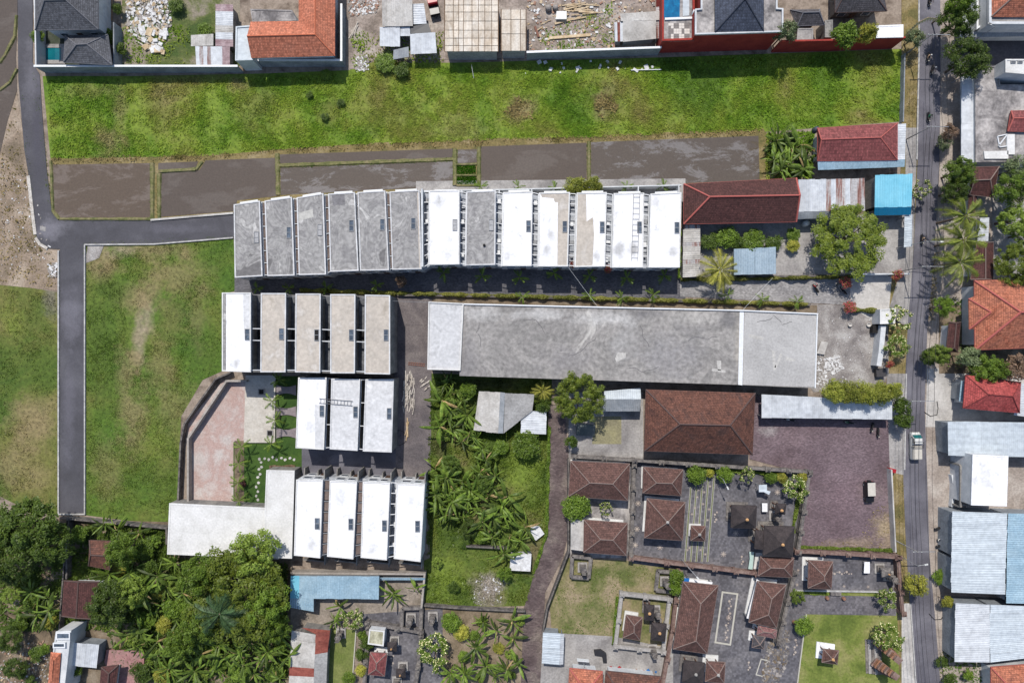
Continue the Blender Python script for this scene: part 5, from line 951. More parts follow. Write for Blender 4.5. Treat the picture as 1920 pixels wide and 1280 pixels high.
slab_thing('water_tank_cover', 'small bright blue cover at the top corner of the longest pavilion', 'cover', [(1282, 1083), (1293, 1084), (1293, 1090), (1282, 1089)], 0, 2.2, plain('bright_blue', C(20, 110, 190)))
# split gate and steps
def split_gate(label, x0, y0, dx, dy):
    c = P(x0, y0); t = thing('split_gate', label, 'gate', (c.x, c.y, 0), 'halves of the split brick gate'); n = 7
    for i in range(n):
        f = i / n; b = MB(); L = 2.6 * (1 - f * .75); W = 1.5 * (1 - f * .5)
        b.box((c.x + dx * f * .9, c.y + dy * f * .9, .45 + i * .8), (L, W, .82), R(-38)); b.box((c.x + dx * f * .9, c.y + dy * f * .9, .87 + i * .8), (L + .3, W + .3, .1), R(-38)); b.build('tier', brick_orange if i % 2 else stone_red, t)
    return t
split_gate('upper half of the stepped orange brick split gate by the road', 1650, 1206, .3, -.6); split_gate('lower half of the stepped orange brick split gate by the road', 1645, 1244, .3, .6)
t = thing('stone_steps', 'five grey stone steps leading from the lawn up to the split gate', 'steps', tuple(P(1632, 1229)))
for i in range(5):
    b = MB(); x0 = 1621 + i * 5; b.prism([P(x0, 1197), P(1648, 1198), P(1650, 1260), P(x0 + 2, 1261)], .02 + .15 * i, .15 + .15 * i); b.build('step', stone_pale if i % 2 else stone, t)
t = thing('court_steps', 'dark grey steps from the small east court down to the paving', 'steps', tuple(P(1565, 1110)))
for i in range(4):
    b = MB(); b.prism([P(1555, 1106 + i * 2.2), P(1575, 1107 + i * 2.2), P(1575, 1115), P(1555, 1114)], .02, .5 - .11 * i); b.build('step', stone, t)
for lb, x, y in (('left of two round clay urns on the old grey paving', 1549, 1119), ('right of two round clay urns on the old grey paving', 1580, 1120), ('large clay urn on the dark path beside the round shrub', 1487, 1164)):
    c = P(x, y); b = MB(); b.lathe((c.x, c.y, .02), [(.22, 0), (.36, .25), (.38, .45), (.24, .65), (.3, .75), (.2, .74)], 12); tag(b.build('clay_urn', plain('clay', C(150, 112, 92), .9), own=True, smooth=True), lb, 'urn')
sheet('path', [(1452, 1180), (1485, 1150), (1512, 1150), (1490, 1300), (1430, 1300)], 5, paver_dark, uv=True)
kerb('kerb', [(1511, 1150), (1493, 1290)], .2, .15, white_line); kerb('kerb', [(1486, 1105), (1680, 1108)], .25, .4, kerb_mat); kerb('kerb', [(668, 1180), (660, 1290)], .2, .15, white_line)
# ---------------------------------------------------------------- vegetation
bark = M('bark', [C(96, 80, 66), C(128, 112, 96)], scale=2, fine=.5)
lf_dark = leafmat('dark_leaves', C(58, 82, 28), C(94, 114, 42)); lf_mid = leafmat('mid_leaves', C(78, 106, 30), C(118, 142, 50)); lf_light = leafmat('light_leaves', C(98, 124, 40), C(136, 154, 66))
lf_yellow = leafmat('yellow_leaves', C(132, 140, 48), C(176, 172, 74)); lf_grey = leafmat('greyish_leaves', C(88, 104, 66), C(128, 140, 100)); lf_palm = leafmat('palm_leaflets', C(78, 108, 34), C(126, 148, 56)); lf_gold = leafmat('golden_palm_leaflets', C(128, 132, 48), C(168, 164, 78)); lf_bluepalm = leafmat('dusky_palm_leaflets', C(52, 78, 46), C(84, 112, 70))
lf_coco = leafmat('coconut_leaflets', C(84, 104, 34), C(134, 142, 56), scale=.9)
lf_banana = leafmat('banana_leaf', C(64, 92, 30), C(112, 132, 52), rnd=.6); lf_banana_dry = leafmat('dry_banana_leaf', C(150, 124, 80), C(186, 162, 112), rnd=.2)
lf_pink = leafmat('red_pink_bracts', C(190, 66, 82), C(196, 92, 100)); petals = leafmat('cream_petals', C(226, 216, 140), C(240, 234, 190), trans=.2); lf_bronze = leafmat('bronze_leaves', C(112, 92, 72), C(150, 124, 104)); lf_plum = leafmat('plum_leaves', C(80, 50, 46), C(112, 66, 62))
def leafcloud(n_clump, n_leaf, leaf, shape=(1, 1, .7), clump=.33, seed=0, hollow=.55, tilt=.9, off=(0, 0, 0)):
    """unit-radius crown: clumps of leaf quads spread through the volume, leaf = leaf length"""
    g = np.random.default_rng(seed); d = g.normal(size=(n_clump, 3)); d[:, 2] = np.abs(d[:, 2]) * .9 - .25; d /= np.linalg.norm(d, axis=1)[:, None]
    cen = d * (hollow + (1 - hollow) * g.random((n_clump, 1)) ** .5) * (1 - clump * .6) * g.uniform(.78, 1.12, (n_clump, 1))
    c = np.repeat(cen, n_leaf, 0); N = len(c); r = clump * g.uniform(.6, 1.25, n_clump).repeat(n_leaf)[:, None]
    p = g.normal(size=(N, 3)); p /= np.linalg.norm(p, axis=1)[:, None]; p[:, 2] = np.where(p[:, 2] < -.3, -p[:, 2], p[:, 2])
    pos = (c + p * r * g.random((N, 1)) ** .35) * np.array(shape)
    nrm = p * .75 + g.normal(size=(N, 3)) * .45 * tilt + np.array([0, 0, .75]); nrm /= np.linalg.norm(nrm, axis=1)[:, None]
    u = np.cross(nrm, g.normal(size=(N, 3))); u /= np.linalg.norm(u, axis=1)[:, None]; v = np.cross(nrm, u); L = leaf * g.uniform(.6, 1.3, (N, 1)); W = L * .42
    a = pos - u * L * .5; b_ = pos + v * W * .5; c_ = pos + u * L * .5; d_ = pos - v * W * .5
    V = np.stack([a, b_, c_, d_], 1).reshape(-1, 3) + np.array(off); F = np.arange(N * 4).reshape(-1, 4)
    return V, F, cen * np.array(shape)
PROTO = {}
lf_mango = leafmat('mango_leaves', C(70, 92, 26), C(118, 130, 44))
def hide(o):
    PROTO.setdefault('_all', []).append(o); return o
def tree_proto(key, lm, clumps, leaves, leaf, shape, clump, seed, flowers=None, zc=0.62, hollow=.55):
    """a tree of crown radius 1 at height zc*? : the crown mesh is centred one unit above its own base"""
    root = bpy.data.objects.new('tree', None); COL.objects.link(root)
    V, F, cen = leafcloud(clumps, leaves, leaf, shape, clump, seed, hollow); V[:, 2] += 1.0; npmesh('crown', V, F, lm, root)
    if flowers:
        V, F, _ = leafcloud(clumps, flowers[0], flowers[2], shape, clump * 1.12, seed, hollow); V[:, 2] += 1.03; npmesh('flowers', V, F, flowers[1], root)['kind'] = 'stuff'
    b = MB(); b.tube([(0, 0, -.02), (.02, .01, .3), (0, .02, .62)], [.07, .055, .045], 7); rr = random.Random(seed)
    for k in range(6):
        e = cen[rr.randrange(len(cen))]; b.tube([(0, .02, .55), (e[0] * .4, e[1] * .4, .72 + e[2] * .3), (e[0] * .85, e[1] * .85, 1.0 + e[2] * .8)], [.035, .022, .008], 5, cap=False)
    b.build('trunk', bark, root); PROTO[key] = root; return root
tree_proto('round', lf_mid, 90, 85, .085, (1, 1, .72), .19, 1, hollow=.35); tree_proto('dense', lf_dark, 90, 90, .09, (1, 1, .75), .2, 2, hollow=.4); tree_proto('airy', lf_light, 60, 70, .11, (1, 1, .7), .21, 3, hollow=.35); tree_proto('broad', lf_dark, 85, 85, .085, (1.05, .95, .68), .19, 4, hollow=.35)
tree_proto('golden', lf_yellow, 34, 90, .17, (1, 1, .75), .38, 5); tree_proto('shrub', lf_mid, 26, 80, .2, (1, 1, .75), .42, 6); tree_proto('shrub_dark', lf_dark, 26, 80, .2, (1, 1, .75), .42, 7); tree_proto('grey', lf_grey, 30, 70, .15, (1, 1, .8), .34, 8, hollow=.3)
tree_proto('frangipani', lf_mid, 38, 26, .17, (1, 1, .55), .2, 9, flowers=(7, petals, .11), hollow=.5); tree_proto('bougain', lf_mid, 22, 26, .17, (1, 1, .6), .34, 10, flowers=(34, lf_pink, .16)); tree_proto('bamboo', leafmat('feathery_leaves', C(112, 128, 40), C(158, 160, 70)), 40, 130, .12, (1, 1, .7), .34, 12, hollow=.4)
tree_proto('mango', lf_mango, 150, 100, .062, (1, 1, .66), .145, 13, hollow=.4); tree_proto('bronze', lf_bronze, 30, 70, .15, (1, 1, .7), .3, 14, hollow=.4); tree_proto('plum', lf_plum, 20, 60, .2, (1, 1, .6), .4, 15); tree_proto('frangi_sparse', lf_mid, 34, 18, .17, (1, 1, .5), .15, 16, flowers=(6, petals, .11), hollow=.4)
def tree(key, x, y, r, ztop, label, cat='tree', name=None, group=None, rz=None, squash=1.):
    zc = max(ztop - r * .55, r * .5); p = P(x, y, zc)
    o = place(PROTO[key], (p.x, p.y, 0), random.uniform(0, 6.28) if rz is None else rz, (r, r * squash, zc), label, cat, group); o.name = name or ('shrub' if cat in ('shrub', 'bush') else 'tree')
    for ch in o.children: ch.name = ch.name.split('.')[0]
    return o
for a in [('mango', 1590, 450, 7.2, 8.5, 'broad mango like tree with glossy green crown beside the road, below the tin roofs'), ('mango', 1086, 747, 4.9, 8.5, 'round yellow green tree overlapping the long concrete roof'), ('dense', 52, 985, 6.2, 10, 'huge dark tree at the left edge below the grass'), ('broad', 18, 1045, 5.5, 9.5, 'dark spreading tree at the left edge, under the huge dark tree'), ('broad', 100, 1020, 4.2, 8, 'dark tree by the black orchard wall'),
        ('mango', 448, 1112, 9.4, 12, 'biggest bright green tree below the ivory flat roof'), ('airy', 478, 1035, 4.6, 9, 'pale leaved tree overlapping the corner of the ivory flat roof'), ('round', 375, 1078, 4.0, 9, 'green tree just left of the biggest bright green tree'), ('round', 380, 1165, 4.0, 8, 'mid green tree under the dusky coconut palm'), ('dense', 208, 1128, 4.4, 8, 'dark round tree covering half of the maroon gable roof'), ('round', 232, 1030, 3.3, 7, 'green tree beside the buried brown hut'), ('airy', 250, 1110, 2.8, 6.5, 'olive tree right of the dark round orchard tree'), ('round', 500, 1130, 4.4, 9, 'green tree against the left end of the powder blue shed'),
        ('round', 342, 1205, 3.2, 7, 'rounded green crown in the middle of the lower orchard'), ('round', 520, 1175, 2.8, 7, 'green crown left of the patched concrete sheet roof'), ('dense', 845, 870, 2.0, 3.6, 'dark leafy tree at the left edge of the banana grove'), ('broad', 905, 910, 1.9, 3.4, 'dark leafy tree in the middle of the banana grove'), ('dense', 880, 990, 1.8, 3.2, 'dark leafy tree low in the banana grove'), ('round', 945, 1075, 1.6, 3, 'small tree by the rubble in the grove'), ('dense', 30, 1250, 2.2, 4, 'dark tree at the bottom left corner'), ('broad', 20, 1200, 2.6, 4.5, 'dark tree casting shade at the left edge below the bananas'),
        ('broad', 1796, 42, 3.6, 7.5, 'dark tree with sunlit tip under the top right house'), ('round', 1790, 12, 2.4, 8, 'bright green treetop at the top edge right of the road'), ('dense', 1811, 112, 4.1, 8, 'dark round street tree at the dark driveway'), ('round', 1796, 322, 3.1, 6.5, 'green street tree at the foot of the long tin awning'), ('dense', 1787, 358, 2.6, 5.5, 'dark lower street tree left of the brown hip roof'), ('round', 1893, 352, 3.6, 7, 'bright leafy tree right of the brown hip roof'), ('airy', 1896, 412, 3.2, 6, 'olive tree shading the courtyard, above the round glossy one'), ('mango', 1902, 497, 4.2, 7.5, 'round glossy tree above the terracotta roof'), ('grey', 1905, 318, 2.4, 6, 'greyish tree under the blotched flat roof'), ('round', 1917, 440, 2.6, 5, 'leafy tree cut by the right edge beside the courtyard'),
        ('round', 1766, 576, 2.1, 5, 'bright small street tree left of the terracotta roof'), ('airy', 1758, 664, 2.1, 5.5, 'yellow green street tree below the narrow maroon gable'), ('dense', 1742, 668, 1.8, 4, 'dark street shrub tree at the kerb below the narrow gable'), ('round', 1845, 690, 3.2, 6, 'green tree over the top left corner of the scarlet roof'), ('grey', 1812, 668, 2.2, 5.5, 'grey green tree beside the terracotta house porch'), ('bronze', 1897, 688, 3.0, 6, 'pinkish bronze leaved tree above the scarlet roof'), ('round', 1866, 692, 2.4, 5.5, 'green tree between the corner tree and the bronze one'),
        ('golden', 1716, 1093, 2.1, 4.8, 'round yellow green tree leaning over the road at lower right'), ('golden', 1773, 1126, 1.2, 3, 'small round olive tree beside the warehouse'), ('shrub_dark', 1690, 762, 1.7, 4, 'upper of two dark roadside trees above the truck'), ('shrub_dark', 1692, 786, 1.6, 4, 'lower of two dark roadside trees above the truck'), ('grey', 1470, 62, 2.2, 6.5, 'greyish thin tree in front of the red wall'), ('shrub', 1583, 68, 2.4, 5.5, 'round green tree leaning over the red wall'), ('golden', 1622, 65, 1.8, 5.2, 'golden leaved shrub beside the white roof on the red wall'), ('grey', 1712, 72, 2.0, 4, 'thin roadside tree by the festive bamboo pole'),
        ('bronze', 1778, 248, 1.8, 4, 'bronze shrub tree beside the long tin awning'), ('grey', 1768, 268, 1.6, 3, 'thin shrub at the roadside under the awning')]:
    tree(*a)
for i, (x, y, r) in enumerate([(1562, 735, 2.2), (1590, 736, 2.3), (1620, 738, 2.3), (1648, 737, 2.3), (1668, 732, 2.0)]):
    tree('bamboo', x, y, r, 5.5, 'feathery golden bamboo clump above the car park shelter, %s from left' % ORD[i], 'bamboo', 'bamboo_clump', 'bamboo clumps')
for i, (x, y, r) in enumerate([(1080, 350, 2.2), (1110, 351, 2.0)]):
    tree('bamboo', x, y, r, 5.0, '%s feathery yellow green clump behind the white terrace' % ['left', 'right'][i], 'bamboo', 'bamboo_clump', 'bamboo clumps')
for a in [('frangi_sparse', 1688, 600, 3.0, 4.5, 'sparse frangipani full of cream flowers over the kerb, by the guard box'), ('frangipani', 1680, 650, 2.6, 4, 'flower laden frangipani bush along the white street wall'), ('frangi_sparse', 1728, 352, 2.2, 4.5, 'sparse frangipani overhanging the road by the sky blue roof'), ('frangipani', 1664, 1192, 3.0, 5, 'large frangipani beside the split gate'), ('frangipani', 1662, 1122, 2.2, 3.6, 'rounded flowering frangipani at the street end of the old paving'), ('frangi_sparse', 1398, 892, 1.8, 4, 'frangipani with pale blossoms at the top of the main court'), ('frangipani', 1492, 915, 2.6, 4, 'frangipani in the car park corner of the temple'), ('frangipani', 815, 1220, 3.6, 5, 'yellow flowered frangipani right of the south family temple'), ('frangi_sparse', 1137, 955, 1.6, 3.2, 'small frangipani between the two left temple pavilions'), ('frangipani', 662, 1160, 2.2, 4, 'small frangipani above the green strip')]:
    tree(*a, name='frangipani')
for a in [('bougain', 1583, 530, 1.4, 2.6, 'red bougainvillea beside the paved walkway'), ('bougain', 1592, 577, 1.4, 2.4, 'pink red bougainvillea at the top of the gravel yard'), ('bougain', 1680, 515, 1.3, 3.2, 'red bougainvillea sprawling over the street gate wall'), ('bougain', 1072, 497, .7, 4, 'small maroon bougainvillea in the gap before the tan striped unit'), ('bougain', 1140, 504, .9, 4, 'pink bougainvillea in the gap before the laddered unit'), ('bougain', 1666, 682, .9, 2.6, 'magenta bougainvillea at the foot of the white street wall'), ('bronze', 752, 527, 1.3, 3, 'bronze shrub at the left end of the shaded walkway'), ('plum', 455, 905, .9, 1.2, 'plum red ground shrub in the lawn bed')]:
    tree(*a, cat='shrub', name='flowering_shrub')
SH = [('shrub', 1304, 890, 1.7, 3, 'round shrub at the top of the striped paving'), ('shrub', 1357, 889, 1.5, 2.8, 'round shrub right of the striped paving'), ('golden', 1330, 886, .9, 1.8, 'golden shrub between two round temple shrubs'), ('shrub', 1444, 895, 1.1, 2, 'low green shrub on the temple top border'), ('golden', 1465, 896, 1.1, 2, 'yellow shrub on the temple top border'), ('golden', 1505, 893, 1.1, 2, 'golden shrub in the top right temple corner'), ('shrub', 1080, 950, 2.6, 4.2, 'large round shrub between the two left temple pavilions'), ('airy', 1495, 1118, 1.5, 2.8, 'light green round shrub at the left of the old paving'), ('shrub', 1506, 1173, 1.7, 3, 'dark green round shrub beside the dark path'), ('shrub', 1268, 1080, 1.4, 3, 'upper half of the bright hedge beside the longest pavilion'), ('shrub', 1264, 1100, 1.3, 3, 'lower half of the bright hedge beside the longest pavilion'),
      ('shrub_dark', 1330, 452, 1.8, 2.6, 'dark green garden bush nearest the asbestos strip roof'), ('shrub', 1362, 447, 2.0, 3.0, 'tall garden bush left above the blue garden shed'), ('shrub_dark', 1385, 456, 1.3, 2.4, 'small garden bush at the corner of the blue garden shed'), ('shrub', 1412, 450, 2.1, 3.0, 'wide garden bush right above the blue garden shed'), ('shrub_dark', 1450, 455, 1.6, 2.4, 'dark garden bush right of the blue garden shed'), ('shrub', 1487, 440, 1.3, 2, 'upper trimmed bush in the garden bed'), ('golden', 1486, 460, 1.3, 2, 'lower yellow green bush in the garden bed'), ('shrub', 985, 832, 2.6, 3.6, 'bright bush below the asbestos roofed shack'), ('shrub', 877, 731, 1.5, 3, 'small round bush left of the asbestos roofed shack'), ('shrub', 940, 838, 1.4, 2, 'low bush left of the bright bush in the grove'), ('shrub_dark', 1071, 828, 1.2, 3, 'dark shrub on the lane side of the concrete yard'), ('shrub_dark', 1018, 760, 1.4, 3, 'dark shrub under the small grove palm'), ('shrub', 1066, 775, .8, 2, 'thin shrub where the lane starts'),
      ('shrub', 722, 118, 1.9, 1.8, 'green bush left of the small tin shelter in the field'), ('shrub_dark', 753, 131, 1.5, 1.9, 'dark bush below the small tin shelter in the field'), ('shrub', 612, 141, 1.0, 1.2, 'light bush at the shadow edge of the orange house'), ('shrub_dark', 580, 178, .7, 1, 'small dark bush in the field, leftmost of three'), ('shrub_dark', 639, 193, .8, 1, 'small dark bush in the field, rightmost of three'), ('shrub_dark', 609, 219, .8, 1, 'small dark bush in the field, lowest of three'), ('shrub', 845, 1165, 1.8, 3, 'tall green bush on the wall of the brown garden'), ('golden', 865, 1185, 1.6, 2.6, 'palm like yellow bush in the brown garden'), ('shrub_dark', 688, 1205, 1.3, 2.4, 'upper dark hedge bush left of the cream pavilion'), ('shrub', 680, 1190, .9, 2, 'bright round bush above the hedge of the green strip'), ('shrub_dark', 678, 1225, 1.2, 2.2, 'middle hedge bush right of the green strip'), ('golden', 678, 1255, 1.2, 2, 'yellowish hedge bush right of the green strip'), ('shrub', 655, 1270, 1.2, 2, 'green bush at the bottom of the green strip'), ('grey', 690, 470, .01, .1, '')][:-1]
for a in SH: tree(*a, cat='shrub', name='shrub')
for k, (x, y) in enumerate([(228, 92), (72, 68), (220, 18), (200, 70), (330, 10), (385, 60), (1480, 262), (1765, 1080), (1765, 1240), (1815, 1265), (1780, 1275), (40, 1262), (60, 1275), (85, 1215), (120, 1220), (145, 1255), (70, 1225)]):
    tree('shrub' if k % 2 else 'shrub_dark', x, y, random.uniform(.8, 1.6), 1.9, ['leafy bush in the shade right of the slate villa', 'small bush between villa and teal pool', 'green climber bush beside the timber deck', 'yellowish bush beside the slate pavilion', 'weed bush at the top of the rubble plot', 'weed bush left of the patched tin shed', 'dark bush at the upper edge of the banana garden by the road', 'bush at the roadside beside the ice blue warehouse', 'bush in front of the lowest warehouse', 'tall bush between the lowest warehouse and the corner roof', 'bush at the bottom right roadside', 'bush at the very bottom left corner', 'second bush at the bottom left corner', 'bush beside the rubble at the lower left', 'bush against the narrow white house wall', 'bush below the pale grey tin roof at lower left', 'lone bush in the bare soil at lower left'][k], 'bush', 'shrub')
FI = [(262, 1080), (285, 1062), (330, 1095), (300, 1108), (345, 1140), (275, 1165), (325, 1140), (360, 1185), (250, 1200), (310, 1170), (385, 1205), (410, 1240), (455, 1255), (340, 1235), (375, 1270), (305, 1265), (490, 1215), (530, 1210), (510, 1260), (265, 1260), (240, 1100), (225, 1065), (150, 1000), (290, 1015), (270, 1030), (60, 1130), (20, 1115), (95, 1165), (40, 1170)]
for i, ((x, y), lb) in enumerate(zip(FI, rank_labels(FI, 'leafy bush filling the lower left orchard', 4))):
    tree(['shrub', 'shrub_dark', 'airy', 'golden', 'shrub', 'round'][i % 6], x, y, random.uniform(1.2, 2.2), random.uniform(1.6, 3.2), lb, 'shrub', 'shrub', 'bushes of the orchard')
FI = [(1470, 275), (1492, 292), (1462, 310), (1490, 322), (1515, 312), (1450, 280)]
for i, ((x, y), lb) in enumerate(zip(FI, rank_labels(FI, 'green bush in the banana plot beside the brick red roof', 1))): tree(['shrub', 'shrub_dark'][i % 2], x, y, random.uniform(1.0, 1.6), 1.6, lb, 'shrub', 'shrub', 'bushes of the banana plot')
FI = [(820, 740), (845, 760), (880, 790), (835, 815), (812, 900), (870, 925), (930, 935), (850, 960), (955, 975), (900, 1005), (870, 1015), (820, 1055), (850, 1100), (975, 1060)]
for i, ((x, y), lb) in enumerate(zip(FI, rank_labels(FI, 'low bush between the bananas of the grove', 2))): tree(['shrub_dark', 'shrub', 'shrub_dark', 'airy'][i % 4], x, y, random.uniform(.9, 1.7), random.uniform(1.2, 2.2), lb, 'shrub', 'shrub', 'bushes of the grove')
FI = [(905, 1165), (890, 1190), (935, 1215), (955, 1225), (960, 1265), (900, 1270), (975, 1165), (870, 1230)]
for i, ((x, y), lb) in enumerate(zip(FI, rank_labels(FI, 'green bush in the brown garden by the lane', 2))): tree(['airy', 'shrub', 'golden'][i % 3], x, y, random.uniform(.7, 1.3), 1.4, lb, 'shrub', 'shrub', 'bushes of the brown garden')
# ---- palms and bananas: every frond or leaf is a part
def frond_mesh(name, L, droop, nl, ll, lm, up=.35, w=.07):
    V = []; F = []; rr = random.Random(nl)
    def pt(t): return np.array([L * t * (1 - .12 * t), 0, L * (up * t - droop * t * t)])
    for i in range(nl):
        t = .12 + .88 * i / nl; p = pt(t); q = pt(min(1, t + .02)); tl = ll * math.sin(math.pi * (.12 + .80 * t)) ** .7
        for s in (-1, 1):
            tl *= rr.uniform(.8, 1.15); e = p + np.array([tl * rr.uniform(.55, .85), s * tl * .62, -tl * rr.uniform(.3, .75)]); o = len(V); V += [p - [w * .6, 0, 0], p + [w * .6, 0, 0], e]; F.append((o, o + 1, o + 2) if s < 0 else (o, o + 2, o + 1))
    for i in range(6):
        a, c = pt(i / 6), pt((i + 1) / 6); o = len(V); V += [a - [0, .05, 0], a + [0, .05, 0], c + [0, .04, .01], c - [0, .04, -.01]]; F += [(o, o + 2, o + 1), (o, o + 3, o + 2)]
    me = bpy.data.meshes.new(name); me.from_pydata([tuple(v) for v in V], [], F); me.materials.append(lm); return me
def palm_proto(key, n, L, trunk_h, lm, ll, nl=26, droop=.55, tr=.16, name='coconut_palm', seed=1, rings=3):
    rr = random.Random(seed); root = bpy.data.objects.new(name, None); COL.objects.link(root); ms = [frond_mesh('frond', L * k, droop * d, nl, ll, lm, up=u) for k, d, u in ((1, 1, .30), (.92, .8, .5), (.8, .6, .85))]
    for i in range(n):
        ring = i % rings; o = bpy.data.objects.new('frond', ms[ring]); COL.objects.link(o); o.parent = root; o.location = (0, 0, trunk_h); o.rotation_euler = (rr.uniform(-.15, .15), rr.uniform(-.1, .15), 2 * math.pi * i / n * (1 + .0) + rr.uniform(-.25, .25) + ring)
        s = rr.uniform(.85, 1.1); o.scale = (s, s, s)
    b = MB(); b.tube([(rr.uniform(-.4, .4) * trunk_h * .1, 0, -.02), (.0, .05, trunk_h * .5), (0, 0, trunk_h + .1)], [tr * 1.4, tr, tr * .8], 8); b.build('trunk', bark, root); PROTO[key] = root
palm_proto('coconut', 22, 4.9, 8.0, lf_coco, 1.15, 46, .72, seed=1); palm_proto('coconut_gold', 20, 4.4, 5.0, lf_gold, 1.0, 42, .7, seed=2); palm_proto('coconut_dusky', 20, 5.2, 10.0, lf_bluepalm, 1.3, 46, .8, seed=3)
palm_proto('small', 9, 1.9, 2.6, lf_palm, .55, 16, .6, tr=.09, seed=4, name='small_palm'); palm_proto('small_b', 8, 2.1, 2.2, lf_palm, .6, 16, .7, tr=.09, seed=5, name='small_palm'); palm_proto('lawn', 8, 2.3, 3.0, lf_palm, .62, 18, .6, tr=.1, seed=6, name='lawn_palm')
def palm(key, x, y, z, label, name, sc=1., group=None):
    p = P(x, y, z); o = place(PROTO[key], (p.x, p.y, 0), random.uniform(0, 6.28), sc, label, 'palm', group); o.name = name; return o
for a in [('coconut', 1810, 405, 8, 'uppermost of three coconut palms beside the road'), ('coconut', 1806, 450, 8, 'middle of three coconut palms beside the road'), ('coconut', 1800, 492, 8, 'lowest of three coconut palms beside the road'), ('coconut_gold', 1350, 506, 5, 'golden fronded palm in the garden beside the blue garden shed'), ('coconut_dusky', 412, 1150, 10, 'dusky coconut palm towering over the orchard trees'), ('coconut_gold', 1018, 733, 3, 'small yellowish palm right of the asbestos roofed shack', .55)]:
    palm(a[0], a[1], a[2], a[3], a[4], 'coconut_palm', a[5] if len(a) > 5 else 1.)
fr = [(832, 511), (904, 517), (974, 520), (1039, 512), (1105, 517), (1175, 521), (1245, 517)]
for (x, y), lb in zip(fr, rank_labels(fr, 'small palm in the shade in front of the white terrace units')): palm('small', x, y, 2.6, lb, 'small_palm', 1., 'palms in front of the upper terrace')
fr = [(980, 556), (1106, 553), (1166, 558), (1226, 552), (1431, 561), (1497, 565), (1365, 553)]
for (x, y), lb in zip(fr, rank_labels(fr, 'small palm growing in the hedge above the long concrete building')): palm('small_b', x, y, 2.2, lb, 'small_palm', .8, 'palms in the long hedge')
fr = [(902, 348), (972, 349), (1040, 351), (1176, 349), (1245, 347)]
for (x, y), lb in zip(fr, rank_labels(fr, 'small palm behind the white terrace at the paddy edge')): palm('small_b', x, y, 2.2, lb, 'small_palm', .75, 'palms behind the upper terrace')
fr = [(480, 540), (540, 540), (610, 538), (705, 534)]
for (x, y), lb in zip(fr, rank_labels(fr, 'small palm in the dark gap below the grey terrace units')): palm('small', x, y, 2.6, lb, 'small_palm', .8, 'palms in the dark gap')
fr = [(510, 752), (515, 787), (508, 832), (522, 712), (452, 838), (447, 868), (446, 905), (448, 938)]
for (x, y), lb in zip(fr, rank_labels(fr, 'young palm beside the little lawn and patio', 2)): palm('lawn', x, y, 3.0, lb, 'lawn_palm', .95, 'palms round the little lawn')
def banana_leaf(name, L, W, droop, lm, seed):
    rr = random.Random(seed); n = 8; V = []; F = []
    for i in range(n + 1):
        t = i / n; x = L * t * (1 - .18 * t * droop); z = L * (.55 * t - droop * t * t); ww = W * math.sin(math.pi * min(1, .06 + .94 * t)) ** .6 * rr.uniform(.75, 1.05) * (.15 if t < .12 else 1)
        V += [(x, -ww, z - ww * .45), (x, 0, z), (x, ww, z - ww * .45)]
    for i in range(n):
        a = i * 3; F += [(a, a + 3, a + 4, a + 1), (a + 1, a + 4, a + 5, a + 2)]
    me = bpy.data.meshes.new(name); me.from_pydata(V, [], F); me.materials.append(lm); return me
BL = [banana_leaf('leaf', 3.0, .24, .55, lf_banana, 1), banana_leaf('leaf', 2.6, .23, .42, lf_banana, 2), banana_leaf('leaf', 2.3, .2, .2, lf_banana, 3), banana_leaf('leaf', 2.4, .18, .95, lf_banana_dry, 4), banana_leaf('leaf', 2.0, .2, .8, lf_banana, 5), banana_leaf('leaf', 2.7, .13, .65, lf_palm, 6)]
def banana_proto(key, n, seed, h=2.3):
    rr = random.Random(seed); root = bpy.data.objects.new('banana_plant', None); COL.objects.link(root)
    for i in range(n):
        m = BL[3] if (i == 0 and seed % 2) else BL[rr.choice((0, 1, 2, 4, 5))]; o = bpy.data.objects.new('leaf', m); COL.objects.link(o); o.parent = root; o.location = (rr.uniform(-.15, .15), rr.uniform(-.15, .15), h * rr.uniform(.75, 1.)); o.rotation_euler = (rr.uniform(-.6, .6), rr.uniform(-.5, .2), i * 2.4 + rr.uniform(-.8, .8)); s = rr.uniform(.6, 1.2); o.scale = (s, s * rr.uniform(.8, 1.2), s)
    b = MB(); b.tube([(0, 0, -.02), (.03, 0, h * .5), (0, .02, h)], [.16, .13, .08], 7); b.tube([(.3, .2, -.02), (.34, .24, h * .45)], [.1, .05], 6); b.build('stem', M('banana_stem', [C(110, 120, 70), C(140, 130, 90)], scale=2, fine=.4), root); PROTO[key] = root
for k in range(9): banana_proto('banana%d' % k, (12, 8, 14, 10, 16, 7, 13, 11, 9)[k], 20 + k, 1.6 + .16 * k)
def bananas(pts, phrase, rows, group, smin=.6, smax=1.25):
    for i, ((x, y), lb) in enumerate(zip(pts, rank_labels(pts, phrase, rows))):
        p = P(x, y, 2.6); o = place(PROTO['banana%d' % ((i * 5 + i // 9) % 9)], (p.x, p.y, 0), random.uniform(0, 6.28), random.uniform(smin, smax), lb, 'banana plant', group); o.name = 'banana_plant'
bananas([(832, 722), (852, 738), (828, 752), (856, 768), (838, 785), (868, 792), (850, 808), (866, 828), (893, 822), (816, 880), (838, 893), (866, 905), (900, 886), (928, 893), (818, 925), (848, 938), (884, 922), (914, 932), (942, 950), (834, 966), (868, 972), (905, 975), (938, 988), (964, 962), (955, 1012), (985, 990), (968, 1038), (842, 712), (864, 752), (845, 768), (875, 778), (826, 800), (880, 812), (905, 842), (830, 905), (852, 918), (878, 938), (898, 908), (925, 915), (862, 955), (820, 950), (895, 955), (912, 862), (922, 1008), (944, 1036), (882, 1000), (950, 930), (925, 968), (975, 1015)], 'banana plant in the grove beside the lane', 6, 'banana plants of the grove', .7, 1.6)
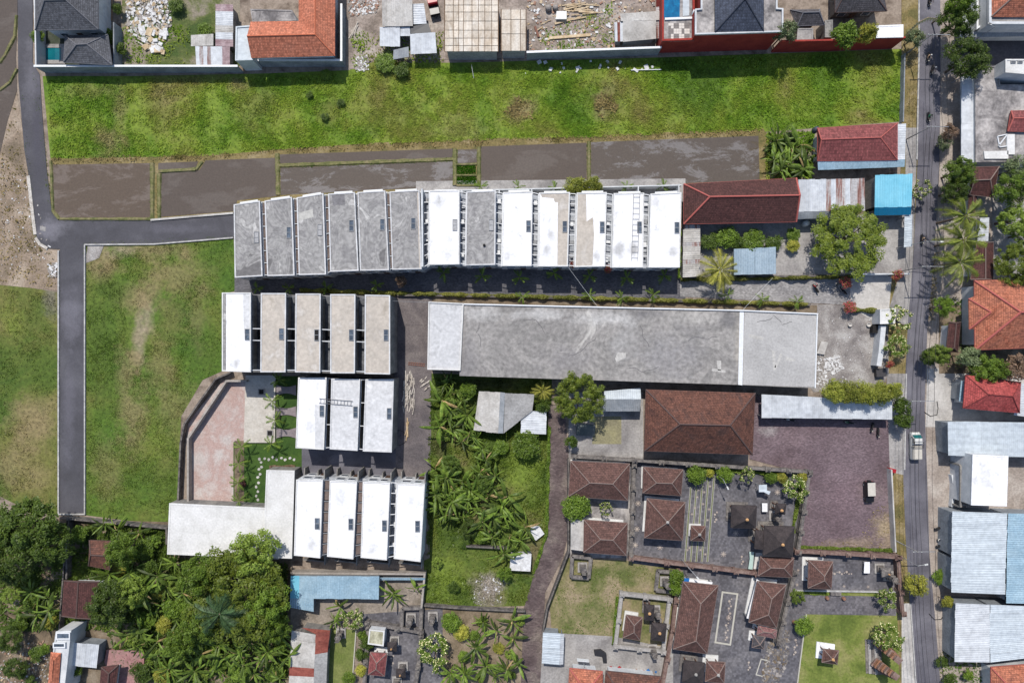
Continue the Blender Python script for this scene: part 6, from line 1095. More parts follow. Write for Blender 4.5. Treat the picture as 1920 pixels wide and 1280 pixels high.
bananas([(188, 985), (222, 992), (255, 1002), (60, 1108), (28, 1088), (32, 1148), (68, 1152), (100, 1140), (86, 1120), (268, 1058), (300, 1078), (322, 1058), (272, 1100), (308, 1122), (290, 1150), (262, 1182), (330, 1162), (300, 1200), (342, 1210), (382, 1222), (420, 1232), (462, 1240), (502, 1220), (362, 1260), (430, 1268), (500, 1262), (320, 1250), (282, 1240), (470, 1200), (250, 1145), (255, 1215), (395, 1195), (440, 1195), (530, 1190), (525, 1245), (345, 1110), (240, 1075), (200, 1078), (280, 1130), (320, 1180), (365, 1235), (400, 1255), (475, 1265), (520, 1275), (545, 1225), (270, 1205), (240, 1190), (350, 1185), (410, 1210), (450, 1220), (490, 1240), (300, 1225), (335, 1275), (290, 1265), (225, 1160), (310, 1100)], 'banana plant in the lower left orchard', 6, 'banana plants of the orchard', .7, 1.6)
bananas([(735, 1116), (778, 1104), (635, 1140), (626, 1165)], 'banana plant in the sandy yards round the blue shed', 1, 'banana plants by the blue shed')
bananas([(905, 1172), (930, 1182), (962, 1200), (892, 1212), (912, 1250), (950, 1252), (930, 1268), (970, 1240), (870, 1262), (960, 1165), (845, 1262)], 'small banana plant in the brown garden', 3, 'banana plants of the brown garden', .9, 1.35)
bananas([(1458, 262), (1482, 280), (1502, 272), (1452, 300), (1478, 308), (1504, 318), (1512, 296), (1462, 322)], 'banana plant beside the brick red roof', 2, 'banana plants by the road', 1.15, 1.6)
# ---- hedges
def hedge(label, pts, wd, ht, lm, dens=160, leaf=.3, group='clipped hedges', base=0.):
    q = [P(x, y, ht) for x, y in pts]; g = np.random.default_rng(len(label)); VV = []
    for a, b_ in zip(q, q[1:]):
        L = (b_ - a).length; n = int(L * dens); t = g.random(n); u = (b_ - a).normalized(); s = np.array([-u.y, u.x, 0]); c = np.array([a.x, a.y, 0])[None] + np.array([u.x * L, u.y * L, 0])[None] * t[:, None]
        prof = .65 + .35 * np.sin(t * L * 1.7 + 1) * np.sin(t * L * .63); ph = g.random(n) * math.pi; rr = prof * (.7 + .3 * g.random(n))
        pos = c + s[None] * (np.cos(ph) * wd / 2 * rr)[:, None]; pos[:, 2] = base + .15 + np.sin(ph) ** .6 * ht * rr * .95
        VV.append(pos)
    pos = np.concatenate(VV); N = len(pos); nr = g.normal(size=(N, 3)) * .5 + [0, 0, .8]; nr /= np.linalg.norm(nr, axis=1)[:, None]; u = np.cross(nr, g.normal(size=(N, 3))); u /= np.linalg.norm(u, axis=1)[:, None]; v = np.cross(nr, u); L = leaf * g.uniform(.6, 1.4, (N, 1))
    V = np.stack([pos - u * L * .5, pos + v * L * .25, pos + u * L * .5, pos - v * L * .25], 1).reshape(-1, 3); o = npmesh('hedge', V, np.arange(N * 4).reshape(-1, 4), lm); tag(o, label, 'hedge', group)
lf_hedge = leafmat('hedge_leaves', C(96, 108, 40), C(150, 148, 74), scale=.5)
hedge('long straggly hedge between the shaded walkway and the long concrete building', [(560, 543), (745, 549), (900, 553), (1200, 561), (1522, 570)], 1.0, 1.6, lf_hedge, 288)
hedge('yellow green hedge along the walkway below the golden palm', [(1279, 523), (1450, 521), (1604, 517)], .9, 1.8, lf_hedge, 288)
hedge('climbing hedge strip between white terrace end and asbestos roof', [(1278, 430), (1277, 520)], .5, 2.2, lf_mid, 192)
hedge('short hedge at the top of the gravel yard', [(1600, 580), (1648, 582)], 1.3, 1.6, lf_hedge, 384)
hedge('low hedge along the foot of the pyramid temple border', [(1290, 878), (1400, 885), (1475, 892)], .9, 1.0, lf_light, 224)
hedge('flower hedge inside the car park side of the temple wall', [(1505, 905), (1495, 960), (1488, 1000)], .9, .9, lf_light, 224)
hedge('weedy strip along the wall below the car park', [(1500, 1026), (1675, 1032)], .8, .6, lf_light, 144)
hedge('green strip hedge between wall and steps of the east court', [(1490, 1110), (1553, 1112)], 1., .3, lf_light, 192)
hedge('vine hedge along the lower edge of the patio walls', [(505, 876), (552, 875)], .8, .6, lf_bronze, 192)
hedge('weedy bed along the left side of the grove lane', [(1030, 800), (1025, 1000), (1000, 1075)], .8, .4, lf_mid, 128)
hedge('weedy hedge along the ring wall of the shrine yard', [(1158, 1120), (1150, 1210)], .6, .8, lf_mid, 160)
# ---- grass, weeds and rice seedlings
def blob(x, y, rx, ry, seed):
    g = random.Random(seed); k = [g.uniform(.55, 1.15) for _ in range(14)]; return [(x + rx * k[i] * math.cos(i * math.pi / 7), y + ry * k[i] * math.sin(i * math.pi / 7)) for i in range(14)]
def vnoise(x, y, sc, seed=0, octv=4):
    g = np.random.default_rng(seed); o = np.zeros(len(x)); amp = 1.; tot = 0.
    for k in range(octv):
        G = g.random((257, 257)); u = (x / sc + 17.3 * k + 40) % 256; v = (y / sc + 9.1 * k + 40) % 256; i = u.astype(int); j = v.astype(int); fu = u - i; fv = v - j; fu = fu * fu * (3 - 2 * fu); fv = fv * fv * (3 - 2 * fv)
        o += amp * ((G[i, j] * (1 - fu) + G[i + 1, j] * fu) * (1 - fv) + (G[i, j + 1] * (1 - fu) + G[i + 1, j + 1] * fu) * fv); tot += amp; amp *= .6; sc *= .48
    return o / tot
def inpoly(pts, x, y):
    n = len(pts); r = np.zeros(len(x), bool); j = n - 1
    for i in range(n):
        xi, yi, xj, yj = pts[i][0], pts[i][1], pts[j][0], pts[j][1]; c = ((yi > y) != (yj > y)) & (x < (xj - xi) * (y - yi) / (yj - yi + 1e-9) + xi); r ^= c; j = i
    return r
def grass(name, label, polys, dens, ln, mat, cat='grass', lean=.8, clump=True, seed=3, holes=(), thin=0.):
    g = np.random.default_rng(seed); PX = []
    for pts in polys:
        xs = [p[0] for p in pts]; ys = [p[1] for p in pts]; n = int((max(xs) - min(xs)) * (max(ys) - min(ys)) / 100 * dens); x = g.uniform(min(xs), max(xs), n); y = g.uniform(min(ys), max(ys), n); k = inpoly(pts, x, y)
        for h in holes: k &= ~inpoly(h, x, y)
        PX.append(np.stack([x[k], y[k]], 1))
    p = np.concatenate(PX); 
    if clump:
        f = vnoise(p[:, 0], p[:, 1], 22, seed); k = g.random(len(p)) < np.clip(.55 + 3.0 * (f - .5), .08, 1); p = p[k]
        if thin: lo = vnoise(p[:, 0], p[:, 1], 95, seed + 50); p = p[g.random(len(p)) < np.clip(.75 + 5 * (lo - .5), 1 - thin, 1)]
        hs = .55 + .9 * vnoise(p[:, 0], p[:, 1], 16, seed + 9)
    else: hs = np.ones(len(p))
    N = len(p); pos = np.stack([(p[:, 0] - 960) / 10, (640 - p[:, 1]) / 10, np.full(N, .0)], 1); a = g.random(N) * 2 * math.pi; d = np.stack([np.cos(a), np.sin(a), np.zeros(N)], 1); s = np.stack([-d[:, 1], d[:, 0], np.zeros(N)], 1)
    L = (ln * g.uniform(.5, 1.4, N) * hs)[:, None]; tip = pos + d * L * lean + np.array([0, 0, 1]) * L * g.uniform(.4, 1, (N, 1)); wd = L * .32
    V = np.stack([pos - s * wd, pos + s * wd, tip], 1).reshape(-1, 3); o = npmesh(name, V, np.arange(N * 3).reshape(-1, 3), mat); tag(o, label, cat, kind='stuff'); return o
br = lambda cs, k: [tuple(v * k for v in c[:3]) + (1,) for c in cs]
gr_lush = leafmat('lush_grass', FL[0], FL[1], rnd=0, scale=.07, cols=br(FL, 1.75), spots=[a[:4] + (br([a[4]], 1.7)[0], a[5]) for a in SP_N], ramp=(.32, .74), fine=.5, fscale=1.4); gr_field = leafmat('field_grass', FG[0], FG[1], rnd=0, scale=.055, cols=br(FG, 1.35), spots=[a[:4] + (br([a[4]], 1.35)[0], a[5]) for a in SP_W], ramp=(.36, .70), fine=.5, fscale=1.6); gr_fieldw = leafmat('west_field_grass', FD[0], FD[1], rnd=0, scale=.055, cols=br(FD, 1.35), spots=[a[:4] + (br([a[4]], 1.35)[0], a[5]) for a in SP_E], ramp=(.36, .66), fine=.5, fscale=1.6); gr_dry = leafmat('dry_grass', C(130, 120, 66), C(172, 152, 106), rnd=0, scale=.2); gr_lawn = leafmat('lawn_grass', C(70, 100, 34), C(100, 122, 50), rnd=0, scale=.3)
NFL = [(90, 150), (500, 146), (660, 140), (695, 122), (850, 126), (1240, 112), (1690, 98), (1688, 225), (1430, 244), (1100, 257), (900, 263), (700, 270), (520, 280), (380, 290), (98, 296)]
grass('grass', 'long bright green grass covering the upper field', [[p for p in NFL]], 105, .34, gr_lush, thin=.35, holes=[blob(975, 206, 21, 17, 1), blob(1133, 197, 16, 17, 2)])
grass('grass', 'half dry grass on the field right of the tarmac lane', [[(163, 497), (200, 470), (436, 450), (438, 545), (414, 552), (414, 690), (375, 715), (335, 785), (327, 965), (163, 962)]], 55, .24, gr_field, thin=.8, seed=4, holes=[[(235, 590), (290, 560), (285, 640), (250, 690)]])
grass('grass', 'half dry grass on the field at the left edge', [[(0, 540), (106, 552), (108, 960), (0, 935)]], 48, .24, gr_fieldw, thin=.75, seed=5)
grass('dry_grass', 'straw coloured grass on the verge above the paddies', [[(98, 297), (380, 290), (520, 279), (900, 262), (1430, 243), (1430, 252), (900, 272), (520, 287), (380, 299), (98, 306)]], 45, .35, gr_dry, seed=6)
grass('dry_grass', 'two flattened straw patches in the upper field', [blob(975, 206, 30, 23, 1), blob(1133, 197, 23, 24, 2)], 34, .6, gr_dry, seed=7)
grass('dry_grass', 'thin straw on the bare ground at the left edge', [[(0, 300), (30, 200), (66, 450), (104, 480), (104, 540), (0, 528)]], 9, .4, gr_dry, seed=8)
grass('weeds', 'weeds growing on the floor of the banana grove', [[(808, 710), (1028, 712), (1024, 1000), (985, 1130), (798, 1132)]], 60, .42, leafmat('grove_weeds', GV[0], GV[1], rnd=0, scale=.12, cols=br(GV, 1.4), spots=[a[:4] + (br([a[4]], 1.4)[0], a[5]) for a in SP_G], ramp=(.32, .7)), thin=.85, seed=9)
grass('weeds', 'weeds under the lower left orchard', [[(0, 975), (310, 990), (320, 1045), (540, 1055), (540, 1280), (240, 1280), (200, 1180), (0, 1180)]], 60, .55, leafmat('orchard_weeds', C(66, 92, 30), C(104, 124, 48), rnd=0, scale=.2), thin=.3, seed=10)
grass('weeds', 'weeds under the bananas beside the brick red roof', [[(1438, 250), (1525, 248), (1522, 335), (1435, 338)]], 60, .5, gr_lush, seed=31)
grass('weeds', 'weeds on the rubble plots at the top', [[(232, 50), (355, 45), (355, 120), (232, 120)], [(660, 60), (830, 60), (830, 125), (660, 128)], [(1020, 60), (1150, 0), (1150, 90), (1000, 95)]], 16, .45, gr_lush, seed=11)
grass('weeds', 'weedy grass on the bunds between paddies', [[(283, 305), (289, 305), (289, 412), (283, 412)], [(296, 322), (302, 322), (302, 410), (296, 410)], [(518, 288), (524, 288), (525, 366), (519, 366)], [(850, 278), (857, 278), (857, 348), (850, 348)], [(895, 276), (901, 276), (901, 350), (895, 350)], [(1101, 266), (1107, 266), (1107, 348), (1101, 348)], [(522, 309), (850, 297), (850, 302), (522, 314)]], 60, .3, gr_field, seed=12, clump=False)
grass('rice_seedlings', 'two dense bright green beds of rice seedlings', [[(857, 311), (892, 310), (892, 326), (857, 327)], [(857, 332), (893, 331), (893, 345), (857, 346)]], 260, .3, leafmat('rice_green', C(52, 108, 8), C(76, 130, 18), rnd=0), cat='rice', clump=False, seed=13, lean=.4)
grass('grass', 'patchy grass in the dry temple yard', [[(1068, 1050), (1262, 1062), (1250, 1110), (1160, 1120), (1150, 1190), (1050, 1185), (1035, 1125)]], 18, .25, gr_field, seed=14)
grass('grass', 'short lawn beside the split gate', [[(1515, 1152), (1640, 1155), (1640, 1280), (1497, 1280)]], 30, .18, gr_field, seed=15, clump=False)
grass('grass', 'deep green mown grass of the little lawn', [[(460, 832), (560, 828), (560, 875), (498, 880), (498, 950), (460, 950)]], 40, .15, gr_lawn, seed=16, clump=False)
grass('grass', 'grass strip beside the south family temple', [[(625, 1180), (664, 1184), (658, 1280), (615, 1280)]], 30, .18, gr_field, seed=17, clump=False)
grass('weeds', 'tufts creeping over the edges of the tarmac lanes', [[(158, 460), (163, 460), (163, 962), (158, 962)], [(109, 470), (114, 470), (114, 962), (109, 962)], [(58, 120), (66, 120), (102, 400), (94, 400)], [(40, 180), (48, 180), (70, 450), (62, 450)], [(160, 455), (438, 442), (438, 447), (160, 461)], [(110, 409), (284, 410), (284, 415), (110, 415)]], 40, .22, gr_field, seed=21)
grass('dry_grass', 'dry grass growing through the car park edge', [[(1640, 950), (1672, 940), (1674, 1026), (1600, 1024)], [(1500, 1012), (1672, 1016), (1672, 1028), (1500, 1024)]], 16, .3, gr_dry, seed=22, thin=.8)
grass('dry_grass', 'dry grass on the verges of the road', [[(1700, 92), (1720, 92), (1718, 235), (1700, 235)], [(1682, 900), (1694, 900), (1698, 1120), (1686, 1120)], [(1745, 480), (1760, 470), (1752, 600), (1740, 600)]], 30, .3, gr_dry, seed=23)
grass('weeds', 'weeds between the houses right of the road', [[(1765, 560), (1815, 560), (1815, 690), (1765, 690)], [(1760, 1220), (1780, 1220), (1855, 1250), (1855, 1280), (1765, 1280)]], 22, .4, gr_field, seed=24)
for k in list(PROTO):
    if k != '_all': drop(PROTO[k])
# ---------------------------------------------------------------- vehicles
paint_white = plain('white_paint', C(226, 226, 222), .35); paint_black = plain('black_paint', C(34, 34, 38), .3); paint_red = plain('red_paint', C(176, 40, 48), .35); rubber = plain('rubber', C(34, 34, 36), .9); chrome = plain('dull_metal', C(150, 152, 156), .4)
glass_teal = plain('teal_glass', C(40, 110, 112), .1); glass_black = plain('black_glass', C(26, 30, 36), .08); beige_top = plain('beige_top', C(212, 206, 194), .6); lampm = plain('lamp_lens', C(226, 220, 200), .2); redlamp = plain('tail_lens', C(170, 30, 28), .3)
def wheel(parent, x, y, r=.33, wd=.22, rot=0):
    t = MB(); n = 14; pts = [(x - wd / 2, y, r), (x + wd / 2, y, r)]
    t.tube(pts, r, n); o = t.build('wheel', rubber, parent); b = MB(); b.tube([(x - wd / 2 - .01, y, r), (x + wd / 2 + .01, y, r)], r * .55, 10); b.build('rim', chrome, o)
def loft(b, secs, mi=0):
    """secs: list of (y, halfwidth_bottom, halfwidth_top, z0, z1): car body sections along y"""
    vs = []; fs = []
    for y, wb, wt, z0, z1 in secs: vs += [(-wb, y, z0), (wb, y, z0), (wb, y, (z0 + z1) / 2), (wt, y, z1), (-wt, y, z1), (-wb, y, (z0 + z1) / 2)]
    n = 6
    for i in range(len(secs) - 1):
        for k in range(n): fs.append((i * n + k, i * n + (k + 1) % n, (i + 1) * n + (k + 1) % n, (i + 1) * n + k))
    fs += [tuple(range(n - 1, -1, -1)), tuple(range((len(secs) - 1) * n, len(secs) * n))]
    b.add(vs, [f[::-1] for f in fs], mi)
def finish(t, x, y, ang, z=.13):
    p = P(x, y); t.location = (p.x, p.y, z); t.rotation_euler = (0, 0, R(ang)); return t
# white pickup truck with rack, heading up the road
t = thing('pickup_truck', 'white pickup truck with roof rack and canvas covered bed driving up the road', 'truck')
b = MB(); loft(b, [(-2.55, .82, .80, .45, .95), (-2.4, .86, .84, .4, 1.0), (2.2, .86, .84, .4, 1.0), (2.5, .80, .74, .45, .9)]); b.build('body', paint_white, t)
b = MB(); loft(b, [(.35, .80, .68, .95, 1.78), (.6, .80, .70, .95, 1.85), (1.5, .80, .68, .95, 1.82), (2.1, .8, .66, .95, 1.1)]); c_ = b.build('cab', paint_white, t)
b = MB(); b.add([(-.68, 1.52, 1.80), (.68, 1.52, 1.80), (.72, 2.08, 1.16), (-.72, 2.08, 1.16)], [(3, 2, 1, 0)]); b.add([(-.7, 1.54, 1.83), (.7, 1.54, 1.83), (.74, 2.11, 1.18), (-.74, 2.11, 1.18)], [(0, 3, 2, 1)]); b.build('windscreen', glass_teal, c_)
for s in (-1, 1):
    b = MB(); b.add([(s * .76, .5, 1.72), (s * .76, 1.4, 1.7), (s * .81, 1.75, 1.2), (s * .81, .5, 1.2)], [(0, 1, 2, 3)]); b.build('side_window', glass_black, c_)
    b = MB(); b.box((s * .62, 2.5, .75), (.3, .08, .18)); b.build('headlight', lampm, t); b = MB(); b.box((s * .95, 1.7, 1.25), (.18, .1, .2)); b.build('mirror', paint_black, t)
    for y in (1.65, -1.55): wheel(t, s * .74, y)
b = MB(); loft(b, [(-2.45, .80, .74, .98, 1.5), (-2.3, .82, .76, .98, 1.58), (-.05, .82, .76, .98, 1.6), (.1, .80, .74, .98, 1.5)]); b.build('canvas_cover', beige_top, t)
for y in (.2, .55, .95, -.2):
    b = MB(); b.bar((-.85, y, 1.98), (.85, y, 1.98), .07, .07); b.build('rack_bar', paint_black if y < .5 else chrome, t)
for s in (-1, 1):
    b = MB(); b.bar((s * .85, -.2, 1.98), (s * .85, .95, 1.98), .07, .07); b.bar((s * .85, -.2, 1.0), (s * .85, -.2, 1.98), .07, .07); b.build('rack_bar', paint_black, t)
finish(t, 1711, 834, 1)
# black off-roader with beige roof
t = thing('car', 'black boxy car with beige roof parked in the maroon car park', 'car')
b = MB(); loft(b, [(-2.0, .74, .72, .4, .95), (-1.85, .8, .78, .35, 1.0), (.8, .82, .8, .35, 1.02), (1.8, .78, .74, .38, .92), (1.95, .7, .66, .42, .8)]); b.build('body', paint_black, t)
b = MB(); loft(b, [(-1.95, .74, .66, 1.0, 1.62), (-1.8, .76, .68, 1.0, 1.68), (.55, .76, .68, 1.0, 1.68), (1.0, .74, .62, .98, 1.05)]); c_ = b.build('cabin', glass_black, t)
b = MB(); b.prism([(-.7, -1.9), (.7, -1.9), (.7, .55), (-.7, .55)], 1.66, 1.74, bottom=True); b.build('roof', beige_top, t)
for s in (-1, 1):
    b = MB(); b.box((s * .5, 1.95, .68), (.28, .06, .18)); b.build('headlight', lampm, t); b = MB(); b.box((s * .6, -2.0, .8), (.16, .05, .25)); b.build('taillight', redlamp, t); b = MB(); b.box((s * .9, .7, 1.1), (.16, .1, .18)); b.build('mirror', paint_black, t)
    for y in (1.25, -1.3): wheel(t, s * .7, y, .34)
b = MB(); b.tube([(0, -2.0, .85), (0, -2.2, .85)], .33, 12); b.build('spare_wheel', rubber, t)
finish(t, 1625, 920, 182)
t = thing('truck', 'red truck cab with dark bed parked at the top edge among the sheds', 'truck')
b = MB(); loft(b, [(-2.6, .9, .88, .5, 1.0), (2.0, .9, .88, .5, 1.0)]); b.build('chassis', paint_black, t)
b = MB(); loft(b, [(-1.0, .92, .84, .9, 2.0), (-.8, .95, .86, .8, 2.15), (2.2, .95, .86, .8, 2.15), (2.5, .9, .8, .8, 1.7)]); b.build('body', paint_red, t)
b = MB(); loft(b, [(-2.6, .88, .86, 1.0, 1.3), (-1.05, .88, .86, 1.0, 1.3)]); b.build('bed', paint_black, t)
for s in (-1, 1):
    for y in (1.5, -1.7): wheel(t, s * .78, y, .4)
b = MB(); b.add([(-.8, 2.26, 2.1), (.8, 2.26, 2.1), (.84, 2.53, 1.5), (-.84, 2.53, 1.5)], [(3, 2, 1, 0)]); b.build('windscreen', glass_black, t)
finish(t, 812, 8, 12)
# motorcycles
def moto(label, x, y, ang, col, group):
    t = thing('motorcycle', label, 'motorcycle', group=group)
    for yy in (.65, -.62): wheel(t, 0, yy, .29, .11)
    b = MB(); loft(b, [(-.95, .08, .06, .55, .7), (-.6, .15, .13, .42, .74), (-.1, .16, .14, .3, .7), (.15, .14, .12, .25, .5), (.4, .2, .14, .3, .75), (.62, .14, .1, .55, .95)]); b.build('body', col, t)
    b = MB(); loft(b, [(-.85, .12, .1, .72, .8), (-.4, .15, .12, .7, .82), (.05, .12, .1, .68, .78)]); b.build('seat', rubber, t)
    b = MB(); b.tube([(-.36, .42, .98), (-.2, .52, 1.0), (.2, .52, 1.0), (.36, .42, .98)], .022, 6); b.tube([(0, .5, 1.0), (0, .66, .3)], .04, 6); b.build('handlebar', chrome, t)
    b = MB(); b.box((0, .72, .82), (.18, .1, .14)); b.build('headlight', lampm, t)
    for s in (-1, 1):
        b = MB(); b.bar((s * .25, .5, 1.0), (s * .34, .48, 1.16), .03, .03); b.box((s * .35, .47, 1.19), (.13, .04, .09)); b.build('mirror', paint_black, t)
    return finish(t, x, y, ang)
# seated rider: one continuous skinned body
def rider_mesh():
    J = {'pel': (0, -.28, .86, .15), 'waist': (0, -.24, 1.02, .135), 'chest': (0, -.14, 1.24, .155), 'neck': (0, -.09, 1.42, .06), 'head': (0, -.05, 1.52, .095), 'crown': (0, -.04, 1.62, .10)}
    E = [('pel', 'waist'), ('waist', 'chest'), ('chest', 'neck'), ('neck', 'head'), ('head', 'crown')]
    for s, k in ((-1, 'l'), (1, 'r')):
        J.update({k + 'sh': (s * .19, -.13, 1.33, .075), k + 'el': (s * .33, .08, 1.12, .05), k + 'wr': (s * .33, .35, 1.02, .036), k + 'ha': (s * .31, .44, 1.01, .042), k + 'hip': (s * .13, -.22, .82, .11), k + 'kn': (s * .22, .2, .74, .075), k + 'an': (s * .2, .1, .32, .05), k + 'to': (s * .2, .3, .27, .045)})
        E += [('chest', k + 'sh'), (k + 'sh', k + 'el'), (k + 'el', k + 'wr'), (k + 'wr', k + 'ha'), ('pel', k + 'hip'), (k + 'hip', k + 'kn'), (k + 'kn', k + 'an'), (k + 'an', k + 'to')]
    ks = list(J); me = bpy.data.meshes.new('person'); me.from_pydata([J[k][:3] for k in ks], [(ks.index(a), ks.index(c)) for a, c in E], []); o = bpy.data.objects.new('person', me); COL.objects.link(o)
    m = o.modifiers.new('skin', 'SKIN'); m.use_smooth_shade = True
    for k, v in zip(ks, me.skin_vertices[0].data): v.radius = (J[k][3], J[k][3]); v.use_root = (k == 'pel')
    s = o.modifiers.new('sub', 'SUBSURF'); s.levels = 1
    dg = bpy.context.evaluated_depsgraph_get(); r = bpy.data.meshes.new_from_object(o.evaluated_get(dg)); bpy.data.objects.remove(o); return r
RM = rider_mesh(); skinm = plain('skin', C(150, 104, 80), .6); trousers = plain('dark_trousers', C(48, 50, 60), .9)
def rider(label, x, y, ang, shirt, helmet, group='riders on the road'):
    me = RM.copy(); me.materials.clear()
    for m in (skinm, shirt, trousers, rubber): me.materials.append(m)
    for p in me.polygons:
        c = p.center; z, yy = c.z, c.y
        p.material_index = 3 if z < .34 else (2 if z < .93 and not (yy > .3 and abs(c.x) > .25 and z > .9) else (0 if z > 1.42 or yy > .3 else 1))
    o = bpy.data.objects.new('person', me); COL.objects.link(o); tag(o, label, 'person', group); finish(o, x, y, ang)
    b = MB(); n = 10; b.lathe((0, -.05, 1.5), [(.12, 0), (.15, .06), (.155, .12), (.13, .2), (.07, .25), (.01, .265)], n); h = b.build('helmet', helmet, None, smooth=True); h.parent = o
    b = MB(); b.box((0, .085, 1.575), (.17, .05, .08)); v = b.build('visor', glass_black, None); v.parent = h
    return o
shirts = {k: plain(k + '_shirt', c, .9) for k, c in dict(black=C(40, 40, 44), tan=C(190, 160, 130), green=C(30, 120, 80), grey=C(120, 120, 126), red=C(180, 50, 50), blue=C(60, 80, 140)).items()}
hw = plain('white_helmet', C(226, 226, 226), .3); hb = plain('black_helmet', C(30, 30, 32), .3)
for x, y, a, sh, hl, lb in ((1739, 6, 180, 'black', hb, 'topmost rider near the festive pole, in black'), (1736, 111, 176, 'tan', hw, 'rider in tan with white helmet, left of a pair on the road'), (1744, 134, 172, 'black', hw, 'rider in black with white helmet, right of a pair on the road'), (1737, 222, 182, 'green', hb, 'rider in green jacket beside the bright field'), (1725, 450, 184, 'tan', hb, 'rider in tan below the sky blue roof')):
    moto('motorcycle under the ' + lb, x, y, a, paint_black, 'motorcycles on the road'); rider(lb, x, y, a, shirts[sh], hl)
for x, y, a, c, lb in ((1758, 987, -70, paint_black, 'uppermost parked motorcycle left of the ice blue warehouse'), (1763, 1007, -65, paint_white, 'white parked motorcycle left of the ice blue warehouse'), (1761, 1019, -65, paint_black, 'black motorcycle parked against the white one'), (1760, 1044, -10, paint_red, 'red motorcycle at the warehouse door'), (1643, 810, 180, paint_black, 'motorcycle just outside the car park shelter'), (1632, 800, 170, paint_black, 'motorcycle at the right end of the shelter edge'), (1588, 791, 80, plain('green_paint', C(40, 110, 70), .4), 'green motorcycle under the shelter edge'), (1478, 786, 80, paint_white, 'white motorcycle under the left shelter edge'), (1527, 541, 30, paint_black, 'motorcycle parked on the paved walkway, left one'), (1578, 545, 40, paint_black, 'motorcycle parked below the red bougainvillea'), (1572, 540, 30, chrome, 'grey motorcycle half under the red bougainvillea')):
    moto(lb, x, y, a, c, 'parked motorcycles')
rider('person in a red top standing astride beside the parked walkway motorcycle', 1524, 536, 30, shirts['red'], hb, 'people by the walkway')
# ---------------------------------------------------------------- poles, lamps, cables
steel = plain('galvanised_pole', C(168, 170, 172), .5); wire = plain('black_cable', C(40, 40, 42), .8)
def pole(label, x, y, h, arm=None, name='utility_pole', r=.12, mat=None, cat='pole', lamp=False):
    p = P(x, y); t = thing(name, label, cat, (p.x, p.y, 0)); b = MB(); b.tube([(p.x, p.y, 0), (p.x, p.y, h)], [r, r * .6], 8); b.build('shaft', mat or concrete_mid, t)
    if arm:
        e = (p.x + arm[0], p.y + arm[1], h - .1); b = MB(); b.tube([(p.x, p.y, h - .4), e], .05, 6); b.build('arm', steel, t)
        if lamp: b = MB(); b.box((e[0], e[1], e[2] - .02), (.6, .25, .14), math.atan2(arm[1], arm[0])); b.build('lamp_head', paint_white, t)
    else:
        b = MB(); b.bar((p.x - .8, p.y, h - .3), (p.x + (3.2 if x < 1710 and x > 1660 else .8), p.y, h - .3), .1, .12); b.build('crossarm', chrome, t)
        for s in (-.7, 0, .7): b = MB(); b.lathe((p.x + s, p.y, h - .24), [(.06, 0), (.09, .1), (.04, .2)], 6); b.build('insulator', paint_white, t)
    return Vector((p.x, p.y, h))
A = [pole('utility pole beside the red wall at the top of the road', 1700, 100, 8.), pole('utility pole at the roadside by the brick red roof', 1698, 262, 8.), pole('utility pole at the street gate of the walkway', 1690, 508, 8.), pole('utility pole at the kerb by the car park entrance', 1672, 745, 8.), pole('utility pole at the corner of the car park and east court', 1674, 1010, 8., name='utility_pole'), pole('utility pole at the lower end of the road', 1694, 1290, 8.)]
pole('street lamp reaching over the road below the sky blue roof', 1692, 463, 7.5, (2.8, -.1), 'street_lamp', .08, steel, 'street lamp', True); pole('street lamp on the temple street wall', 1684, 1040, 6.5, (1.4, .3), 'street_lamp', .07, steel, 'street lamp', True); pole('street lamp over the dark driveway at the top right', 1818, 82, 7, (-1., .5), 'street_lamp', .07, steel, 'street lamp', True); pole('white lamp post in the main temple court', 1341, 888, 5, (.8, -1.6), 'street_lamp', .05, steel, 'street lamp', True); pole('lamp post on the reddish wall of the main temple court', 1277, 1046, 5, (1.8, -2.0), 'street_lamp', .06, steel, 'street lamp', True); pole('leaning pole in the upper field by the plywood deck', 886, 135, 3.2, (.4, -2.4), 'field_pole', .05, steel)
for k, dx in enumerate((-.7, 0, .7, 2.0, 3.1)):
    b = MB()
    for a, c in zip(A, A[1:]):
        pts = []
        for i in range(9):
            f = i / 8; q = a.lerp(c, f); pts.append((q.x + dx + (1.2 if k == 2 else 0) * 0, q.y, q.z - .1 - 1.0 * 4 * f * (1 - f) * .8))
        b.tube(pts, .03, 4, cap=False)
    tag(b.build('power_cable', wire, own=False), ['leftmost of five black power cables along the road', 'second from left of five black power cables along the road', 'third from left of five black power cables along the road', 'fourth from left of five black power cables along the road', 'rightmost of five black power cables along the road'][k], 'cable', 'power cables')
def cable(label, p0, p1, sag=.6, r=.03, mat=wire):
    b = MB(); p0, p1 = P(*p0), P(*p1); b.tube([p0.lerp(p1, i / 8) - Vector((0, 0, sag * 4 * (i / 8) * (1 - i / 8))) for i in range(9)], r, 4, cap=False); tag(b.build('cable', mat), label, 'cable')
cable('white cable strung from the long roof to the palm hedge on the right', (1392, 582, 5.6), (1448, 522, 3), .2, .02, frame_white); cable('white cable from the terrace front down to the long building', (1065, 500, 6), (1120, 574, 5.5), .3, .018, frame_white)
cable('thin cable across the tan roofs of the middle terrace', (536, 556, 8.35), (805, 567, 6.0), .3, .025, frame_grey)
t = thing('festive_pole', 'curved decorated bamboo pole arching over the road at the top', 'pole', tuple(P(1697, 78)))
pts = [P(1697, 78, 0), P(1697, 70, 3), P(1708, 55, 6), P(1722, 42, 7.6), P(1740, 33, 8.2), P(1757, 35, 7.6)]; b = MB(); b.tube(pts, [.08, .07, .06, .05, .04, .03], 6); b.build('pole_shaft', timber, t)
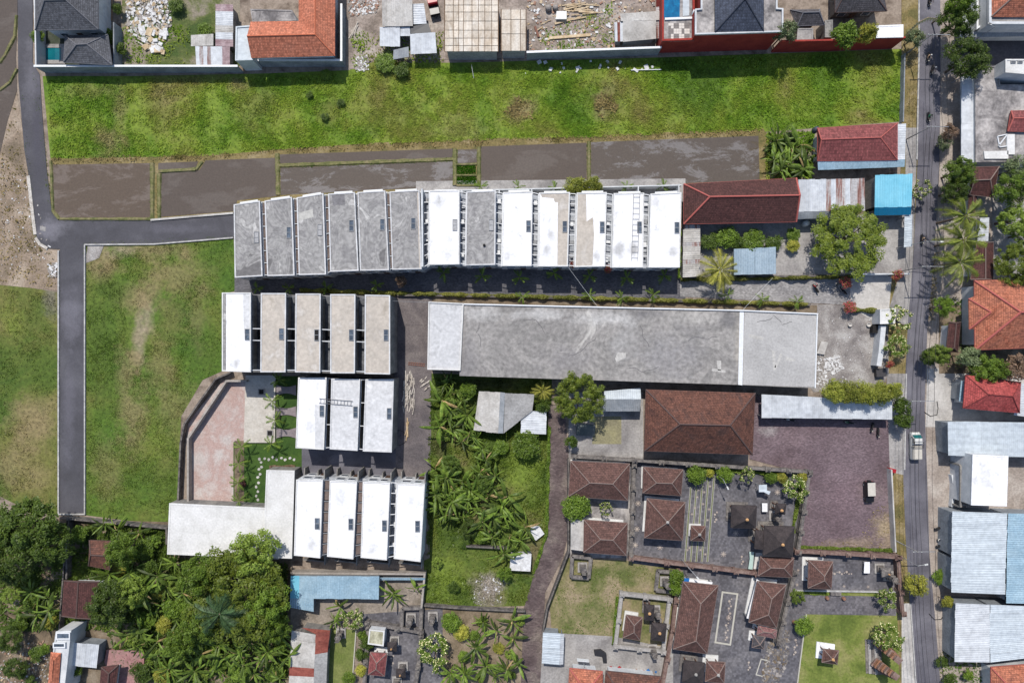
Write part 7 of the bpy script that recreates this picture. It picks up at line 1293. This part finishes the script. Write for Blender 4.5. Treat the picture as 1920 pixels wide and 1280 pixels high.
for i in range(18):
    f = i / 17 * 4.98; k = int(f); p = Vector(pts[k]).lerp(Vector(pts[k + 1]), f - k)
    if i > 2: b = MB(); b.add([p + Vector((-.3, 0, 0)), p + Vector((.3, 0, .05)), p + Vector((.1, -.4, -.7))], [(0, 1, 2)]); b.build('palm_ornament', M('straw_ornament', [C(200, 180, 120), C(226, 210, 160)]), t)
# ---------------------------------------------------------------- loose things
def ladder(label, p0, p1, wd=.5, n=9, mat=chrome):
    a, c = P(*p0), P(*p1); t = thing('ladder', label, 'ladder', tuple(a)); d = (c - a).normalized(); s = Vector((-d.y, d.x, 0)).normalized() * wd / 2
    for k in (-1, 1): b = MB(); b.bar(a + s * k, c + s * k, .07, .08); b.build('rail', mat, t)
    for i in range(n): q = a.lerp(c, (i + .5) / n); b = MB(); b.bar(q - s, q + s, .05, .05); b.build('rung', mat, t)
ladder('grey ladder lying across the roofs of the centre block', (598, 751, 6.48), (661, 756, 6.48), .8, 10, M('grey_ladder', [C(110, 110, 114), C(130, 130, 134)]))
ladder('long grey scaffold ladder lying on the white roof of the upper terrace', (1194, 364, 6.68), (1190, 488, 6.68), 1.1, 12, M('grey_ladder', [])); ladder('orange brown wooden ladder lying on the dark lane', (765, 681, .2), (797, 684, .2), .4, 8, plain('rust_wood', C(160, 104, 84)))
stones = [(487, 860), (497, 859), (504, 861), (512, 857), (519, 861), (535, 861), (544, 858), (552, 861), (490, 866), (491, 875), (486, 879), (488, 888), (484, 894), (485, 904), (481, 912), (484, 921), (481, 929), (484, 936), (480, 944), (528, 858)]
for (x, y), lb in zip(stones, rank_labels(stones, 'white stepping stone on the little lawn', 2)):
    c = P(x, y); b = MB(); n = 7; pts = [(c.x + random.uniform(.2, .33) * math.cos(2 * math.pi * k / n), c.y + random.uniform(.2, .33) * math.sin(2 * math.pi * k / n)) for k in range(n)]; b.prism(pts, 0, .17); tag(b.build('stepping_stone', concrete_pale, own=True), lb, 'stone', 'stepping stones')
def planks(label, x, y, n, L, ang, spread, mat=timber, name='timber_pile', z=.0, wd=.22):
    c = P(x, y); t = thing(name, label, 'timber', (c.x, c.y, z))
    for i in range(n):
        a = R(ang + random.uniform(-12, 12)); o = Vector((random.uniform(-spread[0], spread[0]), random.uniform(-spread[1], spread[1]), z + .16 + .05 * (i % 4))); d = Vector((math.cos(a), math.sin(a), 0)) * L * random.uniform(.5, 1) / 2; b = MB(); b.bar(c + o - d, c + o + d, random.uniform(.6, 1.2) * wd, .06); b.build('plank', mat, t)
planks('heap of sawn timber beside the centre block, on the dark lane', 766, 735, 60, 1.9, 85, (1.1, 3.6), M('grey_boards', [C(190, 180, 168), C(214, 206, 196)]), wd=.16); planks('scatter of old boards at the top of the dark lane', 797, 718, 10, 1.2, 40, (.8, 1.4), M('grey_boards', [C(190, 180, 168), C(214, 206, 196)])); planks('long pale planks below the timber heap, along the dark lane', 764, 805, 5, 4.2, 86, (.2, 1.4))
planks('stack of salvaged planks at the top of the building site', 1090, 18, 22, 4.0, 4, (2.2, 1.0)); planks('mixed short boards in the middle of the building site', 1075, 38, 8, 2.6, 12, (1.8, 1.0)); planks('boards round the white crate on the building site', 1018, 45, 6, 1.8, 30, (1.0, 1.6)); planks('scattered planks in the white rubble plot', 285, 75, 12, 2.6, -40, (2.4, 1.6), M('grey_boards', [])); planks('long white broken board beside the orange house', 664, 55, 4, 3.4, 72, (.4, .8), M('grey_boards', []))
for x0, y0, x1, y1, lb, wd, mt in ((1030, 72, 1107, 66, 'long pale beam lying across the building site', .5, timber), (1040, 45, 1075, 36, 'short thick beam on the building site', .4, timber), (1003, 50, 1010, 70, 'rusty red brown beam on the building site', .4, plain('rusty', C(120, 66, 44))), (1183, 132, 1240, 131, 'white pipe lying at the field edge', .12, frame_white), (128, 1205, 128.1, 1206, 'x', .1, timber))[:-1]:
    b = MB(); b.bar(P(x0, y0, .2), P(x1, y1, .2), wd, .3); tag(b.build('beam', mt, own=True), lb, 'beam')
def rubble(label, pts, n, mats, size=(.15, .5), name='rubble', seed=1, kind='stuff'):
    g = random.Random(seed); b = MB(); xs = [p[0] for p in pts]; ys = [p[1] for p in pts]; k = 0
    while k < n:
        x, y = g.uniform(min(xs), max(xs)), g.uniform(min(ys), max(ys))
        if not inpoly(pts, np.array([x]), np.array([y]))[0]: continue
        c = P(x, y); s = g.uniform(*size); b.box((c.x, c.y, s * .2 + .03), (s * g.uniform(.6, 1.8), s * g.uniform(.5, 1.2), s * .5), g.uniform(0, 3), g.randrange(len(mats))); k += 1
    o = b.build(name, mats); tag(o, label, 'rubble', kind=kind)
wr = M('white_rubble', [C(206, 204, 202), C(238, 238, 238)], scale=1, fine=.3); gr_ = M('grey_rubble', [C(140, 134, 128), C(178, 170, 164)], scale=1, fine=.3); br_ = M('brick_rubble', [C(150, 110, 92), C(182, 150, 130)], scale=1)
rubble('white plaster rubble heap in the plot right of the slate villas', [(236, 0), (320, 0), (322, 50), (300, 62), (270, 50), (258, 70), (240, 60)], 560, [wr, wr, gr_, gr_, timber], (.1, .55), seed=2); rubble('loose white debris lower in the rubble plot', [(262, 50), (315, 55), (310, 100), (270, 95)], 60, [wr, wr, timber], (.3, 1.0), seed=3)
rubble('grey rubble beside the orange house', [(652, 0), (712, 0), (705, 25), (655, 30)], 300, [gr_, wr, br_], (.1, .4), seed=4); rubble('ash grey rubble patch at the field edge', [(668, 108), (690, 105), (692, 132), (668, 136)], 160, [gr_, wr], (.1, .35), seed=5); rubble('debris strewn over the building site', [(990, 0), (1240, 0), (1150, 90), (990, 95)], 420, [gr_, timber, wr, br_], (.1, .45), seed=6)
rubble('white lime spill and stones in the gravel yard', [(1546, 672), (1572, 665), (1582, 690), (1560, 702), (1545, 690)], 160, [wr], (.1, .4), seed=7); rubble('gravelly debris along the right end of the long roof', [(1533, 660), (1550, 665), (1552, 722), (1530, 725)], 260, [gr_, wr], (.1, .3), seed=8); rubble('stony debris beside the white kerb of the tarmac lane', [(90, 496), (108, 494), (106, 520), (92, 518)], 90, [wr, gr_], (.1, .5), seed=9)
rubble('scattered rubbish in the lower left yard', [(0, 1210), (90, 1200), (95, 1280), (0, 1280)], 420, [gr_, gr_, soil_dark, wr, br_, timber], (.06, .35), seed=10); rubble('rubble under the grove palms', [(895, 1075), (945, 1085), (940, 1135), (885, 1130)], 260, [gr_, gr_, gr_, wr], (.06, .3), seed=11); rubble('crumbled stone along the right of the lower temple court', [(1440, 1200), (1480, 1180), (1478, 1240), (1450, 1290), (1425, 1290)], 420, [gr_, stone, stone, soil_dark], (.1, .45), seed=12)
rubble('small white litter at the shaded edge of the upper field', [(960, 118), (1240, 112), (1240, 132), (960, 140)], 26, [wr], (.15, .7), seed=13); rubble('pebbles and litter in the gravel yard', [(1540, 590), (1650, 600), (1645, 700), (1580, 720)], 120, [wr, gr_], (.06, .2), seed=14); rubble('scattered stones on the bare left ground', [(0, 300), (60, 340), (100, 480), (0, 520)], 160, [wr, gr_], (.06, .25), seed=15)
rubble('broken orange tiles and litter behind the bottom cottages', [(1140, 1248), (1230, 1258), (1230, 1266), (1140, 1258)], 40, [br_, wr, plain('blue_plastic', C(30, 110, 180)), paint_red], (.2, .7), seed=16)
# tanks, pots and covers
def lathe_thing(name, label, cat, x, y, prof, mat, z=0., n=14, group=None):
    c = P(x, y, z); b = MB(); b.lathe((c.x, c.y, z), prof, n); return tag(b.build(name, mat, own=True, smooth=True), label, cat, group)
lathe_thing('water_tank', 'round white water tank below the maroon house', 'tank', 1507, 420, [(.5, 0), (.58, .1), (.58, 1.4), (.4, 1.7), (.1, 1.8)], paint_white); lathe_thing('flower_pot', 'pale concrete pot in the gravel yard, left one', 'pot', 1592, 609, [(.28, 0), (.38, .5), (.3, .52), (.28, .3)], concrete_pale); lathe_thing('flower_pot', 'pale concrete pot in the gravel yard, right one', 'pot', 1627, 609, [(.3, 0), (.42, .5), (.32, .52), (.3, .3)], concrete_pale)
lathe_thing('water_tank', 'dark water tank at the left corner of the brick red roof', 'tank', 1526, 246, [(.5, 0), (.55, .1), (.55, 1.2), (.3, 1.5), (.1, 1.55)], plain('dark_tank', C(70, 76, 86)), 2.2)
lathe_thing('clay_jar', 'left of two grey jars lying on the building site', 'jar', 1028, 18, [(.4, 0), (.6, .4), (.6, .8), (.35, 1.1)], gr_); lathe_thing('clay_jar', 'right of two grey jars on the building site', 'jar', 1041, 17, [(.35, 0), (.55, .4), (.5, .8), (.3, 1.0)], gr_)
lathe_thing('roof_vent', 'small round black vent on the roof of the lone grey terrace house', 'vent', 908, 460, [(.1, 0), (.22, .1), (.25, .25)], void, 6.5)
def crate(name, label, cat, pts, z, mat):
    b = MB(); b.prism(XY(pts, z), 0, z); o = tag(b.build(name, mat, own=True), label, cat); b = MB(); b.prism(inset(XY(pts, z), -.05), z, z + .06, bottom=True); b.build('lid', mat, o); return o
crate('crate', 'white square crate on the building site', 'crate', [(1044, 22), (1062, 22), (1062, 36), (1043, 36)], .8, paint_white); crate('rubbish_bin', 'red litter bin at the car park entrance by the kerb', 'bin', [(1668, 877), (1680, 880), (1679, 886), (1668, 884)], 1.0, paint_red); crate('air_conditioner', 'white air conditioner unit on the beige side terrace', 'air conditioner', [(1842, 14), (1848, 14), (1848, 23), (1842, 23)], 4.9, paint_white)
crate('cage', 'dark metal cage at the lower end of the white street wall', 'cage', [(1643, 692), (1660, 690), (1660, 705), (1644, 706)], 1.0, plain('dark_metal', C(70, 68, 70))); crate('cage', 'black netted cage beside the guard box', 'cage', [(1637, 610), (1657, 608), (1656, 623), (1636, 624)], 1.2, void); crate('tarp_pile', 'white tarpaulin heap in the banana grove', 'tarpaulin', [(995, 985), (1012, 988), (1020, 1000), (1005, 1012), (996, 1005)], .9, wr); crate('hoarding', 'white sheet shelter in the banana grove', 'shelter', [(958, 1040), (996, 1038), (994, 1070), (956, 1068)], 1.8, wr)
crate('altar_block', 'broken pale concrete block pair in the gravel yard', 'block', [(1540, 640), (1552, 642), (1545, 664), (1532, 662)], .5, concrete_pale); crate('fish_tank', 'blue green tank with pale rim in the concrete yard', 'tank', [(1082, 794), (1116, 797), (1114, 816), (1081, 815)], .8, M('tank_top', [C(80, 92, 92), C(120, 124, 120)]))
t = thing('basketball_hoop', 'white basketball backboard on the cottage court at the bottom', 'backboard', tuple(P(1093, 1245)))
b = MB(); b.bar(P(1082, 1236, 3.0), P(1104, 1238, 3.0), .1, 1.0); b.build('backboard', frame_white, t); b = MB(); c = P(1093, 1237); b.bar((c.x, c.y, 0), (c.x, c.y, 2.6), .12, .12); b.build('post', steel, t)
b = MB(); b.bar((c.x - .25, c.y - .5, 2.8), (c.x + .25, c.y - .5, 2.8), .04, .04); b.bar((c.x - .25, c.y - .5, 2.8), (c.x - .25, c.y, 2.8), .04, .04); b.bar((c.x + .25, c.y - .5, 2.8), (c.x + .25, c.y, 2.8), .04, .04); b.build('rim', paint_red, t)
t = thing('tarpaulin', 'black L shaped tarpaulin heap on the concrete court at the bottom', 'tarpaulin', tuple(P(1130, 1225)))
b = MB(); b.prism([P(1113, 1216), P(1126, 1215), P(1136, 1222), P(1137, 1238), P(1130, 1238), P(1128, 1226), P(1114, 1224)], 0, .8); b.build('cover', plain('black_cover', C(48, 48, 52), .5), t)
b = MB(); n = 24; c = P(735, 820); 
for k in range(n):
    a0, a1 = 2 * math.pi * k / n, 2 * math.pi * (k + 1) / n; q = P(748, 820); b.bar((q.x + 1.4 * math.cos(a0), q.y + 1.4 * math.sin(a0), .18), (q.x + 1.4 * math.cos(a1), q.y + 1.4 * math.sin(a1), .18), .06, .06)
tag(b.build('hose_ring', rubber, own=True), 'thin black hose ring on the lane beside the centre block', 'hose')
b = MB(); pts = [P(1733, 772, .17), P(1745, 780, .17), P(1757, 777, .17), P(1759, 765, .17), P(1757, 752, .17)]; b.tube(pts, .06, 5); tag(b.build('hose', rubber), 'curved black hose on the pale forecourt by the road', 'hose')
b = MB(); pts = [P(1742, 1150, .17), P(1752, 1161, .17), P(1765, 1160, .17), P(1773, 1148, .17), P(1772, 1135, .17)]; b.tube(pts, .07, 5); tag(b.build('hose', rubber), 'curved dark hose on the shoulder by the lowest warehouse', 'hose')
